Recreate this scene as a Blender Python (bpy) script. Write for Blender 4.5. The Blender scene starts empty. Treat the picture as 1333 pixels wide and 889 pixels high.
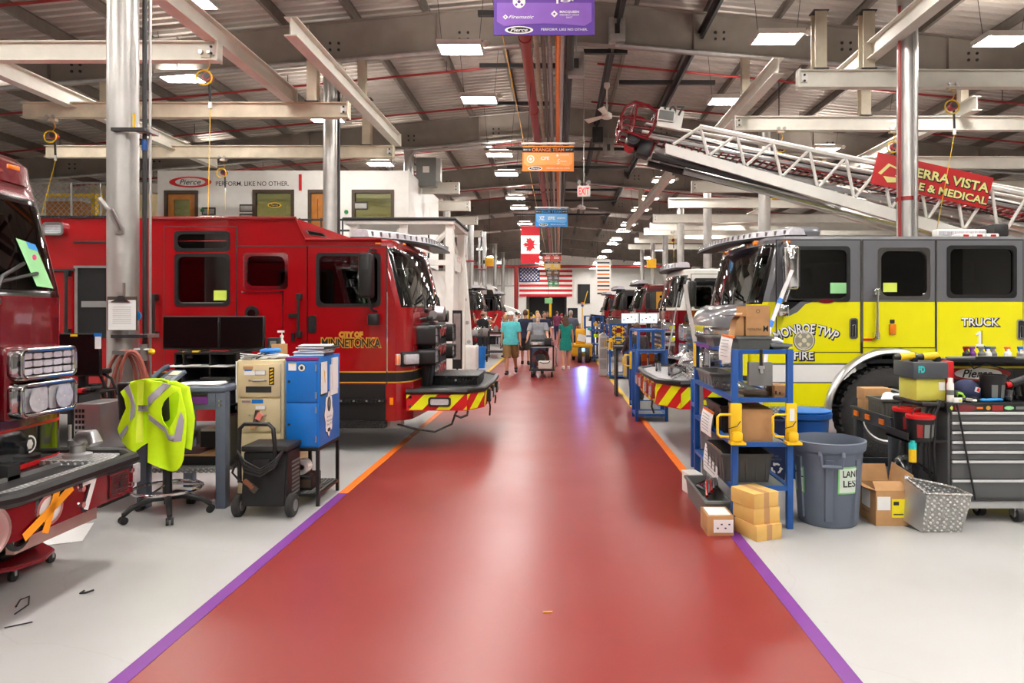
import bpy, bmesh, math, random
from mathutils import Vector, Matrix
random.seed(7)
PI = math.pi
S = bpy.context.scene
COL = S.collection
F = 888.67                      # focal length in pixels of the 1333 px wide frame
VX, VY, EYE = 726.0, 407.0, 1.75
def X(px, Y): return (px - VX) * Y / F
def Z(py, Y): return EYE - (py - VY) * Y / F
def W(px, py, Y): return Vector((X(px, Y), Y, Z(py, Y)))

# ------------------------------------------------------------------ camera, world, exposure
cam_d = bpy.data.cameras.new('camera'); cam = bpy.data.objects.new('camera', cam_d); COL.objects.link(cam)
cam.location = (0, 0, EYE); cam.rotation_euler = (PI/2, 0, 0)
cam_d.sensor_width = 36; cam_d.lens = 24
cam_d.shift_x = -(VX - 666.5)/1333; cam_d.shift_y = -(444.5 - VY)/1333
cam_d.clip_end = 300
S.camera = cam
wd = bpy.data.worlds.new('world'); S.world = wd; wd.use_nodes = True
bg = wd.node_tree.nodes['Background']; bg.inputs[0].default_value = (1.0, 0.985, 0.97, 1); bg.inputs[1].default_value = 1.0
S.view_settings.view_transform = 'Standard'; S.view_settings.look = 'None'
S.view_settings.exposure = 0.38; S.view_settings.gamma = 1; S.view_settings.use_curve_mapping = False
ROOF_FILL = 70.0  # radiance of the strips added above the lamps to brighten the roof
LAMP = 90.0                     # radiance of the high bay panels
try:
    S.cycles.max_bounces = 7; S.cycles.diffuse_bounces = 4; S.cycles.glossy_bounces = 3; S.cycles.transparent_max_bounces = 10
    S.cycles.sample_clamp_indirect = 6; S.cycles.use_denoising = True
    S.cycles.caustics_reflective = False; S.cycles.caustics_refractive = False
except Exception: pass

# ------------------------------------------------------------------ materials
def lin(c):
    return tuple(((v/255)/12.92 if v/255 <= .04045 else ((v/255+.055)/1.055)**2.4) for v in c)
MATS = {}
def mat(name, col, rough=.5, metal=0, coat=0, noise=.06, nscale=6, bump=0, bscale=40, emit=0, alpha=1, spec=.5, trans=0):
    if name in MATS: return MATS[name]
    m = bpy.data.materials.new(name); m.use_nodes = True
    nt = m.node_tree; b = nt.nodes['Principled BSDF']; L = nt.links
    c = lin(col)
    b.inputs['Roughness'].default_value = rough; b.inputs['Metallic'].default_value = metal
    b.inputs['Coat Weight'].default_value = coat; b.inputs['Coat Roughness'].default_value = .05
    b.inputs['Specular IOR Level'].default_value = spec
    tc = nt.nodes.new('ShaderNodeTexCoord')
    if noise:
        n = nt.nodes.new('ShaderNodeTexNoise'); n.inputs['Scale'].default_value = nscale; n.inputs['Detail'].default_value = 5
        L.new(tc.outputs['Object'], n.inputs['Vector'])
        r = nt.nodes.new('ShaderNodeMapRange'); r.inputs[1].default_value = .3; r.inputs[2].default_value = .7
        r.inputs[3].default_value = 1-noise; r.inputs[4].default_value = 1+noise
        L.new(n.outputs['Fac'], r.inputs[0])
        mx = nt.nodes.new('ShaderNodeVectorMath'); mx.operation = 'SCALE'; mx.inputs[0].default_value = c
        L.new(r.outputs[0], mx.inputs['Scale']); L.new(mx.outputs[0], b.inputs['Base Color'])
    else:
        b.inputs['Base Color'].default_value = (*c, 1)
    if bump:
        n2 = nt.nodes.new('ShaderNodeTexNoise'); n2.inputs['Scale'].default_value = bscale; n2.inputs['Detail'].default_value = 3
        L.new(tc.outputs['Object'], n2.inputs['Vector'])
        bp = nt.nodes.new('ShaderNodeBump'); bp.inputs['Strength'].default_value = bump; bp.inputs['Distance'].default_value = .02
        L.new(n2.outputs['Fac'], bp.inputs['Height']); L.new(bp.outputs[0], b.inputs['Normal'])
    if emit:
        b.inputs['Emission Color'].default_value = (*c, 1); b.inputs['Emission Strength'].default_value = emit
    if trans: b.inputs['Transmission Weight'].default_value = trans
    if alpha < 1: b.inputs['Alpha'].default_value = alpha
    MATS[name] = m; return m

def glass(name, tint, clear=.6, rough=.02):
    """thin pane: tinted transparency under a fresnel reflection"""
    if name in MATS: return MATS[name]
    m = bpy.data.materials.new(name); m.use_nodes = True; nt = m.node_tree; L = nt.links
    nt.nodes.remove(nt.nodes['Principled BSDF']); out = nt.nodes['Material Output']
    t = nt.nodes.new('ShaderNodeBsdfTransparent'); t.inputs[0].default_value = (*[v*clear for v in lin(tint)], 1)
    g = nt.nodes.new('ShaderNodeBsdfGlossy'); g.inputs['Roughness'].default_value = rough; g.inputs[0].default_value = (1, 1, 1, 1)
    fr = nt.nodes.new('ShaderNodeFresnel'); fr.inputs[0].default_value = 1.55
    mp = nt.nodes.new('ShaderNodeMath'); mp.operation = 'MULTIPLY_ADD'; mp.inputs[1].default_value = .9; mp.inputs[2].default_value = .04
    L.new(fr.outputs[0], mp.inputs[0])
    mx = nt.nodes.new('ShaderNodeMixShader'); L.new(mp.outputs[0], mx.inputs[0]); L.new(t.outputs[0], mx.inputs[1]); L.new(g.outputs[0], mx.inputs[2])
    L.new(mx.outputs[0], out.inputs[0]); MATS[name] = m; return m

def plate(name, col, scale=1.0, rough=.3, metal=.9, strength=.9):
    """raised tread plate: alternating diagonal lozenges as bump"""
    if name in MATS: return MATS[name]
    m = mat(name, col, rough, metal, noise=.08, nscale=15); nt = m.node_tree; L = nt.links; b = nt.nodes['Principled BSDF']
    tc = nt.nodes.new('ShaderNodeTexCoord'); mp = nt.nodes.new('ShaderNodeMapping'); mp.inputs['Rotation'].default_value = (0.6, 0.7, PI/4)
    L.new(tc.outputs['Object'], mp.inputs[0])
    v = nt.nodes.new('ShaderNodeTexVoronoi'); v.inputs['Scale'].default_value = 40*scale; v.inputs['Randomness'].default_value = .12
    L.new(mp.outputs[0], v.inputs['Vector'])
    r = nt.nodes.new('ShaderNodeMapRange'); r.inputs[1].default_value = .25; r.inputs[2].default_value = .5; r.inputs[3].default_value = 1; r.inputs[4].default_value = 0; L.new(v.outputs['Distance'], r.inputs[0])
    bp = nt.nodes.new('ShaderNodeBump'); bp.inputs['Strength'].default_value = strength; bp.inputs['Distance'].default_value = .012
    L.new(r.outputs[0], bp.inputs['Height']); L.new(bp.outputs[0], b.inputs['Normal'])
    mx = nt.nodes.new('ShaderNodeMixRGB'); L.new(r.outputs[0], mx.inputs[0])     # shine of the lozenges painted into the colour, darker between
    c = lin(col); mx.inputs[1].default_value = (*[q*.42 for q in c], 1); mx.inputs[2].default_value = (*c, 1)
    for l in list(b.inputs['Base Color'].links): L.remove(l)
    L.new(mx.outputs[0], b.inputs['Base Color'])
    return m

M = dict(
 white=mat('white_paint', (236, 234, 228), .45, noise=.03), offwhite=mat('crane_white', (226, 222, 210), .5, noise=.06, nscale=3),
 cream_rust=mat('aged_cream_steel', (214, 203, 180), .6, noise=.16, nscale=2.5),
 colsteel=mat('column_paint', (186, 184, 180), .34, .65, noise=.10, nscale=4), galv=mat('galvanised', (178, 176, 174), .35, .8, noise=.12, nscale=8),
 chrome=mat('chrome', (232, 232, 234), .08, 1, noise=0), alu=mat('brushed_aluminium', (205, 205, 205), .28, .9, noise=.05),
 girder=mat('girder_paint', (146, 138, 130), .6, noise=.12, nscale=2), purlin=mat('purlin_steel', (122, 114, 107), .6, .2, noise=.12),
 deck=mat('roof_deck', (200, 192, 184), .5, .15, noise=.14, nscale=.8), dark=mat('dark_steel', (38, 37, 38), .5, noise=.1),
 black=mat('black_plastic', (20, 20, 21), .42, noise=.08), blackgl=mat('black_gloss', (9, 9, 10), .12, noise=0, coat=.6),
 rubber=mat('rubber', (44, 43, 43), .8, noise=.12, nscale=20), screen=mat('screen_black', (8, 9, 11), .22, noise=0),
 redpipe=mat('sprinkler_red', (150, 38, 36), .45, noise=.08), orange=mat('orange', (236, 120, 30), .5), yellow=mat('safety_yellow', (240, 198, 24), .45),
 red=mat('fire_red', (150, 8, 16), .22, coat=.8, noise=.02), maroon=mat('deep_maroon', (112, 10, 22), .2, coat=.9, noise=.02),
 gray=mat('cab_gray', (108, 109, 114), .28, .1, coat=.8, noise=.02), lime=mat('lime_yellow', (240, 234, 14), .25, coat=.6, noise=.015),
 gold=mat('gold_leaf', (224, 168, 60), .35, .3, noise=.05), chevy=mat('chevron_yellow', (232, 240, 20), .4, noise=.03), chevr=mat('chevron_red', (200, 20, 26), .4, noise=.03),
 glassdk=glass('tinted_glass', (160, 172, 168), .4), glasscl=glass('clear_glass', (222, 238, 230), .8), lens=mat('clear_lens', (206, 208, 212), .25, .3, coat=1, noise=.12, nscale=30),
 ledlens=mat('led_lens', (214, 212, 220), .3, .2, coat=1, noise=.1, nscale=25),
 amber=mat('amber_lens', (240, 130, 20), .2, coat=.8, noise=.05), interior=mat('cab_interior', (46, 48, 50), .8, noise=.15), seat=mat('seat_gray', (74, 76, 78), .75, noise=.15),
 blue=mat('cart_blue', (24, 82, 158), .4, noise=.06), bluecab=mat('cabinet_blue', (16, 112, 200), .38, noise=.05), beige=mat('cabinet_beige', (212, 194, 152), .5, noise=.06),
 slate=mat('bench_slate', (92, 100, 116), .45, noise=.07), purple=mat('purple_tape', (112, 44, 134), .5, noise=.06), card=mat('cardboard', (186, 142, 96), .8, noise=.07, nscale=12),
 kraft=mat('kraft_yellow', (218, 176, 100), .75, noise=.05, nscale=10), paper=mat('paper', (238, 238, 236), .8, noise=.02), canGray=mat('bin_gray', (96, 106, 122), .5, noise=.05, bump=.08, bscale=90),
 bingray=mat('tote_gray', (112, 114, 112), .55, noise=.05), hivis=mat('hivis', (208, 248, 0), .7, noise=.05, bump=.12, bscale=25), reflect=mat('reflective_tape', (176, 172, 180), .35, .3, noise=.08),
 plate=plate('tread_plate', (236, 236, 236), .9, .35, .45), plateblk=plate('tread_plate_black', (30, 30, 31), rough=.4, metal=.3), platefine=plate('tread_plate_fine', (232, 230, 226), .8, .35, .45),
 wood=mat('office_wood', (176, 112, 44), .5, noise=.15, nscale=7), brown=mat('frame_brown', (72, 58, 46), .6), green=mat('green', (20, 130, 70), .5), teal=mat('teal_sticker', (40, 190, 190), .5),
 hose=mat('red_air_hose', (166, 92, 78), .55, noise=.08), skyblue=mat('sign_blue', (36, 140, 214), .5), ltgreen=mat('green_sheet', (150, 214, 150), .7), postit=mat('yellow_green_note', (208, 226, 90), .7),
 hubsteel=mat('wheel_alloy', (232, 232, 232), .3, .3, noise=.05), pull=mat('drawer_pull', (226, 226, 228), .3, .4, noise=.02), tape=mat('orange_tape', (250, 158, 20), .6, noise=.04),
)

# ------------------------------------------------------------------ mesh builder
class MB:
    def __init__(s): s.bm = bmesh.new(); s.mats = []
    def mi(s, m):
        if isinstance(m, str): m = M[m]
        if m not in s.mats: s.mats.append(m)
        return s.mats.index(m)
    def face(s, vs, i):
        try:
            f = s.bm.faces.new(vs); f.material_index = i; return f
        except ValueError: return None
    def box(s, c, sz, m, rot=None, bev=0, seg=2):
        i = s.mi(m); hx, hy, hz = sz[0]/2, sz[1]/2, sz[2]/2
        R = rot if isinstance(rot, Matrix) else (Matrix.Rotation(rot, 3, 'Z') if rot else Matrix.Identity(3))
        c = Vector(c)
        v = [s.bm.verts.new(c + R @ Vector((a*hx, b*hy, d*hz))) for a in (-1, 1) for b in (-1, 1) for d in (-1, 1)]
        fs = [s.face([v[k] for k in q], i) for q in ((0, 1, 3, 2), (4, 6, 7, 5), (0, 4, 5, 1), (2, 3, 7, 6), (0, 2, 6, 4), (1, 5, 7, 3))]
        if bev:
            es = {e for f in fs for e in f.edges}
            bmesh.ops.bevel(s.bm, geom=list(es), offset=bev, segments=seg, affect='EDGES', profile=.5)
        return s
    def bb(s, x0, x1, y0, y1, z0, z1, m, bev=0, seg=2):
        return s.box(((x0+x1)/2, (y0+y1)/2, (z0+z1)/2), (abs(x1-x0), abs(y1-y0), abs(z1-z0)), m, None, bev, seg)
    def _p(s, axis, u, v, w):
        return Vector((w, u, v)) if axis == 'x' else Vector((u, w, v)) if axis == 'y' else Vector((u, v, w))
    def prism(s, poly, axis, a, b, m, mside=None):
        i = s.mi(m); j = s.mi(mside) if mside else i
        A = [s.bm.verts.new(s._p(axis, u, v, a)) for u, v in poly]; B = [s.bm.verts.new(s._p(axis, u, v, b)) for u, v in poly]
        s.face(A[::-1], i); s.face(B, i); n = len(A)
        for k in range(n): s.face([A[k], A[(k+1) % n], B[(k+1) % n], B[k]], j)
        return s
    def ring(s, outer, inner, axis, a, b, m):
        i = s.mi(m); n = len(outer)
        V = [[s.bm.verts.new(s._p(axis, u, v, w)) for u, v in P] for P in (outer, inner) for w in (a, b)]
        oa, ob, ia, ib = V
        for k in range(n):
            q = (k+1) % n
            for r in ([oa[k], oa[q], ob[q], ob[k]], [ia[k], ib[k], ib[q], ia[q]], [oa[k], ia[k], ia[q], oa[q]], [ob[k], ob[q], ib[q], ib[k]]): s.face(r, i)
        return s
    def poly(s, pts, m):
        s.face([s.bm.verts.new(p) for p in pts], s.mi(m)); return s
    def cyl(s, p0, p1, r, m, seg=14, r2=None, cap=True):
        i = s.mi(m); p0, p1 = Vector(p0), Vector(p1); r2 = r if r2 is None else r2
        d = (p1-p0).normalized(); a = d.orthogonal().normalized(); b = d.cross(a)
        A, B = [], []
        for k in range(seg):
            t = 2*PI*k/seg; o = a*math.cos(t) + b*math.sin(t)
            A.append(s.bm.verts.new(p0+o*r)); B.append(s.bm.verts.new(p1+o*r2))
        for k in range(seg): s.face([A[k], A[(k+1) % seg], B[(k+1) % seg], B[k]], i)
        if cap: s.face(A[::-1], i); s.face(B, i)
        return s
    def tube(s, pts, r, m, seg=8, closed=False, cap=True):
        i = s.mi(m); P = [Vector(p) for p in pts]; n = len(P); rings = []; nrm = None
        for k in range(n):
            if closed: d = P[(k+1) % n]-P[k-1]
            else: d = P[min(k+1, n-1)]-P[max(k-1, 0)]
            d.normalize()
            if nrm is None: nrm = d.orthogonal().normalized()
            nrm = (nrm - d*nrm.dot(d))
            if nrm.length < 1e-5: nrm = d.orthogonal()
            nrm.normalize(); b = d.cross(nrm); rr = r[k] if isinstance(r, (list, tuple)) else r
            rings.append([s.bm.verts.new(P[k] + (nrm*math.cos(2*PI*j/seg)+b*math.sin(2*PI*j/seg))*rr) for j in range(seg)])
        for k in range(n if closed else n-1):
            A, B = rings[k], rings[(k+1) % n]
            for j in range(seg): s.face([A[j], A[(j+1) % seg], B[(j+1) % seg], B[j]], i)
        if cap and not closed: s.face(rings[0][::-1], i); s.face(rings[-1], i)
        return s
    def lathe(s, prof, o, m, axis='z', seg=24, mats=None):
        o = Vector(o); rings = []
        for r, h in prof:
            R = []
            for k in range(seg):
                t = 2*PI*k/seg; c, q = r*math.cos(t), r*math.sin(t)
                R.append(s.bm.verts.new(o + (Vector((c, q, h)) if axis == 'z' else Vector((c, h, q)) if axis == 'y' else Vector((h, c, q)))))
            rings.append(R)
        for k in range(len(rings)-1):
            i = s.mi(mats[k] if mats else m)
            for j in range(seg): s.face([rings[k][j], rings[k][(j+1) % seg], rings[k+1][(j+1) % seg], rings[k+1][j]], i)
        if prof[0][0] > 1e-4: s.face(rings[0][::-1], s.mi(mats[0] if mats else m))
        if prof[-1][0] > 1e-4: s.face(rings[-1], s.mi(mats[-1] if mats else m))
        return s
    def ball(s, c, r, m, u=14, v=9, rot=None):
        i = s.mi(m); r = (r, r, r) if not isinstance(r, (tuple, list)) else r; c = Vector(c); rows = []
        R = rot or Matrix.Identity(3)
        for a in range(1, v):
            t = PI*a/v
            rows.append([s.bm.verts.new(c+R @ Vector((r[0]*math.sin(t)*math.cos(2*PI*k/u), r[1]*math.sin(t)*math.sin(2*PI*k/u), r[2]*math.cos(t)))) for k in range(u)])
        top = s.bm.verts.new(c+R @ Vector((0, 0, r[2]))); bot = s.bm.verts.new(c-R @ Vector((0, 0, r[2])))
        for a in range(len(rows)-1):
            for k in range(u): s.face([rows[a][k], rows[a+1][k], rows[a+1][(k+1) % u], rows[a][(k+1) % u]], i)
        for k in range(u):
            s.face([top, rows[0][k], rows[0][(k+1) % u]], i); s.face([bot, rows[-1][(k+1) % u], rows[-1][k]], i)
        return s
    def loft(s, rings, m, cap=True, closed=True):
        """rings: equal length lists of points"""
        i = s.mi(m); R = [[s.bm.verts.new(p) for p in r] for r in rings]; n = len(R[0])
        for a in range(len(R)-1):
            for k in range(n if closed else n-1): s.face([R[a][k], R[a][(k+1) % n], R[a+1][(k+1) % n], R[a+1][k]], i)
        if cap: s.face(R[0][::-1], i); s.face(R[-1], i)
        return s
    def build(s, name, parent=None, ang=35, off=None, fixn=True):
        if fixn: bmesh.ops.recalc_face_normals(s.bm, faces=s.bm.faces[:])
        if off is None:
            off = Vector((0, 0, 0)); p = parent
            while p: off += p.location; p = p.parent
        bmesh.ops.translate(s.bm, verts=s.bm.verts[:], vec=-Vector(off))
        me = bpy.data.meshes.new(name); s.bm.to_mesh(me); s.bm.free()
        for m in s.mats: me.materials.append(m)
        if ang:
            me.shade_smooth(); me.set_sharp_from_angle(angle=math.radians(ang))
        o = bpy.data.objects.new(name, me); COL.objects.link(o)
        if parent: o.parent = parent
        return o

def tag(o, label=None, cat=None, group=None, kind=None):
    if label: o['label'] = label
    if cat: o['category'] = cat
    if group: o['group'] = group
    if kind: o['kind'] = kind
    return o
def build_split(mb, name, parent):
    """one object for every separate piece"""
    bm = mb.bm; bm.verts.index_update(); seen = set(); out = []
    for v in list(bm.verts):
        if v in seen: continue
        st, isl = [v], []
        seen.add(v)
        while st:
            a = st.pop(); isl.append(a)
            for e in a.link_edges:
                b = e.other_vert(a)
                if b not in seen: seen.add(b); st.append(b)
        n = MB(); n.mats = list(mb.mats); mp = {a: n.bm.verts.new(a.co) for a in isl}
        for f in {f for a in isl for f in a.link_faces}:
            g = n.bm.faces.new([mp[a] for a in f.verts]); g.material_index = f.material_index
        out.append(n.build(name, parent))
    bm.free(); return out
def thing(name, label, cat, loc=(0, 0, 0), group=None):
    o = bpy.data.objects.new(name, None); COL.objects.link(o); o.location = loc; o.empty_display_size = .1
    return tag(o, label, cat, group)
def solo(name, mb, label, cat, group=None, ang=35):
    """a thing that is one mesh, its origin at its base"""
    v = [x.co for x in mb.bm.verts]
    lo = [min(c[k] for c in v) for k in range(3)]; hi = [max(c[k] for c in v) for k in range(3)]
    off = Vector(((lo[0]+hi[0])/2, (lo[1]+hi[1])/2, lo[2]))
    o = mb.build(name, None, ang, off); o.location = off
    return tag(o, label, cat, group)
def struct(name, mb, ang=35, parent=None):
    o = mb.build(name, parent, ang)
    if not parent: o['kind'] = 'structure'
    return o
def kids(o): return [c for c in bpy.data.objects if c.parent == o]
def copy_tree(o, parent=None, loc=None, label=None, group=None, rz=None):
    c = o.copy(); COL.objects.link(c)
    if parent: c.parent = parent
    if loc is not None: c.location = loc
    if rz is not None: c.rotation_euler.z = rz
    if label: c['label'] = label
    if group: c['group'] = group
    for k in list(o.children): copy_tree(k, c)
    return c
def rrect(x0, x1, z0, z1, r, n=5):
    P = []
    for cx, cz, a in ((x1-r, z1-r, 0), (x0+r, z1-r, 90), (x0+r, z0+r, 180), (x1-r, z0+r, 270)):
        for k in range(n+1):
            t = math.radians(a+90*k/n); P.append((cx+r*math.cos(t), cz+r*math.sin(t)))
    return P
def ellipse(cx, cz, a, b, n=32): return [(cx+a*math.cos(2*PI*k/n), cz+b*math.sin(2*PI*k/n)) for k in range(n)]

_txt = {}
def text(s, w, h, c, m, parent, face='-y', name='lettering', shear=0, bold=0, ext=.002, bend=0, label=None):
    """lettering fitted to w x h centred on c, looking along face"""
    for bq in {0, bold}:
        key = (s, shear, bq)
        if key in _txt: continue
        cu = bpy.data.curves.new('t', 'FONT'); cu.body = s; cu.shear = shear; cu.offset = bq; cu.resolution_u = 3
        ob = bpy.data.objects.new('t', cu); me = ob.to_mesh()
        V = [v.co.copy() for v in me.vertices]; Fc = [tuple(p.vertices) for p in me.polygons]
        ob.to_mesh_clear(); bpy.data.objects.remove(ob); bpy.data.curves.remove(cu)
        _txt[key] = (V, Fc)
    V = _txt[(s, shear, 0)][0]
    x0, x1 = min(v.x for v in V), max(v.x for v in V); y0, y1 = min(v.y for v in V), max(v.y for v in V)
    V, Fc = _txt[(s, shear, bold)]
    me = bpy.data.meshes.new(name); pts = []
    for e in (0,):
        for v in V:
            u = ((v.x-x0)/(x1-x0)-.5)*w; t = ((v.y-y0)/(y1-y0)-.5)*h
            if bend:
                R = bend; u, t = (R+t)*math.sin(u/R), (R+t)*math.cos(u/R)-R
            q = {'-y': (u, -ext, t), '+x': (ext, u, t), '-x': (-ext, -u, t), '+z': (u, t, ext), '+y': (-u, ext, t)}[face]
            pts.append(q)
    me.from_pydata(pts, [], Fc); me.materials.append(M[m] if isinstance(m, str) else m)
    o = bpy.data.objects.new(name, me); COL.objects.link(o); off = Vector(c)
    if parent:
        o.parent = parent; p = parent
        while p: off -= p.location; p = p.parent
    o.location = off
    if label: o['label'] = label
    return o
# ------------------------------------------------------------------ the building
YB, YF = -16.0, 80.0
XL, XR = -19.0, 19.0
AL, AR = -2.075, 1.395
def roofz(x): return 8.6 - .095*abs(x-.2)

def floor_mat(name, col, rough, wear, wcol, scr=.5):
    m = mat(name, col, rough, noise=0); nt = m.node_tree; L = nt.links; b = nt.nodes['Principled BSDF']
    tc = nt.nodes.new('ShaderNodeTexCoord')
    n = nt.nodes.new('ShaderNodeTexNoise'); n.inputs['Scale'].default_value = 1.1; n.inputs['Detail'].default_value = 4; n.inputs['Roughness'].default_value = .5
    L.new(tc.outputs['Object'], n.inputs[0])
    v = nt.nodes.new('ShaderNodeTexNoise'); v.inputs['Scale'].default_value = 26; v.inputs['Detail'].default_value = 4; L.new(tc.outputs['Object'], v.inputs[0])
    r = nt.nodes.new('ShaderNodeValToRGB'); r.color_ramp.elements[0].position = .35; r.color_ramp.elements[1].position = .72
    r.color_ramp.elements[0].color = (*lin(col), 1); r.color_ramp.elements[1].color = (*[a*(1-wear)+c*wear for a, c in zip(lin(col), lin(wcol))], 1)
    L.new(n.outputs['Fac'], r.inputs[0])
    r2 = nt.nodes.new('ShaderNodeValToRGB'); r2.color_ramp.elements[0].position = .68; r2.color_ramp.elements[1].position = .76
    r2.color_ramp.elements[0].color = (0, 0, 0, 1); r2.color_ramp.elements[1].color = (scr, scr, scr, 1); L.new(v.outputs['Fac'], r2.inputs[0])
    mx = nt.nodes.new('ShaderNodeMixRGB'); mx.inputs[2].default_value = (*lin(wcol), 1); L.new(r2.outputs[0], mx.inputs[0]); L.new(r.outputs[0], mx.inputs[1])
    w = nt.nodes.new('ShaderNodeTexVoronoi'); w.feature = 'DISTANCE_TO_EDGE'; w.inputs['Scale'].default_value = .7; dn = nt.nodes.new('ShaderNodeMixRGB'); dn.inputs[0].default_value = .35; L.new(tc.outputs['Object'], dn.inputs[1]); L.new(n.outputs['Color'], dn.inputs[2]); L.new(dn.outputs[0], w.inputs['Vector'])
    r3 = nt.nodes.new('ShaderNodeMapRange'); r3.inputs[1].default_value = 0; r3.inputs[2].default_value = .0035; r3.inputs[3].default_value = .28; r3.inputs[4].default_value = 0; L.new(w.outputs['Distance'], r3.inputs[0])
    m2 = nt.nodes.new('ShaderNodeMixRGB'); m2.inputs[2].default_value = (*lin(wcol), 1); L.new(r3.outputs[0], m2.inputs[0]); L.new(mx.outputs[0], m2.inputs[1])
    L.new(m2.outputs[0], b.inputs['Base Color'])
    rr = nt.nodes.new('ShaderNodeMapRange'); rr.inputs[3].default_value = rough-.06; rr.inputs[4].default_value = rough+.1
    L.new(n.outputs['Fac'], rr.inputs[0]); L.new(rr.outputs[0], b.inputs['Roughness'])
    return m
M['concrete'] = floor_mat('sealed_concrete', (178, 178, 177), .36, .3, (156, 154, 150), .3)
M['aisle'] = floor_mat('red_floor_paint', (133, 43, 40), .32, .3, (142, 58, 52), .12)

struct('floor', MB().bb(XL, XR, YB, YF, -.2, 0, 'concrete'))
struct('floor_aisle', MB().bb(AL, AR, YB, YF-.05, .0005, .003, 'aisle'))
# tape along the aisle: purple, then orange, then yellow
n = 0
for x, a in ((AL, -1), (AR, 1)):
    for y0, y1, m in ((YB, 6.6, 'purple'), (6.6, 12.6, 'orange'), (12.6, 60, 'yellow')):
        n += 1; struct('trim_%d' % n, MB().bb(x-.045, x+.045, y0, y1, .0035, .0055, m))

# corrugated roof, ribs across the hall
mb = MB(); i = mb.mi('deck')
prof = []; y = YB
while y < YF:
    prof += [(y, 0), (y+.09, 0), (y+.115, .1), (y+.225, .1)]; y += .25
rows = []
for x in (XL-.3, .2, XR+.3): rows.append([mb.bm.verts.new((x, p[0], roofz(x)+p[1])) for p in prof])
for a in range(2):
    for k in range(len(prof)-1): mb.face([rows[a][k], rows[a+1][k], rows[a+1][k+1], rows[a][k+1]], i)
struct('ceiling', mb, ang=20)
# purlins along the hall
k = 0
for j in range(-12, 13):
    x = .2 + 1.5*j + (.4 if j == 0 else 0)
    if j == 0: continue
    z = roofz(x); P = [(x-.04, z), (x-.04, z-.02), (x-.01, z-.02), (x-.01, z-.2), (x-.06, z-.2), (x-.06, z-.225), (x+.01, z-.225), (x+.01, z-.02), (x+.04, z-.02), (x+.04, z)]
    k += 1; struct('purlin_beam.%03d' % k, MB().prism(P, 'y', YB, YF, 'purlin'), 0)
# tapered girders across the hall, flanges top and bottom
FR = [-8.3, -.7, 6.9, 14.5, 22.1, 29.7, 37.3, 44.9, 52.5, 60.1, 67.7]
def gbot(x): return 7.5 - .083*abs(x-.2)
for k, y in enumerate(FR):
    mb = MB()
    for xa, xb in ((XL, .2), (.2, XR)):
        mb.prism([(xa, gbot(xa)), (xb, gbot(xb)), (xb, roofz(xb)-.23), (xa, roofz(xa)-.23)], 'y', y-.012, y+.012, 'girder')
        mb.prism([(xa, gbot(xa)-.02), (xb, gbot(xb)-.02), (xb, gbot(xb)), (xa, gbot(xa))], 'y', y-.11, y+.11, 'girder')
        mb.prism([(xa, roofz(xa)-.25), (xb, roofz(xb)-.25), (xb, roofz(xb)-.23), (xa, roofz(xa)-.23)], 'y', y-.11, y+.11, 'girder')
        for q in range(1, 7):
            xs = xa+(xb-xa)*q/7
            mb.bb(xs-.01, xs+.01, y-.1, y+.1, gbot(xs), roofz(xs)-.24, 'girder')
            for dx in (-.09, .09):
                for dz in (.28, .42): mb.cyl((xs+.55+dx, y-.03, gbot(xs)+dz), (xs+.55+dx, y-.012, gbot(xs)+dz), .03, 'dark', 8)
    struct('girder_beam.%03d' % k, mb, 20)
# side walls and far wall
mb = MB(); mb.bb(XL-.15, XL, YB, YF, 0, 7.0, 'white'); struct('wall_left', mb)
mb = MB(); mb.bb(XR, XR+.15, YB, YF, 0, 7.0, 'white'); struct('wall_right', mb)
mb = MB(); y = YF
DX0, DX1, DZ = X(687, y), X(736, y), Z(387, y)
mb.bb(XL, DX0, y, y+.2, 0, 8.7, 'white'); mb.bb(DX1, XR, y, y+.2, 0, 8.7, 'white'); mb.bb(DX0, DX1, y, y+.2, DZ, 8.7, 'white')
x = X(560, y)
while x < X(676, y): mb.bb(x, x+.04, y-.04, y, Z(372, y), 8.6, 'galv'); x += .45
mb.bb(X(480, y), X(676, y), y-.05, y, Z(373, y), Z(371, y), 'galv')
struct('wall_back', mb)
mb = MB(); mb.bb(DX0-1, DX1+1, y+6, y+6.1, 0, 4.5, 'dark'); mb.bb(DX0-1, DX0, y+.2, y+6, 0, 4.5, 'brown'); mb.bb(DX1, DX1+1, y+.2, y+6, 0, 4.5, 'brown'); mb.bb(DX0-1, DX1+1, y+.2, y+6, 4.4, 4.5, 'brown')
struct('wall_passage', mb)
mb = MB(); mb.ring([(DX0-.15, 0), (DX1+.15, 0), (DX1+.15, DZ+.15), (DX0-.15, DZ+.15)], [(DX0, 0.0), (DX1, 0.0), (DX1, DZ), (DX0, DZ)], 'y', y-.06, y, 'dark'); mb.bb(X(715, y), X(718, y), y-.04, y+.05, 0, DZ, 'yellow'); struct('door_1', mb)

mb = MB(); mb.bb(XL, XR, YB-.15, YB, 0, 8.7, mat('rear_wall', (150, 148, 144), .6)); struct('wall_front', mb)

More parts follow.
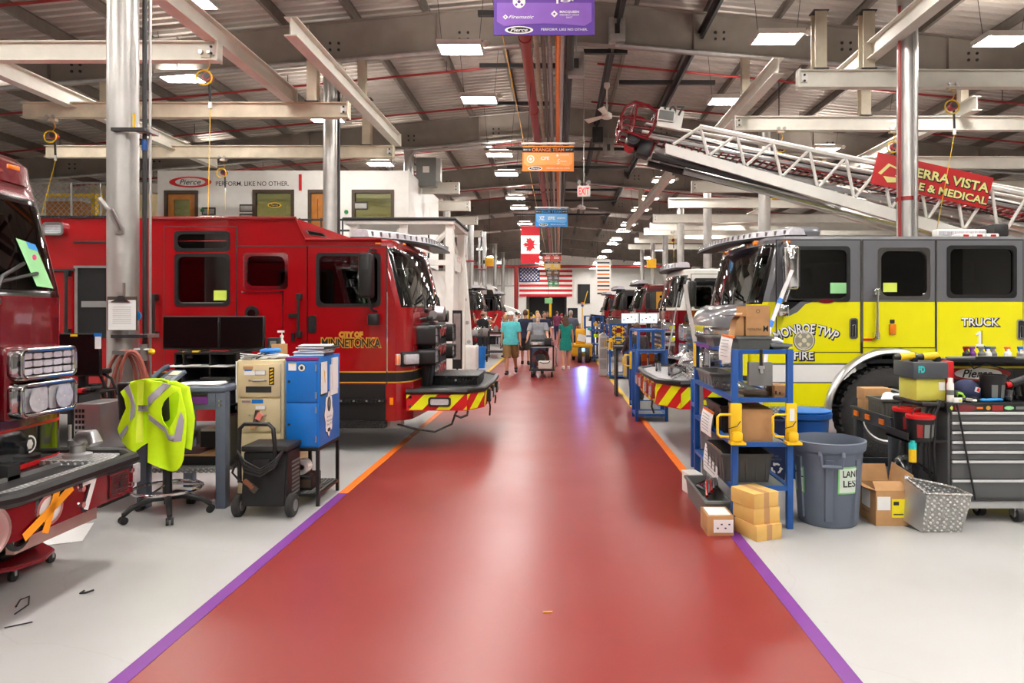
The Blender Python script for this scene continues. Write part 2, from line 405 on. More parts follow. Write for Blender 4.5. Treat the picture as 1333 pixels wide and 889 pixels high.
# columns
def column(name, x, y, r, top, m='colsteel'):
    mb = MB(); mb.cyl((x, y, 0), (x, y, top), r, m, 28); mb.box((x, y, .015), (r*2.9, r*2.9, .03), m); mb.box((x, y, top-.012), (r*2.7, r*2.7, .024), m)
    for a in (-1, 1):
        for b in (-1, 1): mb.cyl((x+a*r*1.15, y+b*r*1.15, .03), (x+a*r*1.15, y+b*r*1.15, .07), .02, 'dark', 8)
    return struct(name, mb)
CL = -4.82
column('column_left.001', CL, 7.57, .155, roofz(CL)-.26)
column('column_left.002', CL, 14.5, .155, gbot(CL)-.02)
for k, yy in enumerate((22.1, 29.7, 37.3, 44.9, 52.5, 60.1)): column('column_left.%03d' % (3+k), CL, yy, .155, gbot(CL)-.02)
for k, (px, yy, tp) in enumerate(((1181, 10.9, roofz(5.6)-.26), (995, 18.2, 6.7), (921, 25.3, 6.8), (886, 31.0, 6.8), (866, 37.3, 6.8), (850, 44.9, 6.8), (836, 52.5, 6.8))):
    column('column_right.%03d' % (1+k), X(px, yy), yy, .155, tp)
# pipes clamped to the near column
cx, cy = CL, 7.57
def pipe(name, pts, r, m, label, cat='pipe', group=None, seg=10): return solo(name, MB().tube(pts, r, m, seg), label, cat, group)
t = thing('air_pipe', 'dark steel air drop pipe with blue collar strapped beside the near left column', 'pipe', (X(187, 7.5), 7.5, 0))
xx = X(188.5, 7.5)
MB().tube([(xx, 7.5, .75), (xx, 7.5, roofz(xx)-.3)], .024, 'dark', 10).build('pipe', t)
MB().cyl((xx, 7.5, Z(196, 7.5)), (xx, 7.5, Z(182, 7.5)), .03, M['blue'], 12).build('collar', t)
mb = MB()
for z in (Z(172, 7.5), Z(437, 7.5)): mb.bb(cx+.0, xx+.08, 7.36, 7.41, z-.02, z+.015, 'dark'); mb.bb(xx-.05, xx+.1, 7.42, 7.6, z-.02, z+.02, 'galv')
build_split(mb, 'strut_clamp', t)
mb = MB(); z = Z(455, 7.5); mb.cyl((xx, 7.48, z-.12), (xx, 7.48, z+.06), .045, 'galv', 12); mb.cyl((xx-.09, 7.46, z), (xx+.09, 7.46, z), .02, 'galv', 8); mb.ball((xx+.1, 7.46, z-.02), .035, 'yellow', 8, 6); mb.cyl((xx+.02, 7.46, z-.3), (xx+.02, 7.46, z-.12), .02, 'dark', 8)
mb.build('valve', t)
xx2 = X(195.5, 7.5)
pipe('conduit', [(xx2, 7.5, .6), (xx2, 7.5, roofz(xx2)-.3)], .015, 'galv', 'slim pale conduit running up the near left column', 'conduit')
mb = MB(); zz = Z(295, 7.4); mb.tube([(X(134, 7.35), 7.3, Z(258, 7.3)), (X(143, 7.3), 7.3, Z(275, 7.3)), (X(153, 7.38), 7.4, Z(300, 7.4))], .022, 'galv', 8)
mb.tube([(X(145, 7.3), 7.3, Z(272, 7.3)), (X(160, 7.4), 7.41, Z(300, 7.4))], .018, 'galv', 8); mb.box((X(155, 7.4), 7.41, Z(300, 7.4)), (.09, .03, .08), 'galv')
solo('hose_bracket', mb, 'rusty bent bracket welded on the near left column', 'bracket')
solo('warning_sticker', MB().prism([(X(170, 7.4), Z(146, 7.4)), (X(173, 7.4), Z(146, 7.4)), (X(173, 7.4), Z(170, 7.4)), (X(170, 7.4), Z(170, 7.4))], 'y', 7.435, 7.445, 'yellow'), 'yellow warning sticker high on the near left column', 'sticker')
for k, (px, yy) in enumerate(((441, 14.4), (1171, 10.8))):
    x = X(px, yy); pipe('conduit', [(x, yy, .4), (x, yy, 6.6)], .03 if k == 0 else .022, 'dark' if k == 0 else 'redpipe', ['dark steel conduit beside the column in front of the white office', 'thin red pipe running up the right column'][k], 'conduit')
x = X(1192, 10.69); pipe('conduit', [(x, 10.69, .4), (x, 10.69, 6.9)], .028, 'galv', 'silver conduit standing off the right column', 'conduit')
solo('conduit_band', MB().lathe([(.162, 0), (.172, 0), (.172, .06), (.162, .06)], (X(1181, 10.9), 10.9, Z(262, 10.9)), 'redpipe'), 'red band around the right column', 'band')
for k, (px, yy) in enumerate(((614, 33), (630, 38), (603, 30))):
    yy += 1.3 if k == 1 else 0
    x = X(px, yy); r = .11
    mb = MB(); mb.cyl((x, yy, 2.4), (x, yy, Z(286+16*k, yy)), r, 'alu', 14); mb.cyl((x-.26, yy, 2.4), (x-.26, yy, Z(288+16*k, yy)), r*.7, 'alu', 12); mb.bb(x-.36, x+.12, yy-.13, yy+.13, 4.2, 4.27, 'redpipe')
    mb.cyl((x, yy, 0), (x, yy, 2.4), r*.8, 'alu', 12); solo('exhaust_pipe', mb, ['silver exhaust extraction pipe behind the black cabs on the left', 'silver extraction pipe near the white tractor cab', 'silver extraction pipe nearest the white stair tower'][k], 'pipe', 'extraction pipes over the left bays')

# roof services
def ypipe(name, x, z, r, y0, y1, m, label, cat='pipe', **k): return solo(name, MB().tube([(x, y0, z), (x, (y0+y1)/2, z), (x, y1, z)], r, m, k.get('seg', 12)), label, cat, k.get('group'))
t = thing('sprinkler_main', 'large red sprinkler main running under the ridge along the aisle', 'pipe', (-.60, 8, 6.8))
mb = MB(); mb.tube([(-.6, 7.6, 6.8), (-.6, 70, 6.8)], .105, 'redpipe', 16); mb.build('pipe', t)
for y in (12.5, 17, 22, 28, 36, 45): MB().lathe([(.105, 0), (.125, 0), (.125, .14), (.105, .14)], (-.6, y, 6.8), 'redpipe', 'y', 16).build('coupling', t)
mb = MB()
for y in (11, 14.5, 22.1, 29.7, 37.3): mb.cyl((-.6, y, 6.9), (-.6, y, 7.45), .012, 'dark', 6)
build_split(mb, 'hanger_rod', t)
for x, z, r, m, lab, c in ((-.28, 6.9, .045, 'purlin', 'dark conduit beside the red sprinkler main', 'conduit'), (-.16, 6.95, .055, 'galv', 'grey conduit second from the red main', 'conduit'), (-.02, 6.9, .03, 'orange', 'orange cable run under the ridge', 'cable'),
                       (.1, 6.9, .06, 'alu', 'bright aluminium air pipe under the ridge', 'pipe'), (.24, 6.85, .08, 'dark', 'dark cable tray under the ridge', 'tray'), (.02, 6.5, .03, 'orange', 'hanging orange cable run below the others at the ridge', 'cable'), (-1.1, 7.3, .014, 'gold', 'thin yellow gas pipe left of the red main', 'pipe'), (-.42, 7.0, .05, 'cream_rust', 'cream conduit next to the red main', 'conduit')):
    ypipe('overhead_run', x, z, r, 7.6, 66, m, lab, c)
for x, z, lab in ((1.25, 7.85, 'dark steel rail bearing close right of the aisle ridge'), (3.06, 7.7, 'dark steel rail further right under the roof'),):
    mb = MB(); mb.bb(x-.09, x+.09, YB, 66, z-.02, z+.02, 'dark'); mb.bb(x-.03, x+.03, YB, 66, z-.14, z+.1, 'dark'); solo('overhead_rail', mb, lab, 'rail')
for k, (y, x0, x1) in enumerate(((12.2, .7, 1.9), (13.7, -1.6, -.3), (15.7, .6, 1.6), (16.6, -1.9, .3), (11.3, 1.5, 3.8), (17.8, 1.6, 4.1), (19.6, -2.3, -.2), (24, -1.8, 2.6), (27, -2, 2.8), (32, -2, 2.8), (35, -2, 3), (40, -2.5, 3))):
    z = 7.75 if k < 7 else 7.5
    solo('strut_channel', MB().bb(x0, x1, y-.05, y+.05, z-.05, z+.05, 'dark'), 'dark strut channel hung crosswise under the ridge', 'channel', 'strut channels under the roof ridge')
# thin sprinkler branches following the slope on both sides
for k, y in enumerate((9.4, 12.0, 17.2, 20.3, 25.0, 28, 33.2, 36, 41, 49)):
    for sgn, side in ((-1, 'left'), (1, 'right')):
        P = [(.2+sgn*q, y, roofz(.2+sgn*q)-.5) for q in (.8, 6, 12, 18)]
        mb = MB().tube(P, .03, 'redpipe', 8)
        for q in (3, 7, 11, 15): mb.cyl((.2+sgn*q, y, roofz(.2+sgn*q)-.5), (.2+sgn*q, y, roofz(.2+sgn*q)-.2), .01, 'dark', 6)
        solo('sprinkler_branch', mb, 'thin red sprinkler branch under the %s roof slope' % side, 'pipe', 'sprinkler branches %s of the aisle' % side)
for sgn, side in ((-1, 'left'), (1, 'right')):
    for k, y in enumerate((14.2, 21.8, 29.4, 37)):
        P = [(.2+sgn*q, y, gbot(.2+sgn*q)-.1) for q in (1.0, 6, 12, 18)]
        solo('roof_conduit', MB().tube(P, .045, 'galv', 8), 'pale conduit strapped under a girder on the %s' % side, 'conduit', 'conduits under girders %s of the aisle' % side)

# high bay lamps
M['roof_fill'] = mat('roof_fill_glow', (255, 246, 236), noise=0, emit=ROOF_FILL)
M['lamp'] = mat('lamp_panel', (255, 250, 244), noise=0, emit=LAMP)
def lamp(x, y, z, label, group):
    t = thing('high_bay_light', label, 'light', (x, y, z), group)
    MB().ring([(x-.42, y-.28), (x+.42, y-.28), (x+.42, y+.28), (x-.42, y+.28)], [(x-.39, y-.25), (x+.39, y-.25), (x+.39, y+.25), (x-.39, y+.25)], 'z', z-.045, z+.05, 'white').build('housing', t)
    MB().bb(x-.39, x+.39, y-.25, y+.25, z-.04, z-.02, 'lamp').build('diffuser', t)
    MB().bb(x-.4, x+.4, y-.26, y+.26, z+.02, z+.06, 'alu').bb(x-.3, x+.3, y-.08, y+.08, z+.06, z+.11, 'white').build('top_cover', t)
    MB().bb(x-.36, x+.36, y-.2, y-.12, z+.061, z+.066, 'roof_fill').bb(x-.36, x+.36, y+.12, y+.2, z+.061, z+.066, 'roof_fill').build('roof_fill_strip', t)  # glowing strips added on the lamp tops to light the roof
    MB().ball((x+.5, y-.2, z), (.07, .06, .06), 'white', 10, 7).cyl((x+.42, y-.2, z), (x+.48, y-.2, z), .02, 'white', 8).build('sensor', t)
    for q in (-1, 1): MB().tube([(x+.35*q, y, z+.03), (x+.5*q, y, roofz(x+.5*q)+.03)], .006, 'dark', 5).build('hanger_wire', t)
    return t
rows = {(-1.85, 'row just left of the aisle'): [-13, -9, -5, -1, 2.2, 6.5, 9.9, 13, 16.1, 21.7, 24.7, 29.9, 32.8, 38.5, 41.5, 47, 50, 56, 62, 69, 74, 77.5], (4.02, 'row just right of the aisle'): [-13, -9, -5, -1, 2.2, 5.3, 8.6, 12.5, 16.2, 23.75, 26, 30.1, 33.4, 39, 42, 47, 50, 56, 62, 69, 74, 77.5],
        (-6.0, 'second row left of the aisle'): [-12, -6, -1, 3, 7.2, 11, 17.7, 23.1, 26.5, 31, 38, 45, 54, 62, 69, 75], (-8.06, 'third row left of the aisle'): [3, 7.5, 14.6], (8.2, 'second row right of the aisle'): [-12, -6, -1, 3, 7, 12.6, 17.6, 21, 24.5, 31, 38, 46, 55, 63, 70, 76],
        (-11.75, 'row far left'): [3, 8, 14.7, 22.8, 30, 38], (13.6, 'row far right'): [3, 9, 15, 24.8, 32, 40]}  # lamps nearest the far wall are added to brighten it
ordn = 'first second third fourth fifth sixth seventh eighth ninth tenth eleventh twelfth thirteenth fourteenth fifteenth sixteenth seventeenth eighteenth nineteenth'.split()
for (x, nm), ys in rows.items():
    vis = [y for y in ys if y > 12]; grp = 'high bay lights in the ' + nm
    for y in ys:
        if y in vis:
            k = vis.index(y); lab = '%s glowing high bay light of the %s' % (ordn[k], nm)
        else: lab = 'overhead high bay light before the visible ones in the ' + nm
        lamp(x, y, 6.8, lab, grp)

# crane beams: I section along x or y
def ibeam_x(mb, x0, x1, y, zt, h, w, m):
    mb.bb(x0, x1, y-w/2, y+w/2, zt-.02, zt, m); mb.bb(x0, x1, y-w/2, y+w/2, zt-h, zt-h+.022, m); mb.bb(x0, x1, y-.012, y+.012, zt-h+.01, zt-.01, m)
def ibeam_y(mb, y0, y1, x, zt, h, w, m):
    mb.bb(x-w/2, x+w/2, y0, y1, zt-.02, zt, m); mb.bb(x-w/2, x+w/2, y0, y1, zt-h, zt-h+.022, m); mb.bb(x-.012, x+.012, y0, y1, zt-h+.01, zt-.01, m)
def hoist(x, y, z, label, cord=None, lean=0):
    t = thing('tool_balancer', label, 'hoist', (x, y, z-.5))
    mb = MB(); mb.bb(x-.07, x+.07, y-.05, y+.05, z-.05, z+.02, 'cream_rust')
    for q in (-.06, .06): mb.cyl((x+q, y-.09, z+.03), (x+q, y-.05, z+.03), .035, 'galv', 10); mb.cyl((x+q, y+.05, z+.03), (x+q, y+.09, z+.03), .035, 'galv', 10)
    mb.build('trolley', t)
    mb = MB(); mb.tube([(x+.0+.045*math.sin(q*.7), y, z-.05-.04*q) for q in range(6)], .008, 'gold', 6); mb.build('hook', t)
    mb = MB(); R = .12; mb.tube([(x-.02+R*math.cos(a), y-.05, z-.36+R*.95*math.sin(a)) for a in [2*PI*q/20 for q in range(20)]], .012, 'yellow', 8, True); mb.build('yellow_loop', t)
    mb = MB(); mb.cyl((x+.02, y-.05, z-.34), (x+.02, y+.05, z-.34), .07, 'redpipe', 14); mb.cyl((x+.02, y-.06, z-.33), (x+.02, y+.06, z-.33), .045, 'black', 12); mb.cyl((x+.04, y, z-.4), (x+.05, y, z-.72), .02, 'black', 8); mb.cyl((x+.05, y, z-.72), (x+.05, y, z-.82), .026, 'alu', 8); mb.build('reel', t)
    if cord:
        mb = MB(); mb.tube([(x+.05, y, z-.82), (x+.05+lean*.5, y, (z-.82+cord)/2), (x+.05+lean, y, cord)], .006, 'yellow', 6); mb.build('cord', t)
    return t
def crane_x(px0, px1, yy, py, label, m='offwhite', ends='', stubs=(), h=.3):
    zt = Z(py, yy); x0, x1 = X(px0, yy), X(px1, yy)
    t = thing('crane_beam', label, 'crane beam', ((x0+x1)/2, yy, zt-h))
    mb = MB(); ibeam_x(mb, x0, x1, yy, zt, h, .16, m); mb.build('beam', t)
    for e in ends:
        xe = x0 if e == 'l' else x1; s = 1 if e == 'l' else -1
        mb = MB().bb(xe, xe+s*.03, yy-.09, yy+.09, zt-h-.01, zt+.01, m)
        mb.bb(xe+s*.05, xe+s*.16, yy-.06, yy-.012, zt-h*.7, zt-h*.25, 'white')
        for q in (-.05, .05): mb.cyl((xe+s*.1, yy-.075, zt-h*.48+q), (xe+s*.1, yy-.06, zt-h*.48+q), .02, 'dark', 8)
        mb.build('end_stop', t)
    for spx, topz in stubs:
        sx = X(spx, yy); mb = MB(); mb.bb(sx-.1, sx+.1, yy-.1, yy-.085, zt, topz, 'cream_rust'); mb.bb(sx-.1, sx+.1, yy+.085, yy+.1, zt, topz, 'cream_rust'); mb.bb(sx-.01, sx+.01, yy-.09, yy+.09, zt, topz, 'cream_rust'); mb.bb(sx-.13, sx+.13, yy-.12, yy+.12, zt, zt+.015, 'dark'); mb.bb(sx-.13, sx+.13, yy-.12, yy+.12, topz-.02, topz, 'dark')
        mb.build('hanger_stub', t)
    return t
def runway_y(x, y0, y1, zt, label, m='offwhite', h=.3):
    t = thing('crane_runway', label, 'crane runway', (x, (y0+y1)/2, zt-h)); mb = MB(); ibeam_y(mb, y0, y1, x, zt, h, .2, m); mb.build('beam', t)
    mb = MB().bb(x-.11, x+.11, y1, y1+.03, zt-h-.01, zt+.01, m); mb.build('end_stop', t)
    for yy in [f for f in FR if y0 < f < y1] or [y1-.4]:
        mb = MB(); mb.bb(x-.08, x+.08, yy-.08, yy+.08, zt, gbot(x)-.01, 'cream_rust'); mb.build('hanger_stub', t)
    return t
runway_y(-5.3, -2, 13.6, 6.2, 'white runway beam slanting into view at top left over the red truck')
runway_y(-4.15, 10.6, 17.6, 6.35, 'white runway beam running back beside the column before the office')
runway_y(5.35, -2, 13.0, 6.35, 'white runway beam slanting into view at top right above the ladder')
runway_y(3.98, 12.3, 21, 6.35, 'white runway beam angled behind the hanging stubs right of the aisle')
runway_y(-9.6, 10, 19, 6.1, 'white runway beam over the far left bay')
crane_x(-400, 286, 10.5, 55, 'white crane beam spanning the upper left, with a yellow balancer near its end', ends='r')
crane_x(30, 455, 13.5, 134, 'aged cream crane beam running left under the girder, second from the front', 'cream_rust', 'r', ((408, gbot(-4.8)-.02),))
crane_x(60, 513, 17.0, 190, 'cream crane beam just in front of the white office', 'cream_rust', 'r', ((478, gbot(-4.7)-.02),))
crane_x(1038, 1800, 11.7, 92, 'white crane beam nearest on the right, above the grey cab', ends='l', stubs=((1066, 6.9), (1128, 6.9)))
crane_x(955, 1800, 14.5, 152, 'white crane beam second from the front on the right', ends='l', stubs=((1125, gbot(6.5)-.02),))
crane_x(1120, 1700, 18.4, 204, 'white crane beam crossing behind the red banner', h=.32)
for k, (px, yy, py) in enumerate(((870, 24.6, 258), (900, 21.5, 236), (850, 29, 279), (846, 31.5, 290), (838, 34.5, 297), (832, 38.5, 303), (826, 43, 309), (818, 48, 318))):
    crane_x(px, px+500, yy, py, 'white crane beam in the receding stack on the right, %s from the front' % ordn[k], ends='l' if k < 4 else '', h=.35)
runway_y(3.6, 21.5, 35, 6.35, 'white runway beam above the stacked crane beams on the right')
runway_y(8.6, 14, 34, 6.2, 'white runway beam far right behind the ladder')
for k, (px, yy, py) in enumerate(((612, 25, 262), (598, 22, 238), (622, 30, 282), (628, 36, 300))):
    crane_x(px-420, px, yy, py, 'white crane beam in the left bays beyond the office, %s from the front' % ordn[k], ends='r', h=.35)
hoist(X(265, 10.4), 10.5, Z(72, 10.5), 'yellow ringed tool balancer at the end of the upper left crane beam', cord=2.9, lean=-.04)
hoist(X(64, 13.4), 13.5, Z(155, 13.5), 'yellow ringed tool balancer with a slanting cord above the near maroon cab', cord=3.4, lean=-.35)
hoist(X(1243, 11.6), 11.7, Z(113, 11.7), 'yellow ringed tool balancer on the nearest right crane beam', cord=2.9, lean=-.35)
hoist(X(288, 16.9), 17, Z(207, 17), 'tool balancer on the cream beam before the office sign', cord=4.3)
hoist(X(1018, 14.4), 14.5, Z(170, 14.5), 'brass trolley at the left end of the second right crane beam')
hoist(X(1165, 14.4), 14.5, Z(170, 14.5), 'balancer hanging behind the right column')
hoist(X(878, 31), 31.5, Z(303, 31.5), 'small balancer among the stacked right crane beams', cord=3.9)

# hung team signs
def team_sign(px, py0, py1, pxw, yy, board, top, topm, title, label, logos):
    w = pxw*yy/F; x = X(px, yy); z1, z0 = Z(py0, yy), Z(py1, yy); h = z1-z0
    t = thing('team_sign', label, 'sign', (x, yy, z0), 'hanging team signs over the aisle')
    MB().bb(x-w/2, x+w/2, yy-.01, yy+.01, z0, z1, board).build('board', t)
    mb = MB(); mb.cyl((x-w*.52, yy, z1+.05), (x+w*.52, yy, z1+.05), .025, 'white', 10)
    for q in (-.4, .4): mb.cyl((x+q*w, yy, z1), (x+q*w, yy, z1+.05), .008, 'dark', 6); mb.cyl((x+q*w, yy, z1+.05), (x+q*w*.6, yy, roofz(x)), .006, 'dark', 5)
    mb.build('hanger_bar', t)
    if title:
        MB().bb(x-w/2, x+w/2, yy-.013, yy-.01, z1-h*.26, z1-h*.05, 'black').build('title_band', t)
        text(title, w*.62, h*.13, (x, yy-.014, z1-h*.155), topm, t, bold=.012)
        for q in (-.41, .41): text('BAY 10' if q < 0 else 'BAY 27', w*.13, h*.06, (x+q*w, yy-.014, z1-h*.155), 'white', t)
    # paler curved panel, maker's oval and slogan
    pan = mat('sign_panel_'+top, {'purple': (136, 92, 184), 'orange': (248, 170, 96), 'blue': (110, 172, 226), 'red': (206, 84, 72), 'yellow': (250, 214, 90), 'brown': (134, 96, 74), 'grey': (120, 120, 122), 'green': (60, 150, 100)}[top], .5)
    P = [(x-w*.47, z0+h*.30), (x-w*.4, z0+h*.2), (x-w*.2, z0+h*.24), (x, z0+h*.26), (x+w*.2, z0+h*.24), (x+w*.4, z0+h*.2), (x+w*.47, z0+h*.30), (x+w*.47, z0+h*.72), (x-w*.47, z0+h*.72)]
    MB().prism(P, 'y', yy-.0125, yy-.01, pan).build('panel', t)
    e = MB(); e.prism(ellipse(x-w*.25, z0+h*.11, w*.14, h*.085), 'y', yy-.013, yy-.01, 'white'); e.prism(ellipse(x-w*.25, z0+h*.11, w*.115, h*.063), 'y', yy-.0145, yy-.013, 'black'); e.build('oval_badge', t)
    text('Pierce', w*.17, h*.08, (x-w*.25, yy-.0145, z0+h*.11), 'white', t, shear=.35, bold=.01)
    text('PERFORM. LIKE NO OTHER.', w*.46, h*.055, (x+w*.2, yy-.0125, z0+h*.12), 'white', t)
    logos(t, x, yy-.0135, z0, w, h)
    return t
def diamond(mb, x, z, r, y, m='white', hole=None):
    mb.prism([(x-r, z), (x, z-r), (x+r, z), (x, z+r)], 'y', y-.001, y, m)
    if hole: mb.prism([(x-r*.35, z), (x, z-r*.35), (x+r*.35, z), (x, z+r*.35)], 'y', y-.002, y-.001, hole)
def maltese(mb, x, z, r, y, m, m2):
    mb.ring(ellipse(x, z, r, r, 24), ellipse(x, z, r*.84, r*.84, 24), 'y', y-.001, y, m)
    for a in range(4):
        P = []
        for q, rr in ((-.5, .98), (-.2, 1.02), (.2, 1.02), (.5, .98)): t_ = a*PI/2+q; P.append((x+r*rr*math.cos(t_), z+r*rr*math.sin(t_)))
        for q in (.32, -.32): t_ = a*PI/2+q*1.6; P.append((x+r*.42*math.cos(t_), z+r*.42*math.sin(t_)))
        mb.prism(P, 'y', y-.002, y, m)
    mb.prism(ellipse(x, z, r*.42, r*.42, 20), 'y', y-.003, y, m); mb.prism(ellipse(x, z, r*.26, r*.26, 20), 'y', y-.004, y, m2)
def lg_purple(t, x, y, z, w, h):
    mb = MB(); maltese(mb, x-w*.25, z+h*.74, h*.14, y, 'white', M['sign_p']); diamond(mb, x-w*.385, z+h*.4, h*.06, y, 'white', M['sign_p']); diamond(mb, x+w*.1, z+h*.47, h*.08, y, 'white', M['sign_p'])
    mb.prism([(x+w*.12, z+h*.7), (x+w*.14, z+h*.7), (x+w*.14, z+h*.82), (x+w*.3, z+h*.84), (x+w*.3, z+h*.88), (x+w*.12, z+h*.86)], 'y', y-.001, y, 'white'); mb.ring(ellipse(x+w*.21, z+h*.76, w*.05, h*.03, 16), ellipse(x+w*.21, z+h*.76, w*.03, h*.015, 16), 'y', y-.001, y, 'white')
    build_split(mb, 'logo_mark', t)
    text('R', w*.04, h*.06, (x+w*.27, y, z+h*.79), 'white', t, bold=.03)
    text('Firematic', w*.25, h*.07, (x-w*.23, y, z+h*.4), 'white', t, shear=.4, bold=.01); text('MACQUEEN', w*.19, h*.06, (x+w*.25, y, z+h*.51), 'white', t, bold=.02); text('EMERGENCY GROUP', w*.19, h*.035, (x+w*.25, y, z+h*.445), 'white', t); text('EAST', w*.06, h*.035, (x+w*.25, y, z+h*.39), 'white', t)
def lg_orange(t, x, y, z, w, h):
    mb = MB(); mb.ring(ellipse(x-w*.34, z+h*.48, h*.15, h*.15, 20), ellipse(x-w*.34, z+h*.48, h*.11, h*.11, 20), 'y', y-.001, y, 'white'); mb.prism(ellipse(x-w*.34, z+h*.48, h*.06, h*.06, 12), 'y', y-.001, y, 'white'); diamond(mb, x+w*.18, z+h*.62, h*.06, y); build_split(mb, 'logo_mark', t)
    text('CFE', w*.16, h*.12, (x-w*.06, y, z+h*.51), 'white', t, bold=.03); text('S', w*.06, h*.2, (x+w*.2, y, z+h*.38), 'white', t, shear=.2); text('MACQUEEN', w*.17, h*.06, (x+w*.32, y, z+h*.64), 'white', t); text('South', w*.12, h*.07, (x+w*.3, y, z+h*.4), 'white', t)
def lg_blue(t, x, y, z, w, h):
    text('XZ', w*.15, h*.22, (x-w*.3, y, z+h*.48), 'white', t, bold=.03); text('EFE', w*.2, h*.16, (x-w*.0, y, z+h*.48), 'white', t, bold=.03); text('SIDDONS', w*.25, h*.09, (x+w*.3, y, z+h*.48), 'white', t, shear=.2, bold=.02)
def lg_bar(t, x, y, z, w, h):
    mb = MB()
    for q, r in ((-.25, .6), (.25, .6), (-.25, .42), (.25, .42)): mb.prism(rrect(x+(q-.14)*w, x+(q+.14)*w, z+(r-.05)*h, z+(r+.05)*h, h*.03), 'y', y-.001, y, 'white')
    build_split(mb, 'logo_mark', t)
M['sign_p'] = mat('sign_purple', (92, 56, 152), .5, noise=.02); M['sign_o'] = mat('sign_orange', (240, 138, 52), .5, noise=.02); M['sign_t'] = mat('sign_title_orange', (250, 140, 60), .5)
team_sign(708.5, -12, 46, 131, 7.5, 'sign_p', 'purple', 'white', None, 'large purple hanging team sign nearest the camera at the top', lg_purple)
team_sign(713.5, 190, 223, 67, 14.7, 'sign_o', 'orange', 'sign_t', 'ORANGE TEAM', 'orange hanging team sign reading ORANGE TEAM', lg_orange)
team_sign(718, 272, 295, 42, 23.4, 'skyblue', 'blue', 'skyblue', 'BLUE TEAM', 'blue hanging team sign reading BLUE TEAM', lg_blue)
for px, a, b, wpx, yy, c, top, nm in ((718.5, 331, 340, 24, 41, (176, 58, 48), 'red', 'RED TEAM'), (719, 340, 351, 21, 47, (240, 190, 40), 'yellow', 'YELLOW TEAM'), (719.5, 351, 359, 18, 55, (110, 74, 54), 'brown', 'BROWN TEAM'), (720, 358, 366, 15.5, 62, (96, 96, 98), 'grey', 'GREY TEAM'), (720.5, 365, 373, 14, 70, (26, 128, 76), 'green', 'GREEN TEAM')):
    M['sg'+top] = mat('sign_'+top, c, .5); team_sign(px, a, b, wpx, yy, 'sg'+top, top, 'white', nm, 'small %s hanging team sign far down the aisle' % top, lg_bar)

# fans and exit sign
def fan(x, y, z, label):
    t = thing('ceiling_fan', label, 'fan', (x, y, z), 'ceiling fans')
    MB().cyl((x, y, z), (x, y, z+.75), .018, 'white', 8).lathe([(.02, .6), (.07, .66), (.07, .75), (.02, .76)], (x, y, z), 'white', seg=12).build('down_rod', t)
    MB().lathe([(.03, -.1), (.12, -.07), (.12, .03), (.05, .07)], (x, y, z), 'white', seg=16).build('motor', t)
    for k in range(3):
        a = k*2*PI/3+.25; d = Vector((math.cos(a), math.sin(a), 0)); n_ = Vector((-d.y, d.x, 0))
        P = [Vector((x, y, z-.02))+d*r+n_*s+Vector((0, 0, tz)) for r, s, tz in ((.1, -.05, .0), (.66, -.075, -.03), (.66, .075, .03), (.1, .05, .015))]
        Q = [p+Vector((0, 0, .012)) for p in P]; mb = MB(); mb.loft([P, Q], 'white'); mb.build('blade', t)
fan(X(790, 16), 16, Z(150, 16), 'white three bladed ceiling fan near the ladder tip')
fan(X(758.5, 28), 28, Z(270, 28), 'smaller white ceiling fan further down the aisle')
yy = 17.5; x = X(760, yy); z0, z1 = Z(256, yy), Z(242, yy); t = thing('exit_sign', 'red and white EXIT sign with two emergency lamps above the aisle', 'sign', (x, yy, z0))
MB().bb(x-.165, x+.165, yy-.03, yy+.03, z0, z1, 'white', .008).build('case', t); text('EXIT', .26, .17, (x, yy-.031, (z0+z1)/2), mat('exit_red', (226, 40, 40), .5, emit=.6), t, bold=.02)
for s in (-1, 1): MB().cyl((x+s*.1, yy, z1), (x+s*.12, yy, z1+.06), .015, 'white', 8).cyl((x+s*.12, yy-.06, z1+.09), (x+s*.12, yy+.03, z1+.09), .05, 'galv', 12).build('emergency_lamp', t)
MB().cyl((x, yy, z1), (x, yy, roofz(x)), .012, 'galv', 8).build('stem', t)
# speakers and boxes under the girder
for k, (px, py, yy) in enumerate(((778, 176, 21.8), (792, 193, 21.8), (750, 85, 14.3), (803, 40, 14.2))):
    x, z = X(px, yy), Z(py, yy); mb = MB(); mb.box((x, yy, z), (.34, .22, .5), ['dark', 'galv', 'galv', 'galv'][k], bev=.02); mb.bb(x-.05, x+.05, yy-.13, yy-.11, z-.1, z+.1, 'dark'); mb.cyl((x, yy, z+.25), (x, yy, gbot(x)+.1), .02, 'galv', 8)
    solo('junction_box', mb, ['black loudspeaker on the second girder by the exit sign', 'grey electrical box next to the black loudspeaker', 'small grey junction box right of the purple sign', 'grey box on the near girder right of the purple sign'][k], 'box')

# flags
M['flagred'] = mat('flag_red', (200, 24, 40), .7); M['flagblue'] = mat('flag_blue', (40, 50, 120), .7)
yy = YF-.15; x0, x1, z0, z1 = X(676, yy), X(745, yy), Z(386, yy), Z(345, yy); t = thing('national_flag', 'large American stars and stripes flag hung on the far wall', 'flag', ((x0+x1)/2, yy, z0))
mb = MB()
for k in range(13):
    a, b = z1-(z1-z0)*k/13, z1-(z1-z0)*(k+1)/13
    N = 14; ii = mb.mi('flagred' if k % 2 == 0 else 'white')
    for q in range(N):
        u0, u1 = x0+(x1-x0)*q/N, x0+(x1-x0)*(q+1)/N; w0, w1 = .05*math.sin(q*1.1), .05*math.sin((q+1)*1.1)
        mb.face([mb.bm.verts.new(p) for p in ((u0, yy+w0, a), (u1, yy+w1, a), (u1, yy+w1, b), (u0, yy+w0, b))], ii)
mb.build('stripes', t)
cx1, cz0 = x0+(x1-x0)*.385, z1-(z1-z0)*7/13
MB().bb(x0, cx1, yy-.09, yy-.07, cz0, z1, 'flagblue').build('canton', t)
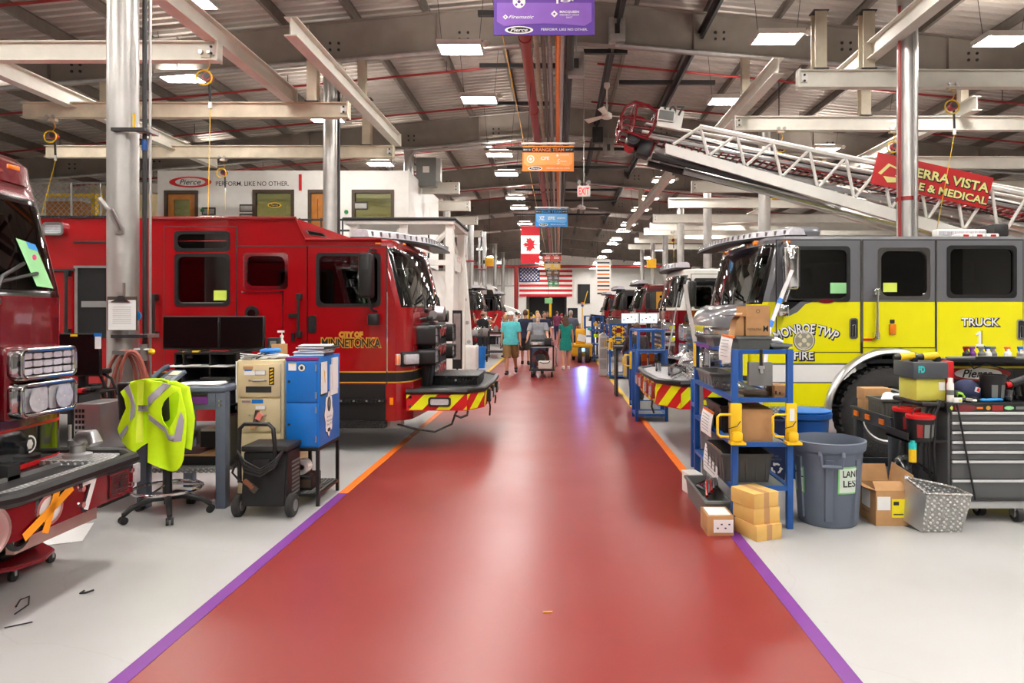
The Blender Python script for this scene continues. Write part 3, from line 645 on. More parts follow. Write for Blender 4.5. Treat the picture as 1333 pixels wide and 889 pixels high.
mb = MB()
for r in range(9):
    for c in range(11):
        if (r+c) % 2 == 0:
            px_, pz_ = x0+(cx1-x0)*(c+1)/12, z1-(z1-cz0)*(r+1)/10
            mb.prism([(px_+(.15 if q % 2 == 0 else .06)*math.sin(q*PI/5), pz_+(.15 if q % 2 == 0 else .06)*math.cos(q*PI/5)) for q in range(10)], 'y', yy-.1, yy-.09, 'white')
mb.build('stars', t)
yy = 35; x0, x1, z0, z1 = X(678, yy), X(702.5, yy), Z(342.5, yy), Z(294.5, yy); t = thing('national_flag', 'Canadian flag hanging vertically above the aisle', 'flag', ((x0+x1)/2, yy, z0)); h = z1-z0; w = x1-x0
MB().bb(x0, x1, yy-.01, yy+.01, z0, z0+h*.25, 'flagred').bb(x0, x1, yy-.01, yy+.01, z1-h*.25, z1, 'flagred').bb(x0, x1, yy-.01, yy+.01, z0+h*.25, z1-h*.25, 'white').build('cloth', t)
leaf = [(0, -1), (.08, -.45), (.62, -.6), (.5, -.36), (.98, .06), (.8, .14), (.88, .5), (.55, .42), (.42, .56), (.2, .28), (.28, .82), (.12, .72), (0, 1)]
L2 = leaf + [(-a, b) for a, b in leaf[-2:0:-1]]
MB().prism([((x0+x1)/2+(-b)*w*.4, (z0+z1)/2+a*w*.38) for a, b in L2], 'y', yy-.014, yy-.01, 'flagred').build('maple_leaf', t)
MB().cyl((x0-.1, yy, z1+.02), (x1+.1, yy, z1+.02), .02, 'white', 8).cyl((x0+.1, yy, z1), (x0+.1, yy, roofz(x0)), .006, 'dark', 5).cyl((x1-.1, yy, z1), (x1-.1, yy, roofz(x1)), .006, 'dark', 5).build('hanger_bar', t)
# red pipe across the far end
yy = 64; t = thing('fire_pipe', 'red fire pipe crossing the far end above the flag with a downpipe', 'pipe', (X(672, yy), yy, 0)); z = Z(347, yy)
MB().tube([(X(480, yy), yy, z), (X(900, yy), yy, z)], .14, 'redpipe', 12).build('crossing_pipe', t); MB().tube([(X(672, yy), yy, z), (X(672, yy), yy, 0)], .2, 'redpipe', 12).build('downpipe', t)
mb = MB(); yy = YF-.1
mb.bb(X(752, yy), X(768, yy), yy-.05, yy+.095, Z(395, yy), Z(370, yy), 'black'); solo('notice_board', mb, 'black notice board on the far white wall right of the flag', 'notice board')
mb = MB(); yy = 58.3; x0, x1 = X(776, yy), X(795, yy); mb.bb(x0, x1, yy, yy+.08, Z(385, yy), Z(338, yy), 'white')
for k in range(9): mb.bb(x0+.1, x1-.1, yy-.02, yy, Z(383-5*k, yy), Z(381-5*k, yy), 'orange' if k % 2 else 'dark')
for xx in (x0+.1, x1-.1): mb.cyl((xx, yy+.04, Z(338, yy)), (xx, yy+.04, roofz(xx)), .01, 'dark', 5)
solo('schedule_board', mb, 'tall white board of orange and black lines hung far down the right side', 'notice board')

# mezzanine office on the left
yy = 20.0; ox0, ox1 = X(205, yy), X(532, yy); oz1, oz0 = Z(222, yy), 3.3
t = thing('mezzanine_office', 'white mezzanine office with brown framed doors and windows behind the red truck', 'office', ((ox0+ox1)/2, yy, 0))
def pane(px0, px1, py0, py1): return (X(px0, yy), X(px1, yy), Z(py1, yy), Z(py0, yy))
holes = [pane(214, 258, 248, 320), pane(329, 383, 247, 300), pane(401, 425, 247, 320), pane(458, 513, 247, 300)]
mb = MB(); xs = sorted({ox0, ox1, *[h_[0] for h_ in holes], *[h_[1] for h_ in holes]}); zs = sorted({oz0, oz1, *[h_[2] for h_ in holes], *[h_[3] for h_ in holes]})
for a, b in zip(xs, xs[1:]):
    for c, d in zip(zs, zs[1:]):
        mx_, mz_ = (a+b)/2, (c+d)/2
        if not any(h_[0] < mx_ < h_[1] and h_[2] < mz_ < h_[3] for h_ in holes): mb.bb(a, b, yy, yy+.12, c, d, 'white')
mb.bb(ox1-.12, ox1, yy+.12, yy+5, oz0, oz1, 'white'); mb.bb(ox0, ox1, yy+.1, yy+5, oz1-.1, oz1, 'white'); mb.bb(ox0, ox1, yy+4.9, yy+5, oz0, oz1, 'beige'); mb.bb(ox0, ox1, yy+.12, yy+5, oz0, oz0+.1, 'beige'); mb.bb(ox0, ox0+.1, yy+.12, yy+5, oz0, oz1, 'white')
mb.build('wall_panel', t)
mb = MB(); mb.bb(ox0-1, ox1, yy-1.3, yy+5, 3.05, 3.25, 'galv')
for px in (210, 300, 400, 530): mb.bb(X(px, yy)-.08, X(px, yy)+.08, yy+.3, yy+.46, 0, 3.05, 'white')
mb.bb(ox0-1, ox1, yy+4.8, yy+5, 0, 3.05, 'white'); mb.build('deck_base', t)
for k, h_ in enumerate(holes):
    mb = MB(); b = .09; mb.ring([(h_[0], h_[2]), (h_[1], h_[2]), (h_[1], h_[3]), (h_[0], h_[3])], [(h_[0]+b, h_[2]+b), (h_[1]-b, h_[2]+b), (h_[1]-b, h_[3]-b), (h_[0]+b, h_[3]-b)], 'y', yy-.03, yy+.1, 'brown')
    fo = mb.build('door_frame' if k in (0, 2) else 'window_frame', t)
    if k in (0, 2):
        mb = MB(); o_, i_ = [(h_[0]+b, h_[2]), (h_[1]-b, h_[2]), (h_[1]-b, h_[3]-b), (h_[0]+b, h_[3]-b)], None
        g = .17; i_ = [(h_[0]+b+g, h_[2]+.8), (h_[1]-b-g, h_[2]+.8), (h_[1]-b-g, h_[3]-b-g), (h_[0]+b+g, h_[3]-b-g)]
        mb.ring(o_, i_, 'y', yy+.03, yy+.08, 'wood'); d_ = mb.build('door', t); MB().prism(i_, 'y', yy+.05, yy+.055, 'glasscl').build('pane', d_)
    else: MB().bb(h_[0]+b, h_[1]-b, yy+.03, yy+.036, h_[2]+b, h_[3]-b, 'glasscl').build('pane', fo)
x, z = X(248, yy), Z(237, yy); e = MB(); e.prism(ellipse(x, z, .62, .16), 'y', yy-.012, yy, 'chevr'); e.prism(ellipse(x, z, .44, .115), 'y', yy-.02, yy-.012, 'white'); e.build('oval_badge', t)
text('Pierce', .62, .15, (x, yy-.021, z), 'black', t, shear=.3, bold=.01); text('PERFORM. LIKE NO OTHER.', X(376, yy)-X(281, yy), .13, (X(328.5, yy), yy-.002, Z(239, yy)), 'dark', t, bold=.005)
e = MB(); x, z = X(357, yy), Z(267, yy); e.prism(ellipse(x, z, .2, .075), 'y', yy+.012, yy+.02, 'yellow'); e.prism(ellipse(x, z, .16, .055), 'y', yy+.006, yy+.012, 'black'); e.build('window_badge', t)
text('Pierce', .22, .06, (x, yy+.004, z), 'yellow', t, shear=.3)
mb = MB()
for px, py in ((272, 275), (321, 271), (321, 283), (470, 268), (475, 290)): mb.bb(X(px, yy)-.2, X(px, yy)+.2, yy-.02, yy, Z(py, yy)-.11, Z(py, yy)+.11, 'dark'); mb.bb(X(px, yy)-.17, X(px, yy)+.17, yy-.025, yy-.02, Z(py, yy)-.08, Z(py, yy)+.07, 'galv')
build_split(mb, 'framed_photo', t)
mb = MB(); mb.prism(ellipse(X(264, yy), Z(274, yy), .06, .06, 12), 'y', yy-.03, yy, 'green'); mb.prism(ellipse(X(451, yy), Z(276, yy), .06, .06, 12), 'y', yy-.03, yy, 'green'); mb.bb(X(391, yy)-.04, X(391, yy)+.04, yy-.02, yy, Z(248, yy), Z(227, yy), 'chevr'); mb.build('wall_sign', t)
# people sized figures are not visible in the office; desk lamps give it its own light
for px in (235, 360, 480):
    x = X(px, yy); MB().bb(x-.6, x+.6, yy+2, yy+2.3, oz1-.14, oz1-.1, mat('office_lamp', (255, 240, 214), noise=0, emit=26)).build('ceiling_lamp', t)
# railing along the mezzanine
mb = MB(); ry = yy-1.25
for px in range(250, 561, 28): mb.cyl((X(px, ry), ry, 3.25), (X(px, ry), ry, Z(284, ry)), .025, 'dark', 6)
for z in (Z(286, ry), Z(300, ry)): mb.tube([(X(230, ry), ry, z), (X(566, ry), ry, z)], .03, 'dark', 8)
solo('mezzanine_railing', mb, 'dark railing in front of the white mezzanine office', 'railing')
# storage mezzanine with chain link at far left
t = thing('chain_link_cage', 'chain link storage cage with yellow frame on the far left mezzanine', 'cage', (X(80, 19), 19, 0)); y = 19.0
mb = MB(); i = 0
xa, xb, za, zb = X(-40, y), X(148, y), 3.3, Z(238, y)
q = xa
while q < xb:
    mb.tube([(q, y, za), (min(q+zb-za, xb), y, za+min(zb-za, xb-q))], .008, 'galv', 4); mb.tube([(q, y, zb), (min(q+zb-za, xb), y, zb-min(zb-za, xb-q))], .008, 'galv', 4); q += .16
mb.build('mesh', t)
mb = MB()
for px in (-40, 30, 93, 131, 148): mb.cyl((X(px, y), y, 0), (X(px, y), y, zb), .03, 'galv', 8)
mb.tube([(xa, y, zb), (xb, y, zb)], .03, 'galv', 8); mb.build('frame', t)
mb = MB(); mb.bb(xa, xb, y+.1, y+5, 3.1, 3.25, 'galv'); mb.bb(xa, xb, y+4.9, y+5, 0, 6.2, 'beige'); mb.build('deck', t)
mb = MB(); mb.bb(X(60, y+2), X(130, y+2), y+2, y+2.15, Z(256, y+2), Z(252, y+2), 'yellow'); mb.bb(X(119, y+1), X(124, y+1), y+1, y+1.15, 3.25, Z(252, y+1), 'yellow'); mb.bb(X(60, y+2), X(105, y+2), y+2, y+3, 3.25, Z(262, y+2), 'wood'); mb.build('stored_frame', t)
# electrical cabinets under the girder beside the office
mb = MB(); yy = 21.6
mb.box((X(556, yy), yy, Z(225, yy)), (.62, .35, .9), 'bingray', bev=.02); mb.box((X(571, yy), yy, Z(222, yy)), (.16, .3, .7), 'alu'); mb.bb(X(556, yy)-.1, X(556, yy)+.1, yy-.19, yy-.17, Z(226, yy), Z(218, yy), 'white'); mb.tube([(X(534, yy), yy, 3.2), (X(534, yy), yy, Z(205, yy)), (X(540, yy), yy, Z(197, yy)), (X(640, yy), yy, Z(190, yy))], .05, 'alu', 10)
solo('electrical_cabinet', mb, 'grey electrical cabinet with bent conduit above the stair tower', 'cabinet')

# white stair tower beyond the red cab
yy = 15.2; t = thing('stair_tower', 'white braced steel stair tower beyond the red cab', 'stair tower', (X(575, yy), yy, 0)); zt = Z(292, yy)
x1 = X(585, yy); x0 = X(455, yy)
mb = MB()
for x in (x0, X(520, yy), x1-.09): mb.bb(x, x+.18, yy, yy+.18, 0, zt, 'white')
mb.bb(x1-.09, x1+.09, yy+1.8, yy+1.98, 0, zt, 'white'); mb.bb(x0, x0+.18, yy+1.8, yy+1.98, 0, zt, 'white'); mb.build('post', t)
mb = MB(); mb.bb(x0-.1, x1+.12, yy-.06, yy+2.05, zt, zt+.09, 'white'); mb.build('deck', t); mb = MB(); mb.tube([(x0-.12, yy-.08, zt+.11), (x1+.14, yy-.08, zt+.11), (x1+.14, yy+2.05, zt+.11)], .035, 'dark', 8); mb.build('edge_rail', t)
mb = MB()
for a, b in (((x0+.1, zt-.1), (X(498, yy), Z(335, yy))), ((X(498, yy), Z(335, yy)), (X(520, yy), zt-.1)), ((X(522, yy), zt-.1), (X(545, yy), Z(330, yy))), ((x1, zt-.1), (X(545, yy), Z(335, yy)))): mb.tube([(a[0], yy+.09, a[1]), (b[0], yy+.09, b[1])], .06, 'white', 6)
mb.tube([(x1, yy+.1, zt-.2), (x1, yy+1.9, Z(345, yy))], .06, 'white', 6); mb.bb(x0, x1, yy+.03, yy+.13, Z(345, yy), Z(338, yy), 'white'); mb.build('brace', t)
mb = MB(); mb.bb(x1-.55, x1-.1, yy+.2, yy+1.8, 0, Z(352, yy), 'white'); mb.bb(x1-.1, x1-.06, yy+.2, yy+1.8, 0, Z(352, yy), 'white'); mb.build('enclosure', t)
mb = MB(); mb.bb(x1+.1, x1+.12, yy+.1, yy+1.0, Z(352, yy), Z(330, yy), 'white'); mb.build('notice_panel', t)
text('NOTICE', .5, .12, (x1+.125, yy+.55, Z(336, yy)), 'chevr', t, '+x')
mb = MB(); P = [(594, 298), (601, 299), (606, 350), (610, 400), (614, 450), (615, 478), (608, 478), (606, 440), (600, 380), (596, 330)]
FY = 21.4; mb.prism([(X(a, FY), max(.02, Z(b, FY))) for a, b in P], 'y', FY, FY+.3, 'white'); mb.bb(X(606, FY), X(616, FY), FY-.05, FY+.35, 0, .12, 'white')
for b in (330, 360, 390, 420, 445): mb.cyl((X(600+(b-330)*.09, FY), FY-.03, Z(b, FY)), (X(600+(b-330)*.09, FY), FY, Z(b, FY)), .06, 'galv', 10)
solo('curved_frame', mb, 'curved white steel frame behind the plain white cabinet', 'frame')
yy = 14.6; mb = MB(); mb.bb(X(589, yy), X(601, yy), yy, yy+.1, 0.55, Z(404, yy), 'black'); mb.bb(X(590.5, yy), X(599.5, yy), yy-.012, yy, .75, Z(408, yy), 'galv'); mb.bb(X(590, yy), X(600, yy), yy-.1, yy+.25, 0, .06, 'black'); mb.bb(X(594, yy), X(596, yy), yy, yy+.08, .05, .6, 'black'); solo('display_stand', mb, 'black framed display stand in front of the white stair tower', 'display stand')
# ------------------------------------------------------------------ fire trucks
class Truck:
    """u runs forward from the cab front (negative = back), y from the near side, z up; d = +1 faces right, -1 faces left"""
    def __init__(s, name, label, d, Xf, Y0, Wd=2.45, group=None):
        s.d, s.Xf, s.Y0, s.W = d, Xf, Y0, Wd
        s.t = thing(name, label, 'fire truck', (Xf - d*2, Y0 + Wd/2, 0), group)
    def x(s, u): return s.Xf + s.d*u
    def p(s, u, y, z): return Vector((s.Xf + s.d*u, s.Y0 + y, z))
    def bb(s, mb, u0, u1, y0, y1, z0, z1, m, bev=0): return mb.bb(s.x(u0), s.x(u1), s.Y0+y0, s.Y0+y1, z0, z1, m, bev)
    def pr(s, mb, poly, y0, y1, m): return mb.prism([(s.x(u), z) for u, z in poly], 'y', s.Y0+y0, s.Y0+y1, m)
    def plan(s, mb, poly, z0, z1, m, mside=None): return mb.prism([(s.x(u), s.Y0+y) for u, y in poly], 'z', z0, z1, m, mside)
    def cyl(s, mb, a, b, r, m, seg=14, r2=None): return mb.cyl(s.p(*a), s.p(*b), r, m, seg, r2)
    def tube(s, mb, pts, r, m, seg=8, closed=False): return mb.tube([s.p(*q) for q in pts], r, m, seg, closed)
    def add(s, mb, name, parent=None, label=None, ang=35):
        o = mb.build(name, parent or s.t, ang)
        if label: o['label'] = label
        return o
    def text(s, tx, w, h, u, y, z, m, face='-y', **k): return text(tx, w, h, s.p(u, y, z), m, s.t, face, **k)

    def outline(s, fo, L, r, us, inset=0, bow=.06, n=6):
        W_ = s.W; r = max(r-inset, .05); P = [(-L, inset)] + [(u, inset) for u in us] + [(fo-r-inset, inset)]
        f0 = fo - inset - bow
        for k in range(1, n+1): a = PI/2*k/n; P.append((f0-r+r*math.sin(a)+bow*0*k/n, inset+r-r*math.cos(a)))
        yy = [inset+r+(W_-2*inset-2*r)*k/6 for k in range(1, 6)]
        for y in yy: P.append((f0+bow*(1-((y-W_/2)/(W_/2-r-inset))**2), y))
        for k in range(0, n): a = PI/2*k/n; P.append((f0-r+r*math.cos(a), W_-inset-r+r*math.sin(a)))
        P += [(fo-r-inset, W_-inset)] + [(u, W_-inset) for u in us[::-1]] + [(-L, W_-inset)]
        return P
    def cab(s, L, zbot, zroof, bands, holes, wind, rake=.2, r=.34, arch=None, front_bands=None, roofm=None):
        """bands: [(ztop, material)...] ascending; holes [(u0,u1,z0,z1)]; wind (z0,z1)"""
        us = sorted({-L+.001+0*h for h in ()} | {q for h in holes for q in h[:2]} | ({arch[0]-arch[2], arch[0]+arch[2]} if arch else set()))
        us = [u for u in us if -L < u < -.1]
        z0, z1 = wind; b = .045
        zs = {zbot, zroof, z0, z1, z0+b, z1-b, zroof-.05} | {h[q] for h in holes for q in (2, 3)} | {bz for bz, _ in bands if zbot < bz < zroof}
        if arch: zs.add(arch[1]+arch[2])
        zs = sorted(zs)
        def fo(z): return 0 if z <= z0 else -rake*(z-z0)/(zroof-z0) if z < zroof-.051 else -rake-.0
        def bandmat(z, bs=None):
            for bz, m in (bs or bands):
                if z < bz: return m
            return (bs or bands)[-1][1]
        ns = len(us)+2; nn = len(s.outline(0, L, r, us)); a0, a1 = ns-1+2, nn-ns-2   # windshield index range
        for lay, ins in ((0, 0), (1, .045)):
            mb = MB(); V = [[mb.bm.verts.new(s.p(u, y, z)) for u, y in s.outline(fo(z), L, r, us, ins)] for z in zs]
            for a in range(len(zs)-1):
                zm = (zs[a]+zs[a+1])/2
                for k in range(nn-1):
                    front = a0 <= k < a1; inw = z0 < zm < z1
                    if front and inw:
                        edge = zm < z0+b or zm > z1-b or k in (a0, a1-1)
                        if not edge: continue
                        m = 'blackgl'
                    else: m = bandmat(zm, front_bands if front and front_bands else None)
                    O = s.outline(0, L, r, us)
                    um = (O[k][0]+O[k+1][0])/2
                    side = k < ns-1 or k >= nn-ns
                    if side and any(h[0] < um < h[1] and h[2] < zm < h[3] for h in holes): continue
                    if side and arch and abs(um-arch[0]) < arch[2] and zm < arch[1]+arch[2]: continue
                    if lay: m = 'interior'
                    mb.face([V[a][k], V[a][k+1], V[a+1][k+1], V[a+1][k]], mb.mi(m))
                mb.face([V[a][0], V[a+1][0], V[a+1][-1], V[a][-1]], mb.mi('interior' if lay else bandmat(zm)))
            if not lay:
                top = [mb.bm.verts.new(s.p(u if u < -L+.01 else u-.04 if u > -r-rake-.02 else u, min(max(y, .05), s.W-.05), zroof+.035)) for u, y in s.outline(fo(zroof), L, r, us)]
                rm = roofm or bands[-1][1]
                for k in range(nn-1): mb.face([V[-1][k], V[-1][k+1], top[k+1], top[k]], mb.mi(rm))
                mb.face(top, mb.mi(rm)); mb.face([V[-1][0], top[0], top[-1], V[-1][-1]], mb.mi(rm))
                mb.face(V[0][::-1], mb.mi('dark'))
                if arch:
                    uc, zc, R = arch; N = 28
                    for ysd, yin in ((0, .5), (s.W, s.W-.5)):
                        for q in range(N):
                            ua, ub = uc-R+2*R*q/N, uc-R+2*R*(q+1)/N
                            za, zb = (zc+math.sqrt(max(0, R*R-(v-uc)**2)) for v in (ua, ub))
                            za, zb = max(za, zbot), max(zb, zbot)
                            lo = zbot
                            for bz in sorted({x_ for x_, _ in bands if zbot < x_ < zc+R} | {zc+R}):
                                A0, A1, B0, B1 = max(lo, za), max(bz, za), max(lo, zb), max(bz, zb)
                                if A1 > A0+1e-4 or B1 > B0+1e-4:
                                    mb.poly([s.p(ua, ysd, A0), s.p(ub, ysd, B0), s.p(ub, ysd, B1), s.p(ua, ysd, A1)], bandmat((lo+bz)/2))
                                lo = bz
                            mb.poly([s.p(ua, ysd, za), s.p(ub, ysd, zb), s.p(ub, yin, zb), s.p(ua, yin, za)], 'dark')
            bmesh.ops.remove_doubles(mb.bm, verts=mb.bm.verts[:], dist=.0004)
            s.add(mb, 'cab_shell' if not lay else 'cab_lining', ang=30)
        # windshield glass
        mb = MB(); zz = [z for z in zs if z0+b-1e-4 <= z <= z1-b+1e-4]
        R = [[s.p(u+.004, y, z) for u, y in s.outline(fo(z), L, r, us)[a0+1:a1]] for z in zz]
        mb.loft(R, 'glasscl', cap=False, closed=False); s.add(mb, 'windshield')
        # wipers
        mb = MB()
        for y in (.45, 1.0, 1.55):
            s.tube(mb, [(.05, y, z0-.03), (.05-rake*.2, y+.12, z0+.12), (-.02-rake*.35, y+.42, z0+.22)], .013, 'black', 6); s.tube(mb, [(.03-rake*.1, y-.0, z0+.06), (0-rake*.3, y+.5, z0+.16)], .012, 'black', 6); mb.ball(s.p(.06, y, z0-.04), .035, 'black', 8, 6)
        s.add(mb, 'wipers')
        # seats, steering wheel, back wall
        mb = MB(); s.bb(mb, -L+.05, -.2, .08, s.W-.08, 1.15, 1.2, 'interior'); s.bb(mb, -1.62, -1.55, .1, s.W-.1, 1.2, 2.0, 'interior'); s.add(mb, 'cab_floor')
        for u, y in ((-1.05, .25), (-1.05, 1.65), (-2.55, .3), (-2.55, 1.6)):
            if u < -L+.4: continue
            mb = MB(); s.bb(mb, u-.28, u+.28, y, y+.5, 1.2, 1.62, 'seat', .06); s.bb(mb, u-.4, u-.24, y, y+.5, 1.5, 2.15, 'seat', .06); s.bb(mb, u-.38, u-.26, y+.1, y+.4, 2.13, 2.4, 'seat', .05); s.add(mb, 'cab_seat')
        mb = MB(); mb.lathe([(.2+.02*math.cos(q*PI/4), .02*math.sin(q*PI/4)) for q in range(9)], s.p(-.55, .5 if s.d < 0 else 1.9, 1.85), 'black', 'x', 20); s.add(mb, 'steering_wheel')
        s.zs = zs; return s
    def window(s, u0, u1, z0, z1, fm='black', r=.07, pane='glassdk', both=True, name='side_window'):
        for y0, y1, yp in ((-.012, .05, .015), (s.W-.05, s.W+.012, s.W-.015))[:2 if both else 1]:
            mb = MB(); o = [(s.x(u), z) for u, z in rrect(u0-.018, u1+.018, z0-.018, z1+.018, .05)]; i_ = [(s.x(u), z) for u, z in rrect(u0+.022, u1-.022, z0+.022, z1-.022, r)]
            mb.ring(o, i_, 'y', s.Y0+y0, s.Y0+y1, fm); w = s.add(mb, name)
            mb = MB(); mb.prism([(s.x(u), z) for u, z in rrect(u0+.01, u1-.01, z0+.01, z1-.01, r)], 'y', s.Y0+yp-.003, s.Y0+yp+.003, pane); s.add(mb, 'pane', w)
    def door(s, u0, u1, z0, z1, hole, bands, y=0, name='cab_door'):
        """a proud door skin with a window opening, a dark gap line round it"""
        mb = MB(); g = .012
        mb.ring([(s.x(u), z) for u, z in ((u0-g, z0-g), (u1+g, z0-g), (u1+g, z1+g), (u0-g, z1+g))], [(s.x(u), z) for u, z in ((u0, z0), (u1, z0), (u1, z1), (u0, z1))], 'y', s.Y0-.0015, s.Y0+.01, 'dark')
        H = [] if not hole else hole if isinstance(hole, list) else [hole]
        xs = sorted(q for q in {u0, u1} | {h[k] for h in H for k in (0, 1)} if u0 <= q <= u1); zs = sorted({z0, z1} | {h[k] for h in H for k in (2, 3)} | {b for b, _ in bands if z0 < b < z1})
        for a, b in zip(xs, xs[1:]):
            for c, e in zip(zs, zs[1:]):
                um, zm = (a+b)/2, (c+e)/2
                if any(h[0] < um < h[1] and h[2] < zm < h[3] for h in H): continue
                m = next((m_ for bz, m_ in bands if zm < bz), bands[-1][1])
                i = mb.mi(m); q = [mb.bm.verts.new(s.p(uu, -.006, zz)) for uu, zz in ((a, c), (b, c), (b, e), (a, e))]; mb.face(q, i)
        i = mb.mi(bands[-1][1])
        for (ua, za), (ub, zb) in (((u0, z0), (u1, z0)), ((u1, z0), (u1, z1)), ((u1, z1), (u0, z1)), ((u0, z1), (u0, z0))):
            mb.face([mb.bm.verts.new(s.p(*q)) for q in ((ua, -.006, za), (ub, -.006, zb), (ub, 0, zb), (ua, 0, za))], i)
        bmesh.ops.remove_doubles(mb.bm, verts=mb.bm.verts[:], dist=.0003)
        return s.add(mb, name, ang=25)
    def wheel(s, u, zc, R=.53, y0=.02, name='front_wheel', width=.36, letters=False):
        o = s.p(u, y0, zc); k = R/.53
        mb = MB(); T = [(.30*k, .03), (.33*k, .0), (.43*k, -.012), (.49*k, .02), (.515*k, .05), (R, .07), (R, width-.05), (.49*k, width), (.3*k, width-.02)]
        mb.lathe(T, o, 'rubber', 'y', 40)
        for q in range(40):
            a = 2*PI*q/40
            for yy in (.10, .22): mb.box(o+Vector(((R+.004)*math.cos(a), yy, (R+.004)*math.sin(a))), (.03, .09, .05), 'rubber', Matrix.Rotation(-a, 3, 'Y'))
        tw = s.add(mb, name)
        mb = MB(); mb.lathe([(.31*k, .035), (.30*k, .02), (.285*k, .03), (.27*k, .07), (.20*k, .10), (.15*k, .06), (.15*k, -.0), (.11*k, -.06), (.001, -.07)], o, 'hubsteel', 'y', 32)
        s.add(mb, 'rim', tw)
        mb = MB()
        for q in range(10):
            a = 2*PI*q/10; c = o+Vector((.19*k*math.cos(a), .1, .19*k*math.sin(a))); mb.cyl(c+Vector((0, -.06, 0)), c, .016, 'chrome', 6)
        for q in range(10):
            a = 2*PI*(q+.5)/10; c = o+Vector((.235*k*math.cos(a), .088, .235*k*math.sin(a))); mb.cyl(c+Vector((0, -.004, 0)), c+Vector((0, .01, 0)), .022, 'black', 10)
        s.add(mb, 'lug_nuts', tw)
        if letters:
            for tx, a0 in (('GOODYEAR', -PI/2), ):
                n = len(tx)
                for q, ch in enumerate(tx):
                    a = a0 - .62 + 1.24*q/(n-1)
                    ob = text(ch, .05, .075, o+Vector((.405*math.cos(a), -.018, .405*math.sin(a))), mat('tyre_letter', (52, 52, 54), .7), s.t); ob.rotation_euler = (0, -(a+PI/2), 0)
        return tw
    def chevrons(s, mb, f, L, z0, z1, slope=1, step=.34, wid=.17, off=0):
        """f(s, z) -> world; yellow bars over a red face"""
        h = z1-z0; q = -h*2+off
        while q < L+h*2:
            P = [(q, z0), (q+wid, z0), (q+wid+slope*h, z1), (q+slope*h, z1)]
            # clip to 0..L
            for lim, sg in ((0, 1), (L, -1)):
                out = []
                for k in range(len(P)):
                    a, b = P[k], P[(k+1) % len(P)]; ia, ib = (a[0]-lim)*sg >= 0, (b[0]-lim)*sg >= 0
                    if ia: out.append(a)
                    if ia != ib:
                        t_ = (lim-a[0])/(b[0]-a[0]); out.append((lim, a[1]+t_*(b[1]-a[1])))
                P = out
                if not P: break
            if len(P) >= 3: mb.poly([f(a, b) for a, b in P], 'chevy')
            q += step
    def bumper(s, plan, z0, z1, m, rail='black', top='plateblk', railh=.05, chev=None):
        """plan: list of (u, y) corner points from the near back round to the far back"""
        mb = MB(); s.plan(mb, plan, z0, z1, m); s.add(mb, 'bumper')
        mb = MB(); s.tube(mb, [(u, y, z1+railh*.4) for u, y in plan], railh*.75, rail, 8); s.add(mb, 'bumper_rail')
        mb = MB(); s.plan(mb, plan, z1, z1+railh*.5, top); s.add(mb, 'bumper_deck')
        if chev:
            mb = MB()
            for k, (sl, off) in chev.items():
                a, b = Vector(plan[k]), Vector(plan[k+1]); dd = b-a; Ln = dd.length; dd.normalize(); n_ = Vector((dd.y, -dd.x))
                if n_.dot(a+b-Vector((0, s.W))) < 0 and True: pass
                c = Vector((-.5, s.W/2)); n_ = n_ if n_.dot((a+b)/2-c) > 0 else -n_
                s.chevrons(mb, lambda q, z, a=a, dd=dd, n_=n_: s.p(*(a+dd*q+n_*.004), z), Ln, z0+.01, z1-.005, sl, off=off)
            s.add(mb, 'chevron_stripes')
    def lightbar(s, pts, z, h=.1, wd=.3, m='ledlens', name='light_bar'):
        mb = MB(); R = []
        for k, (u, y) in enumerate(pts):
            R.append([s.p(u+a, y, z+b) for a, b in ((-wd/2, 0), (wd/2, 0), (wd/2-.02, h*.8), (wd/2-.06, h), (-wd/2+.06, h), (-wd/2+.02, h*.8))])
        mb.loft(R, m); o = s.add(mb, name)
        mb = MB(); R = [[s.p(u+a, y, z+b) for a, b in ((-wd/2-.02, -.03), (wd/2+.02, -.03), (wd/2+.02, .0), (-wd/2-.02, .0))] for u, y in pts]
        mb.loft(R, 'black'); s.add(mb, 'light_bar_base', o)
        mb = MB()
        for k in range(len(pts)-1):
            for q in range(4):
                f = (q+.5)/4; u = pts[k][0]*(1-f)+pts[k+1][0]*f; y = pts[k][1]*(1-f)+pts[k+1][1]*f
                mb.box(s.p(u+wd/2-.01, y, z+h*.45), (.03, .02, h*.6), 'chrome')
        s.add(mb, 'light_modules', o)
    def mirror(s, u, z, m='black', h=.55, y=-.28):
        mb = MB(); mb.box(s.p(u, y, z), (.14, .24, h), m, bev=.035, seg=3); o = s.add(mb, 'wing_mirror')
        mb = MB(); s.bb(mb, u-.075, u-.07, y-.1, y+.1, z-h*.44, z+h*.44, 'chrome'); s.add(mb, 'mirror_glass', o)
        mb = MB(); s.tube(mb, [(u+.05, .02, z+h*.6), (u+.04, y, z+h*.58), (u+.02, y, z+h*.45)], .018, m); s.tube(mb, [(u, y, z-h*.4), (u+.04, y+.05, z-h*.75), (u+.06, .02, z-h*.8)], .018, m); s.add(mb, 'mirror_arm', o)
        mb = MB(); mb.box(s.p(u+.06, y+.1, z-h*.98), (.13, .14, .14), m, bev=.02); s.add(mb, 'spot_mirror', o)
    def handle(s, u, z0, z1, m='black', y=-.07):
        mb = MB(); s.tube(mb, [(u, y, z0), (u, y, z1)], .017, m, 10)
        for z in (z0+.03, z1-.03): s.bb(mb, u-.03, u+.03, y-.005, .0, z-.04, z+.04, m, .008)
        s.add(mb, 'grab_handle')
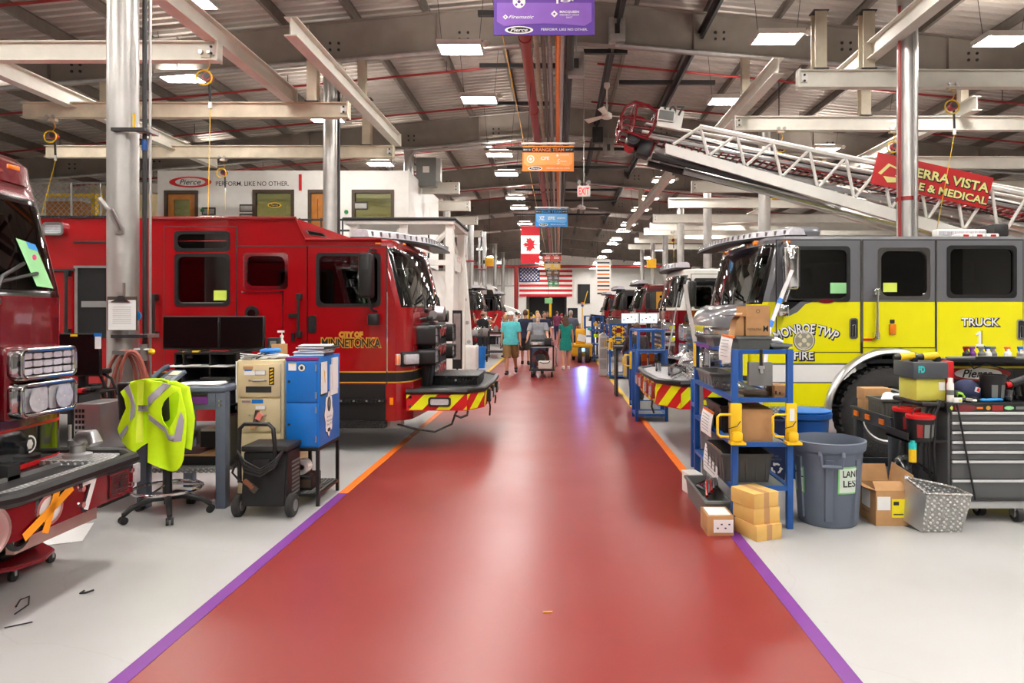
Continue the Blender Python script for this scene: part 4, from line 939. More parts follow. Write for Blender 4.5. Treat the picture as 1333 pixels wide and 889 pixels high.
    def latch(s, u, z, m='black', w=.1, h=.22):
        mb = MB(); mb.ring([(s.x(a), b) for a, b in rrect(u-w/2, u+w/2, z-h/2, z+h/2, .03)], [(s.x(a), b) for a, b in rrect(u-w/2+.015, u+w/2-.015, z-h/2+.015, z+h/2-.015, .02)], 'y', s.Y0-.02, s.Y0, m); s.bb(mb, u-w/2+.012, u+w/2-.012, -.012, -.006, z-h/2+.012, z+h/2-.012, 'dark'); s.bb(mb, u-.02, u+.02, -.028, -.01, z-h*.42, z+h*.2, m if m != 'chrome' else 'black', .006); s.add(mb, 'door_latch')
    def head_lamp(s, y0, y1, z0, z1, bez='chrome', lens='lens', u=0, dep=.12, cells=(2, 1), name='head_lamp', label=None):
        mb = MB(); o_ = rrect(s.Y0+y0, s.Y0+y1, z0, z1, min(.05, (z1-z0)*.3)); b = .03; i_ = rrect(s.Y0+y0+b, s.Y0+y1-b, z0+b, z1-b, .02)
        mb.ring(o_, i_, 'x', s.x(u-.05), s.x(u+dep), bez); bmesh.ops.bevel(mb.bm, geom=[e for e in mb.bm.edges if all(abs(v.co.x-s.x(u+dep)) < 1e-4 for v in e.verts)], offset=.009, segments=2, affect='EDGES', profile=.5); o = s.add(mb, name, label=label)
        mb = MB(); nx, nz = cells; ww, hh = (y1-y0-2*b)/nx, (z1-z0-2*b)/nz
        for a in range(nx):
            for c in range(nz): mb.prism(rrect(s.Y0+y0+b+a*ww+.006, s.Y0+y0+b+(a+1)*ww-.006, z0+b+c*hh+.006, z0+b+(c+1)*hh-.006, min(.02, hh*.3, ww*.3)), 'x', s.x(u), s.x(u+dep-.02), lens)
        s.add(mb, 'lamp_lens', o)
        mb = MB(); s.bb(mb, u-.05, u+dep-.05, y0+b*.7, y1-b*.7, z0+b*.7, z1-b*.7, 'dark'); s.add(mb, 'lamp_back', o)
    def chassis(s, L):
        mb = MB(); s.bb(mb, -L, .1, .75, .85, .55, .8, 'dark'); s.bb(mb, -L, .1, s.W-.85, s.W-.75, .55, .8, 'dark'); s.bb(mb, -2.0, -1.5, .3, s.W-.3, .45, .6, 'dark'); s.bb(mb, -.2, -.05, .75, s.W-.75, .5, .8, 'dark'); s.cyl(mb, (-1.7, .3, .54), (-1.7, s.W-.3, .54), .07, 'dark', 10)
        s.add(mb, 'chassis_frame')

# --- the red engine at left, cab facing the aisle
R = Truck('fire_truck', 'red fire engine lettered in gold, black and yellow chevron bumper, left of the aisle', 1, -1.80, 8.6)
def ru(px): return X(px, 8.6) - R.Xf
def rz(py): return Z(py, 8.6)
RB = [(rz(498.5), 'red'), (rz(497), 'gold'), (rz(485), 'black'), (rz(483.3), 'gold'), (9, 'red')]
h1 = (ru(413.5), ru(494), rz(397.5), rz(331)); h2 = (ru(319), ru(373.5), rz(374.5), rz(331)); h3 = (ru(229.5), ru(298), rz(397), rz(332))
RL = 3.3
hU = (ru(229), ru(298), rz(325.5), rz(302.5))
R.cab(RL, rz(548), rz(314), RB, [h1, h2, h3, (hU[0], hU[1], hU[2], rz(314))], (rz(400), rz(322)), rake=.2, r=.24, arch=(-1.75, .54, .68))
R.window(*h1); R.window(*h2, fm='chrome', r=.09); R.window(*h3)
R.door(ru(401), ru(503), rz(500), rz(321), h1, RB)
R.door(ru(309), ru(399.5), rz(500), rz(321), h2, RB, name='cab_side_panel')
R.door(ru(214), ru(307.5), rz(520), rz(296), [h3, hU], RB)
mb = MB(); R.bb(mb, ru(503.6), ru(505), -.012, .0, rz(483), rz(380), 'chrome'); R.add(mb, 'door_hinge')
mb = MB(); R.bb(mb, ru(307.8), ru(309.2), -.014, 0, rz(450), rz(296), 'chrome'); R.add(mb, 'door_hinge')
# raised roof with sloped front, upper windows
mb = MB(); ua, ub, uc = ru(385), ru(398), ru(460); zt, zr = rz(284), rz(314)
xs = sorted({-RL, hU[0], hU[1], ua}); zs_ = sorted({zr, hU[3], zt})
for y in (0, R.W):
    for a, b in zip(xs, xs[1:]):
        for c, e in zip(zs_, zs_[1:]):
            if hU[0] < (a+b)/2 < hU[1] and hU[2] < (c+e)/2 < hU[3]: continue
            mb.poly([R.p(a, y, c), R.p(b, y, c), R.p(b, y, e), R.p(a, y, e)], 'red')
    s_ = 1 if y == 0 else -1
    mb.poly([R.p(ua, y, zt), R.p(ua, y, zr), R.p(ub, y, zr)], 'red'); mb.poly([R.p(ua, y, zt), R.p(ub, y, zr), R.p(uc, y+s_*.42, zr+.03)], 'red')
mb.poly([R.p(ua, 0, zt), R.p(uc, .42, zr+.03), R.p(uc, R.W-.42, zr+.03), R.p(ua, R.W, zt)], 'red')
mb.poly([R.p(-RL, 0, zt), R.p(ua, 0, zt), R.p(ua, R.W, zt), R.p(-RL, R.W, zt)], 'red'); mb.poly([R.p(-RL, 0, zr), R.p(-RL, 0, zt), R.p(-RL, R.W, zt), R.p(-RL, R.W, zr)], 'red')
bmesh.ops.remove_doubles(mb.bm, verts=mb.bm.verts[:], dist=.0004); R.add(mb, 'raised_roof', ang=0)
R.window(*hU, name='upper_window')
mb = MB(); R.tube(mb, [(-RL, -.005, zt), (ua, -.005, zt), (ub, -.005, zr+.02), (-.42, -.005, rz(312))], .022, 'red', 8); R.add(mb, 'roof_edge')
A_, B_, C_ = R.p(ua, 0, zt), R.p(ub, 0, zr), R.p(uc, .42, zr+.03); nn_ = (B_-A_).cross(C_-A_).normalized()
if nn_.y > 0: nn_ = -nn_
mb = MB(); q = [A_*a+B_*b+C_*c+nn_*.008 for a, b, c in ((.48, .45, .07), (.30, .62, .08), (.18, .42, .40), (.36, .30, .34))]
q2 = [sum(q, Vector())/4+(v-sum(q, Vector())/4)*.78+nn_*.004 for v in q]
mb.poly(q, 'chrome'); mb.poly(q2, 'blackgl'); R.add(mb, 'quarter_window')
# rear body
mb = MB(); u0, u1 = -9.0, ru(200)
R.bb(mb, u0, u1, 0, R.W, .85, rz(284), 'red'); R.bb(mb, u0, u1, .15, R.W-.15, .45, .85, 'dark'); R.add(mb, 'body')
mb = MB(); R.bb(mb, u0, ru(146), -.02, .3, rz(284), rz(281), 'plateblk'); R.add(mb, 'body_trim')
mb = MB(); a, b = ru(102), ru(146)
R.bb(mb, a, b, -.006, 0, rz(440), rz(349), 'black'); R.bb(mb, a-.04, b+.04, -.03, 0, rz(349), rz(346), 'galv'); R.bb(mb, a+.05, b-.03, -.02, -.005, rz(400), rz(392), 'alu')
R.bb(mb, a-.035, a, -.02, 0, rz(440), rz(349), 'galv'); R.bb(mb, b, b+.035, -.02, 0, rz(440), rz(349), 'galv'); R.add(mb, 'equipment_compartment')
mb = MB()
for k in range(18): z = rz(349)+.012+.024*k*.9; R.bb(mb, a-.04, b+.04, -.012, 0, z, z+.018, 'red')
R.bb(mb, a-.05, b+.05, -.03, 0, rz(316), rz(314), 'dark'); R.add(mb, 'roll_up_shutter')
mb = MB()
for k in range(16): z = rz(440)+.05*k; R.bb(mb, ru(66), ru(96), -.01, 0, z, z+.045, 'red')
R.bb(mb, ru(64), ru(99), -.03, 0, rz(353), rz(350), 'dark'); R.add(mb, 'roll_up_shutter')
mb = MB(); mb.ring([(R.x(u), z) for u, z in rrect(ru(59), ru(87), rz(307), rz(290), .05)], [(R.x(u), z) for u, z in rrect(ru(62), ru(84), rz(304.5), rz(292.5), .03)], 'y', R.Y0-.06, R.Y0, 'chrome'); o = R.add(mb, 'scene_light')
mb = MB()
for k in range(4): R.bb(mb, ru(62), ru(84), -.045, -.0, rz(304.5)+.029*k, rz(304.5)+.029*k+.025, 'lens')
R.add(mb, 'lens', o)
R.handle(ru(91), rz(435), rz(353)); R.handle(ru(204), rz(438), rz(384)); R.handle(ru(391), rz(438), rz(383))
R.latch(ru(407), rz(422)); 
mb = MB(); R.cyl(mb, (ru(328.5), -.025, rz(407)), (ru(328.5), 0, rz(407)), .085, 'black', 20); R.cyl(mb, (ru(328.5), -.03, rz(408)), (ru(328.5), -.02, rz(408)), .05, 'blackgl', 16); R.add(mb, 'fuel_inlet')
mb = MB(); R.bb(mb, ru(315), ru(370), -.016, 0, rz(381), rz(379), 'chrome'); R.bb(mb, ru(368), ru(369.5), -.012, 0, rz(437), rz(382), 'chrome'); R.bb(mb, ru(377), ru(387), -.04, 0, rz(413.5), rz(408.5), 'black'); R.bb(mb, ru(380), ru(384), -.03, 0, rz(444), rz(433), 'black'); R.add(mb, 'panel_trim')
mb = MB(); R.bb(mb, ru(278), ru(296), .004, .008, rz(391), rz(378), 'postit'); R.bb(mb, ru(233), ru(297), .004, .008, rz(395.5), rz(393.5), 'bingray'); build_split(mb, 'window_note', R.t)
for tx, w, h, py in (('CITY OF', 30, 6.4, 435.5), ('MINNETONKA', 76, 11, 446.0)):
    for m, bo, e in (('gold', .1, .002), ('black' if h > 8 else 'gold', .02, .004)):
        R.text(tx, w/103.3, h/103.3, ru(457)+(.004 if m == 'black' else 0), -.0065, rz(py)-(.004 if m == 'black' else 0), m, bold=bo, ext=e)
R.mirror(ru(484), rz(360), y=-.22)
R.lightbar([(-.72, .12), (-.38, .5), (-.16, .95), (-.08, 1.3), (-.05, 1.7), (-.05, 2.3)], rz(315)+.08, .10, .22)
mb = MB(); 
for k in range(5): R.bb(mb, -.3, -.235, .55+.33*k-.06, .55+.33*k+.06, rz(314)-.02, rz(314)+.03, 'amber', .01)
R.bb(mb, ru(489), ru(496), -.02, .02, rz(318), rz(316), 'amber'); build_split(mb, 'marker_light', R.t)
# step well and chassis
mb = MB(); R.bb(mb, ru(436), ru(502), -.01, .02, rz(556), rz(500), 'black'); R.bb(mb, ru(430), ru(503), -.06, .05, rz(524), rz(519), 'plateblk'); R.bb(mb, ru(430), ru(503), -.08, .05, rz(556), rz(547), 'plateblk')
for k in range(4): R.bb(mb, ru(445)+.16*k, ru(445)+.16*k+.02, -.075, -.06, rz(522), rz(520), 'galv')
R.add(mb, 'step_well')
mb = MB(); R.bb(mb, ru(507.5), ru(512), -.012, .01, rz(527), rz(517.5), 'amber'); R.add(mb, 'corner_marker')
R.chassis(9); R.wheel(-1.75, .54); R.wheel(-6.6, .54, name='rear_wheel')
mb = MB(); R.bb(mb, -.42, -.2, .1, .3, .28, .45, 'galv'); R.tube(mb, [(-.3, .15, .33), (0, -.05, .3), (.25, .0, .25), (.45, .1, .33), (.5, .2, .5)], .015, 'black', 6); R.add(mb, 'tow_bracket')
# front: grille, lamps, siren
mb = MB(); R.bb(mb, -.06, .08, .55, R.W-.55, .72, 1.62, 'black', .02); R.bb(mb, .07, .1, .62, R.W-.62, .78, 1.55, 'dark'); g = R.add(mb, 'grille')
for k in range(3):
    z = .86+.26*k; mb = MB(); R.bb(mb, .1, .125, .8, R.W-.8, z, z+.19, 'chrome', .01)
    for q in range(2):
        y = 1.0+.35*q; mb.prism([(R.Y0+y, z+.03), (R.Y0+y+.1, z+.15), (R.Y0+y+.18, z+.1), (R.Y0+y+.3, z+.16), (R.Y0+y+.22, z+.04), (R.Y0+y+.14, z+.08)], 'x', R.x(.125), R.x(.13), 'redpipe')
    R.add(mb, 'grille_badge', g)
for y in (.34, R.W-.66):
    R.head_lamp(y, y+.34, 1.31, 1.58, 'black', 'lens', .0, .2, (2, 2)); R.head_lamp(y-.02, y+.36, 1.05, 1.27, 'black', 'lens', .0, .2, (3, 2))
mb = MB(); mb.box(R.p(-.1, .12, 1.16), (.26, .1, .19), 'black', rot=.75, bev=.02); o = R.add(mb, 'turn_signal'); mb = MB(); mb.box(R.p(-.06, .07, 1.16), (.2, .08, .13), 'lens', rot=.75, bev=.02); mb.box(R.p(-.21, -.01, 1.16), (.05, .06, .14), 'amber', rot=.75, bev=.01); R.add(mb, 'lens', o)
mb = MB(); R.cyl(mb, (.1, .7, 1.72), (.1, 1.1, 1.72), .06, 'galv', 14); R.cyl(mb, (.12, .8, 1.74), (.24, .8, 1.74), .1, 'alu', 16); R.cyl(mb, (.12, 1.0, 1.70), (.26, 1.0, 1.70), .08, 'dark', 16); R.bb(mb, .0, .1, .6, 1.2, 1.64, 1.70, 'dark'); R.add(mb, 'siren_horn')
mb = MB(); R.tube(mb, [(.02, .22, 1.66), (.13, .24, 1.68), (.13, .4, 1.68)], .02, 'black', 8); mb.ball(R.p(.13, .24, 1.68), .035, 'black', 8, 6); R.add(mb, 'grab_nub')
plan = [(-.10, -.03), (.66, -.03), (.84, .30), (.86, R.W/2), (.84, R.W-.30), (.66, R.W+.03), (-.10, R.W+.03)]
R.bumper(plan, .52, .74, 'chevr', chev={0: (1, .1), 1: (1, .12), 2: (1, 0), 3: (-1, 0), 4: (-1, 0)})
mb = MB(); R.bb(mb, .12, .70, .72, 1.62, .76, .86, 'plateblk', .01); R.bb(mb, .1, .72, .70, 1.64, .86, .895, 'plateblk', .01); R.cyl(mb, (.41, .71, .83), (.41, .69, .83), .015, 'alu', 8); R.add(mb, 'hose_tray')
mb = MB(); mb.ring([(R.x(u), z) for u, z in rrect(.18, .46, .575, .69, .03)], [(R.x(u), z) for u, z in rrect(.205, .435, .595, .67, .02)], 'y', R.Y0-.06, R.Y0-.03, 'black'); R.bb(mb, .205, .435, -.052, -.03, .595, .67, 'lens'); R.add(mb, 'side_light')
mb = MB()
for z in (.58, .69): R.cyl(mb, (-.05, -.045, z), (-.05, -.03, z), .018, 'chrome', 10)
R.add(mb, 'bumper_bolts')
mb = MB()
for y, m in ((.55, 'dark'), (1.0, 'dark'), (1.6, 'dark')): R.bb(mb, .855, .9, y, y+.14, .56, .72, m); R.bb(mb, .9, .92, y+.03, y+.11, .59, .69, 'lens')
R.tube(mb, [(.88, .5, .6), (.9, .5, .5), (.89, .53, .38)], .012, 'black', 6); R.tube(mb, [(.88, 1.3, .6), (.9, 1.3, .52), (.89, 1.3, .44)], .012, 'black', 6); build_split(mb, 'bumper_light', R.t)
mb = MB(); R.tube(mb, [(.52, .05, .5), (.5, .0, .46), (.58, 0, .43), (.66, .0, .46), (.66, .05, .5)], .016, 'dark', 8); R.add(mb, 'tow_eye')

# --- grey and yellow truck at right
G = Truck('fire_truck', 'grey over yellow fire truck lettered in black and white, right of the aisle', -1, 2.22, 8.0)
def gu(px): return -(X(px, 8.0) - G.Xf)
def gz(py): return Z(py, 8.0)
GB = [(gz(499), 'lime'), (gz(497), 'gray'), (gz(475), 'white'), (gz(472.5), 'gray'), (gz(393), 'lime'), (9, 'gray')]
k1 = (gu(1104.5), gu(1024), gz(391), gz(322.5)); k2 = (gu(1208.5), gu(1144), gz(388), gz(324.5)); k3 = (gu(1321), gu(1234), gz(386), gz(321.5))
GL = 3.6; arch = (gu(1160), gz(541), .745)
G.cab(GL, gz(529), gz(311), GB, [k1, k2, k3], (gz(396), gz(316)), rake=.19, r=.25, arch=arch)
G.window(*k1); G.window(*k2, fm='chrome', r=.09); G.window(*k3)
G.door(gu(1119.5), gu(1011), gz(458), gz(313), k1, GB)
G.door(gu(1216.5), gu(1123.5), gz(452), gz(313), k2, GB, name='cab_side_panel'); G.door(gu(1331), gu(1219.5), gz(500), gz(313), k3, GB)
mb = MB(); G.bb(mb, gu(1122.8), gu(1120.2), -.014, 0, gz(460), gz(314), 'chrome'); G.add(mb, 'door_hinge'); mb = MB(); G.bb(mb, gu(1219), gu(1217.2), -.012, 0, gz(463), gz(313), 'chrome'); G.add(mb, 'door_hinge')
# grey scoop below the front side window
mb = MB(); P = [(1016, 391), (1104, 391), (1104, 392.5), (1058, 392.5), (1048, 396), (1038, 406), (1028, 411), (1016, 411)]
G.pr(mb, [(gu(a), gz(b)) for a, b in P], -.008, 0, 'gray'); P = [(1018, 390.5), (1050, 390.5), (1041, 393), (1031, 401), (1026, 404), (1018, 404)]
G.pr(mb, [(gu(a), gz(b)) for a, b in P], -.012, -.006, 'blackgl'); G.add(mb, 'window_scoop')
mb = MB(); rows_ = []
for q in range(33):
    a = -.08+(PI+.16)*q/32; c_, s_ = math.cos(a), math.sin(a)
    rows_.append([Vector((G.x(gu(1160)+r_*c_), G.Y0+y_, max(.58, gz(541)+r_*s_))) for r_, y_ in ((.72, .02), (.715, -.03), (.735, -.06), (.765, -.055), (.79, -.03), (.80, .01))])
mb.loft(rows_, 'alu'); G.add(mb, 'wheel_arch_trim', ang=60)
G.chassis(8); G.wheel(gu(1157), .55, R=.55, y0=-.02, letters=True)
mb = MB(); G.bb(mb, -9, -GL-.06, 0, G.W, .6, gz(393), 'lime'); G.bb(mb, -9, -GL-.06, 0, G.W, gz(393), 2.6, 'gray'); G.add(mb, 'body'); G.wheel(-6.8, .55, R=.55, y0=.02, name='rear_wheel')
mb = MB(); G.bb(mb, gu(1078), gu(986), -.04, .1, gz(538.5), gz(529.5), 'platefine'); G.add(mb, 'side_step')
G.handle(gu(1138.5), gz(440), gz(377), 'chrome'); G.latch(gu(1110.5), gz(427.5), 'chrome', h=.24); G.latch(gu(1328), gz(429), 'chrome', h=.24)
mb = MB(); G.bb(mb, gu(1165.5), gu(1156.5), -.03, 0, gz(435.5), gz(422), 'amber', .008); G.bb(mb, gu(1164), gu(1158), -.012, 0, gz(421), gz(416), 'dark'); G.bb(mb, gu(1135), gu(1122.5), -.012, 0, gz(443.5), gz(440.5), 'chevr'); G.add(mb, 'side_marker')
mb = MB(); G.bb(mb, gu(1103), gu(1081), .004, .008, gz(382), gz(368), 'ltgreen'); G.bb(mb, gu(1168), gu(1150), .004, .008, gz(380), gz(368), 'postit'); build_split(mb, 'window_note', G.t)
for q, m in ((0, 'black'), (0, 'paper')):
    e = .002 if m == 'black' else .005; dx = .007 if m == 'black' else 0; bo = .09 if m == 'black' else .015
    G.text('MONROE TWP', 85/111+q, 12/111+q, gu(1049)-dx, -.006, gz(427.5)-dx, m, bend=.75, bold=bo, ext=e); G.text('FIRE', 25/111+q, 10/111+q, gu(1046)-dx, -.006, gz(463)-dx, m, bold=bo, ext=e)
    G.text('TRUCK', 48/111+q, 10/111+q, gu(1275)-dx, -.006, gz(419)-dx, m, bold=bo, ext=e)
    P = [(-.045, 0), (.045, 0), (.045, .022), (.016, .03), (.016, .18), (-.004, .18), (-.045, .15), (-.045, .128), (-.014, .14), (-.014, .03), (-.045, .022)]; k_ = 1.0 if m == 'paper' else 1.12
    mb = MB(); mb.prism([(X(1275, 8)+u*k_+dx*1.5, gz(441)-.09*k_+v*k_-dx) for u, v in P], 'y', G.Y0-.006-e, G.Y0-.006, m); G.add(mb, 'numeral')
mb = MB(); mb.prism(ellipse(X(1046.5, 8.0), gz(443), .122, .122), 'y', G.Y0-.009, G.Y0-.006, mat('emblem_beige', (214, 208, 176), .5)); mb.ring(ellipse(X(1046.5, 8.0), gz(443), .128, .128), ellipse(X(1046.5, 8.0), gz(443), .12, .12), 'y', G.Y0-.01, G.Y0-.006, 'dark'); maltese(mb, X(1046.5, 8.0), gz(443), .105, G.Y0-.009, mat('emblem_grey', (150, 146, 130), .5), MATS['emblem_beige']); G.add(mb, 'maltese_emblem'); G.text('FIRE', .08, .025, gu(1046.5), -.011, gz(443)+.093, 'paper'); G.text('DEPT', .08, .025, gu(1046.5), -.011, gz(443)-.093, 'paper')
mb = MB(); mb.prism(ellipse(X(1075, 8), gz(392), .09, .025, 20), 'y', G.Y0-.014, G.Y0-.006, 'maroon'); G.add(mb, 'oval_badge')
G.mirror(gu(1021), gz(350), 'chrome', .5, y=-.2)
G.lightbar([(-.62, .1), (-.3, .5), (-.12, .9), (-.04, 1.3), (-.02, 1.8), (-.02, 2.35)], gz(311)+.06, .08, .2)
mb = MB(); G.bb(mb, gu(1083), gu(1030), .3, 1.2, gz(306), gz(290), 'gray', .06); G.add(mb, 'roof_unit')
mb = MB(); G.bb(mb, gu(1306), gu(1238), .3, .42, gz(306.5), gz(294), 'white', .02)
for k in range(12): G.bb(mb, gu(1303.5)+.048*k, gu(1303.5)+.048*k+.035, .285, .3, gz(302), gz(297), 'ledlens')
for k in range(3):
    c = gu(1292-18*k+8); G.bb(mb, c-.075, c+.075, .1, .28, gz(309), gz(302.5), 'white', .015); G.bb(mb, c-.03, c+.03, .09, .1, gz(308), gz(304), 'chevr')
G.add(mb, 'roof_light_array'); mb = MB(); G.bb(mb, gu(1329), gu(1308), .2, .6, gz(306), gz(288), 'dark', .03); G.add(mb, 'roof_box')
mb = MB()
for k in range(6): G.bb(mb, -.26, -.2, .45+.3*k-.06, .45+.3*k+.06, gz(311)-.03, gz(311)+.02, 'amber', .01)
G.bb(mb, gu(1028), gu(1018), -.02, .02, gz(316), gz(313.5), 'amber'); build_split(mb, 'marker_light', G.t)
mb = MB(); rings = []
for y, k in ((.14, .25), (.3, .8), (.6, 1), (1.2, 1.04), (1.85, 1), (2.15, .8), (2.31, .25)):
    rings.append([G.p(u*k-.02, y, z) for u, z in ((0, 1.86), (.12, 1.84), (.22, 1.77), (.28, 1.68), (.30, 1.58))] + [G.p(-.05, y, 1.58)])
mb.loft(rings, 'gray'); G.add(mb, 'nose_cowl', ang=50)
mb = MB(); rings = []
for y, k in ((.14, .25), (.3, .8), (.6, 1), (1.2, 1.04), (1.85, 1), (2.15, .8), (2.31, .25)): rings.append([G.p(u*k-.02, y, z) for u, z in ((.30, 1.58), (.30, 1.2), (.28, 1.0))] + [G.p(-.05, y, 1.0), G.p(-.05, y, 1.58)])
mb.loft(rings, 'lime'); G.add(mb, 'nose_panel', ang=50)
mb = MB(); G.bb(mb, .25, .36, .6, 1.85, .95, 1.5, 'chrome', .02); G.bb(mb, .355, .37, .68, 1.77, 1.0, 1.45, 'dark'); g = G.add(mb, 'grille'); mb = MB()
for k in range(5): G.bb(mb, .36, .39, .68, 1.77, 1.02+.09*k, 1.06+.09*k, 'chrome')
G.add(mb, 'grille_bars', g)
for y in (.18, 1.9):
    G.head_lamp(y, y+.38, 1.34, 1.58, 'chrome', 'lens', .1, .3, (2, 1)); G.head_lamp(y, y+.38, 1.06, 1.30, 'chrome', 'lens', .1, .3, (2, 1))
mb = MB()
for y in (.6, 1.75): mb.lathe([(.02, -.2), (.03, -.1), (.05, -.03), (.11, .02), (.12, .03)], G.p(.45, y, 1.12), 'chrome', 'x', 16)
G.add(mb, 'air_horn')
plan = [(-.10, -.03), (.78, -.03), (1.0, .35), (1.03, G.W/2), (1.0, G.W-.35), (.78, G.W+.03), (-.10, G.W+.03)]
G.bumper(plan, .62, .90, 'chevr', top='plate', chev={0: (-1, .05), 1: (-1, .1), 2: (-1, 0), 3: (1, 0), 4: (1, 0)})
mb = MB(); mb.ball(G.p(.42, 1.2, .95), (.2, .2, .28), 'plate', 16, 10); G.bb(mb, .2, .62, 1.0, 1.6, .92, 1.02, 'plate', .02); G.add(mb, 'hose_well_cover')
mb = MB(); G.tube(mb, [(.75, .9, .93), (.75, .9, 1.03), (.68, .95, 1.06), (.56, 1.0, 1.02), (.54, 1.0, .93)], .035, 'chrome', 10); G.cyl(mb, (.82, 1.5, .92), (.82, 1.5, 1.05), .04, 'chrome', 12); G.bb(mb, .3, .6, .25, .6, .92, 1.02, 'plate', .02); G.tube(mb, [(.6, .3, .95), (.7, .3, 1.02), (.8, .45, .95)], .03, 'chrome', 8); G.add(mb, 'bumper_fittings')
mb = MB()
for y in (.5, 1.0, 1.6, 2.0): G.bb(mb, 1.0, 1.05, y, y+.18, .68, .86, 'redpipe', .01); G.bb(mb, 1.05, 1.07, y+.03, y+.15, .71, .83, 'lens')
G.tube(mb, [(1.04, .5, .66), (1.05, .5, .58), (1.02, .5, .5)], .012, 'black', 6); build_split(mb, 'bumper_light', G.t)
mb = MB(); mb.lathe([(.26, 0), (.27, .02), (.18, .04), (.05, .06), (.04, .5), (.03, .62)], G.p(.33, .35, .0), 'galv', seg=20); mb.cyl(G.p(.33, .35, .5), G.p(.33, .35, .62), .06, 'rubber', 14); G.add(mb, 'outrigger_foot')

# --- dark maroon truck at the left edge, only its front in view
D = Truck('fire_truck', 'dark maroon fire truck front with white 7 on its bumper, cut by the left edge', 1, -3.5, 2.62)
DB = [(.72, 'maroon'), (.75, 'chevr'), (.98, 'blackgl'), (1.0, 'chevr'), (9, 'maroon')]
dw = (-1.45, -.5, 1.85, 2.5)
D.cab(3.4, .6, 2.66, DB, [dw], (1.86, 2.55), rake=.2, r=.28); D.window(*dw)
D.door(-1.55, -.42, .75, 2.6, dw, DB)
mb = MB(); R_ = []
for z, k in ((2.64, 0), (2.78, -.02), (2.84, -.1)): R_.append([D.p(u+(-.2 if u > -1 else 0)+k*(1 if u > -1 else 0)+.02, max(.0, min(D.W, y)), z) for u, y in D.outline(0, 3.4, .34, [])])
mb.loft(R_, 'maroon'); D.add(mb, 'roof_cap', ang=40)
mb = MB()
for k in range(5): D.bb(mb, -.2, -.185, .45+.39*k-.05, .45+.39*k+.05, 2.72, 2.75, 'amber', .005)
build_split(mb, 'marker_light', D.t)
mb = MB(); D.bb(mb, -.04, .06, .45, D.W-.85, .75, 1.7, 'chrome', .02); D.bb(mb, .05, .07, .52, D.W-1.02, .82, 1.62, 'dark'); g = D.add(mb, 'grille'); mb = MB()
for k in range(7): D.bb(mb, .06, .09, .52, D.W-1.02, .84+.11*k, .90+.11*k, 'chrome')
D.add(mb, 'grille_bars', g)
for y in (.12, 1.66):
    D.head_lamp(y, y+.5, 1.315, 1.525, 'chrome', 'ledlens', -.1, .24, (5, 3), name='warning_light'); D.head_lamp(y, y+.5, 1.075, 1.30, 'chrome', 'lens', -.1, .24, (2, 1))
    mb = MB(); D.bb(mb, -.15, .05, y-.02, y+.48, 1.06, 1.535, 'maroon', .03); D.add(mb, 'lamp_pod')
    for q in (.135, .365):
        mb = MB(); mb.lathe([(.001, .0), (.05, .008), (.075, .03), (.08, .034)], D.p(.112, y+q, 1.1875), 'lens', 'x', 20); mb.ball(D.p(.125, y+q, 1.1875), .022, 'white', 10, 6); D.add(mb, 'lamp_reflector')
mb = MB(); c = D.p(-.038, 1.95, .87); mb.prism(ellipse(c.y, c.z, .06, .06, 20), 'x', c.x-.05, c.x+.002, 'white'); mb.prism(ellipse(c.y, c.z, .047, .047, 20), 'x', c.x, c.x+.004, 'dark'); mb.prism(ellipse(c.y, c.z, .026, .035, 6), 'x', c.x, c.x+.006, 'white'); D.add(mb, 'round_emblem')
mb = MB(); D.bb(mb, -.2, -.195, D.W-.05, D.W-.015, .62, .97, 'chevy'); D.add(mb, 'edge_reflection')  # yellow reflection on the cab corner, put in as a coloured strip
# sheet taped inside the windshield
mb = MB(); o = [D.p(-.024-.2*(z-1.86)/.8, y, z) for y, z in ((1.94, 2.25), (2.10, 2.22), (2.17, 1.92), (2.02, 1.93))]; mb.poly(o, 'ltgreen'); mb.poly([q+Vector((.003, 0, 0)) for q in (o[0]*.5+o[1]*.5, o[1], o[1]*.85+o[2]*.15, (o[0]+o[1])*.425+(o[2]+o[3])*.075)], 'skyblue'); mb.ball((o[1]+(o[2]-o[1])*.3+Vector((.004, -.06, 0))), (.002, .02, .02), mat('pink_dot', (240, 80, 150), .6), 8, 6); D.add(mb, 'taped_sheet', label='green sheet with blue tape in the windshield')
D.wheel(-1.8, .54); D.chassis(3.4)
D.Xf = -3.72
plan = [(-.12, .0), (.25, .08), (.74, 1.15), (.72, 2.2), (.55, 2.36), (-.12, 2.36)]
mb = MB(); D.plan(mb, plan, .49, .70, 'maroon'); D.add(mb, 'bumper')
mb = MB(); D.tube(mb, [(u, y, .725) for u, y in plan], .045, 'black', 10); D.add(mb, 'bumper_rail')
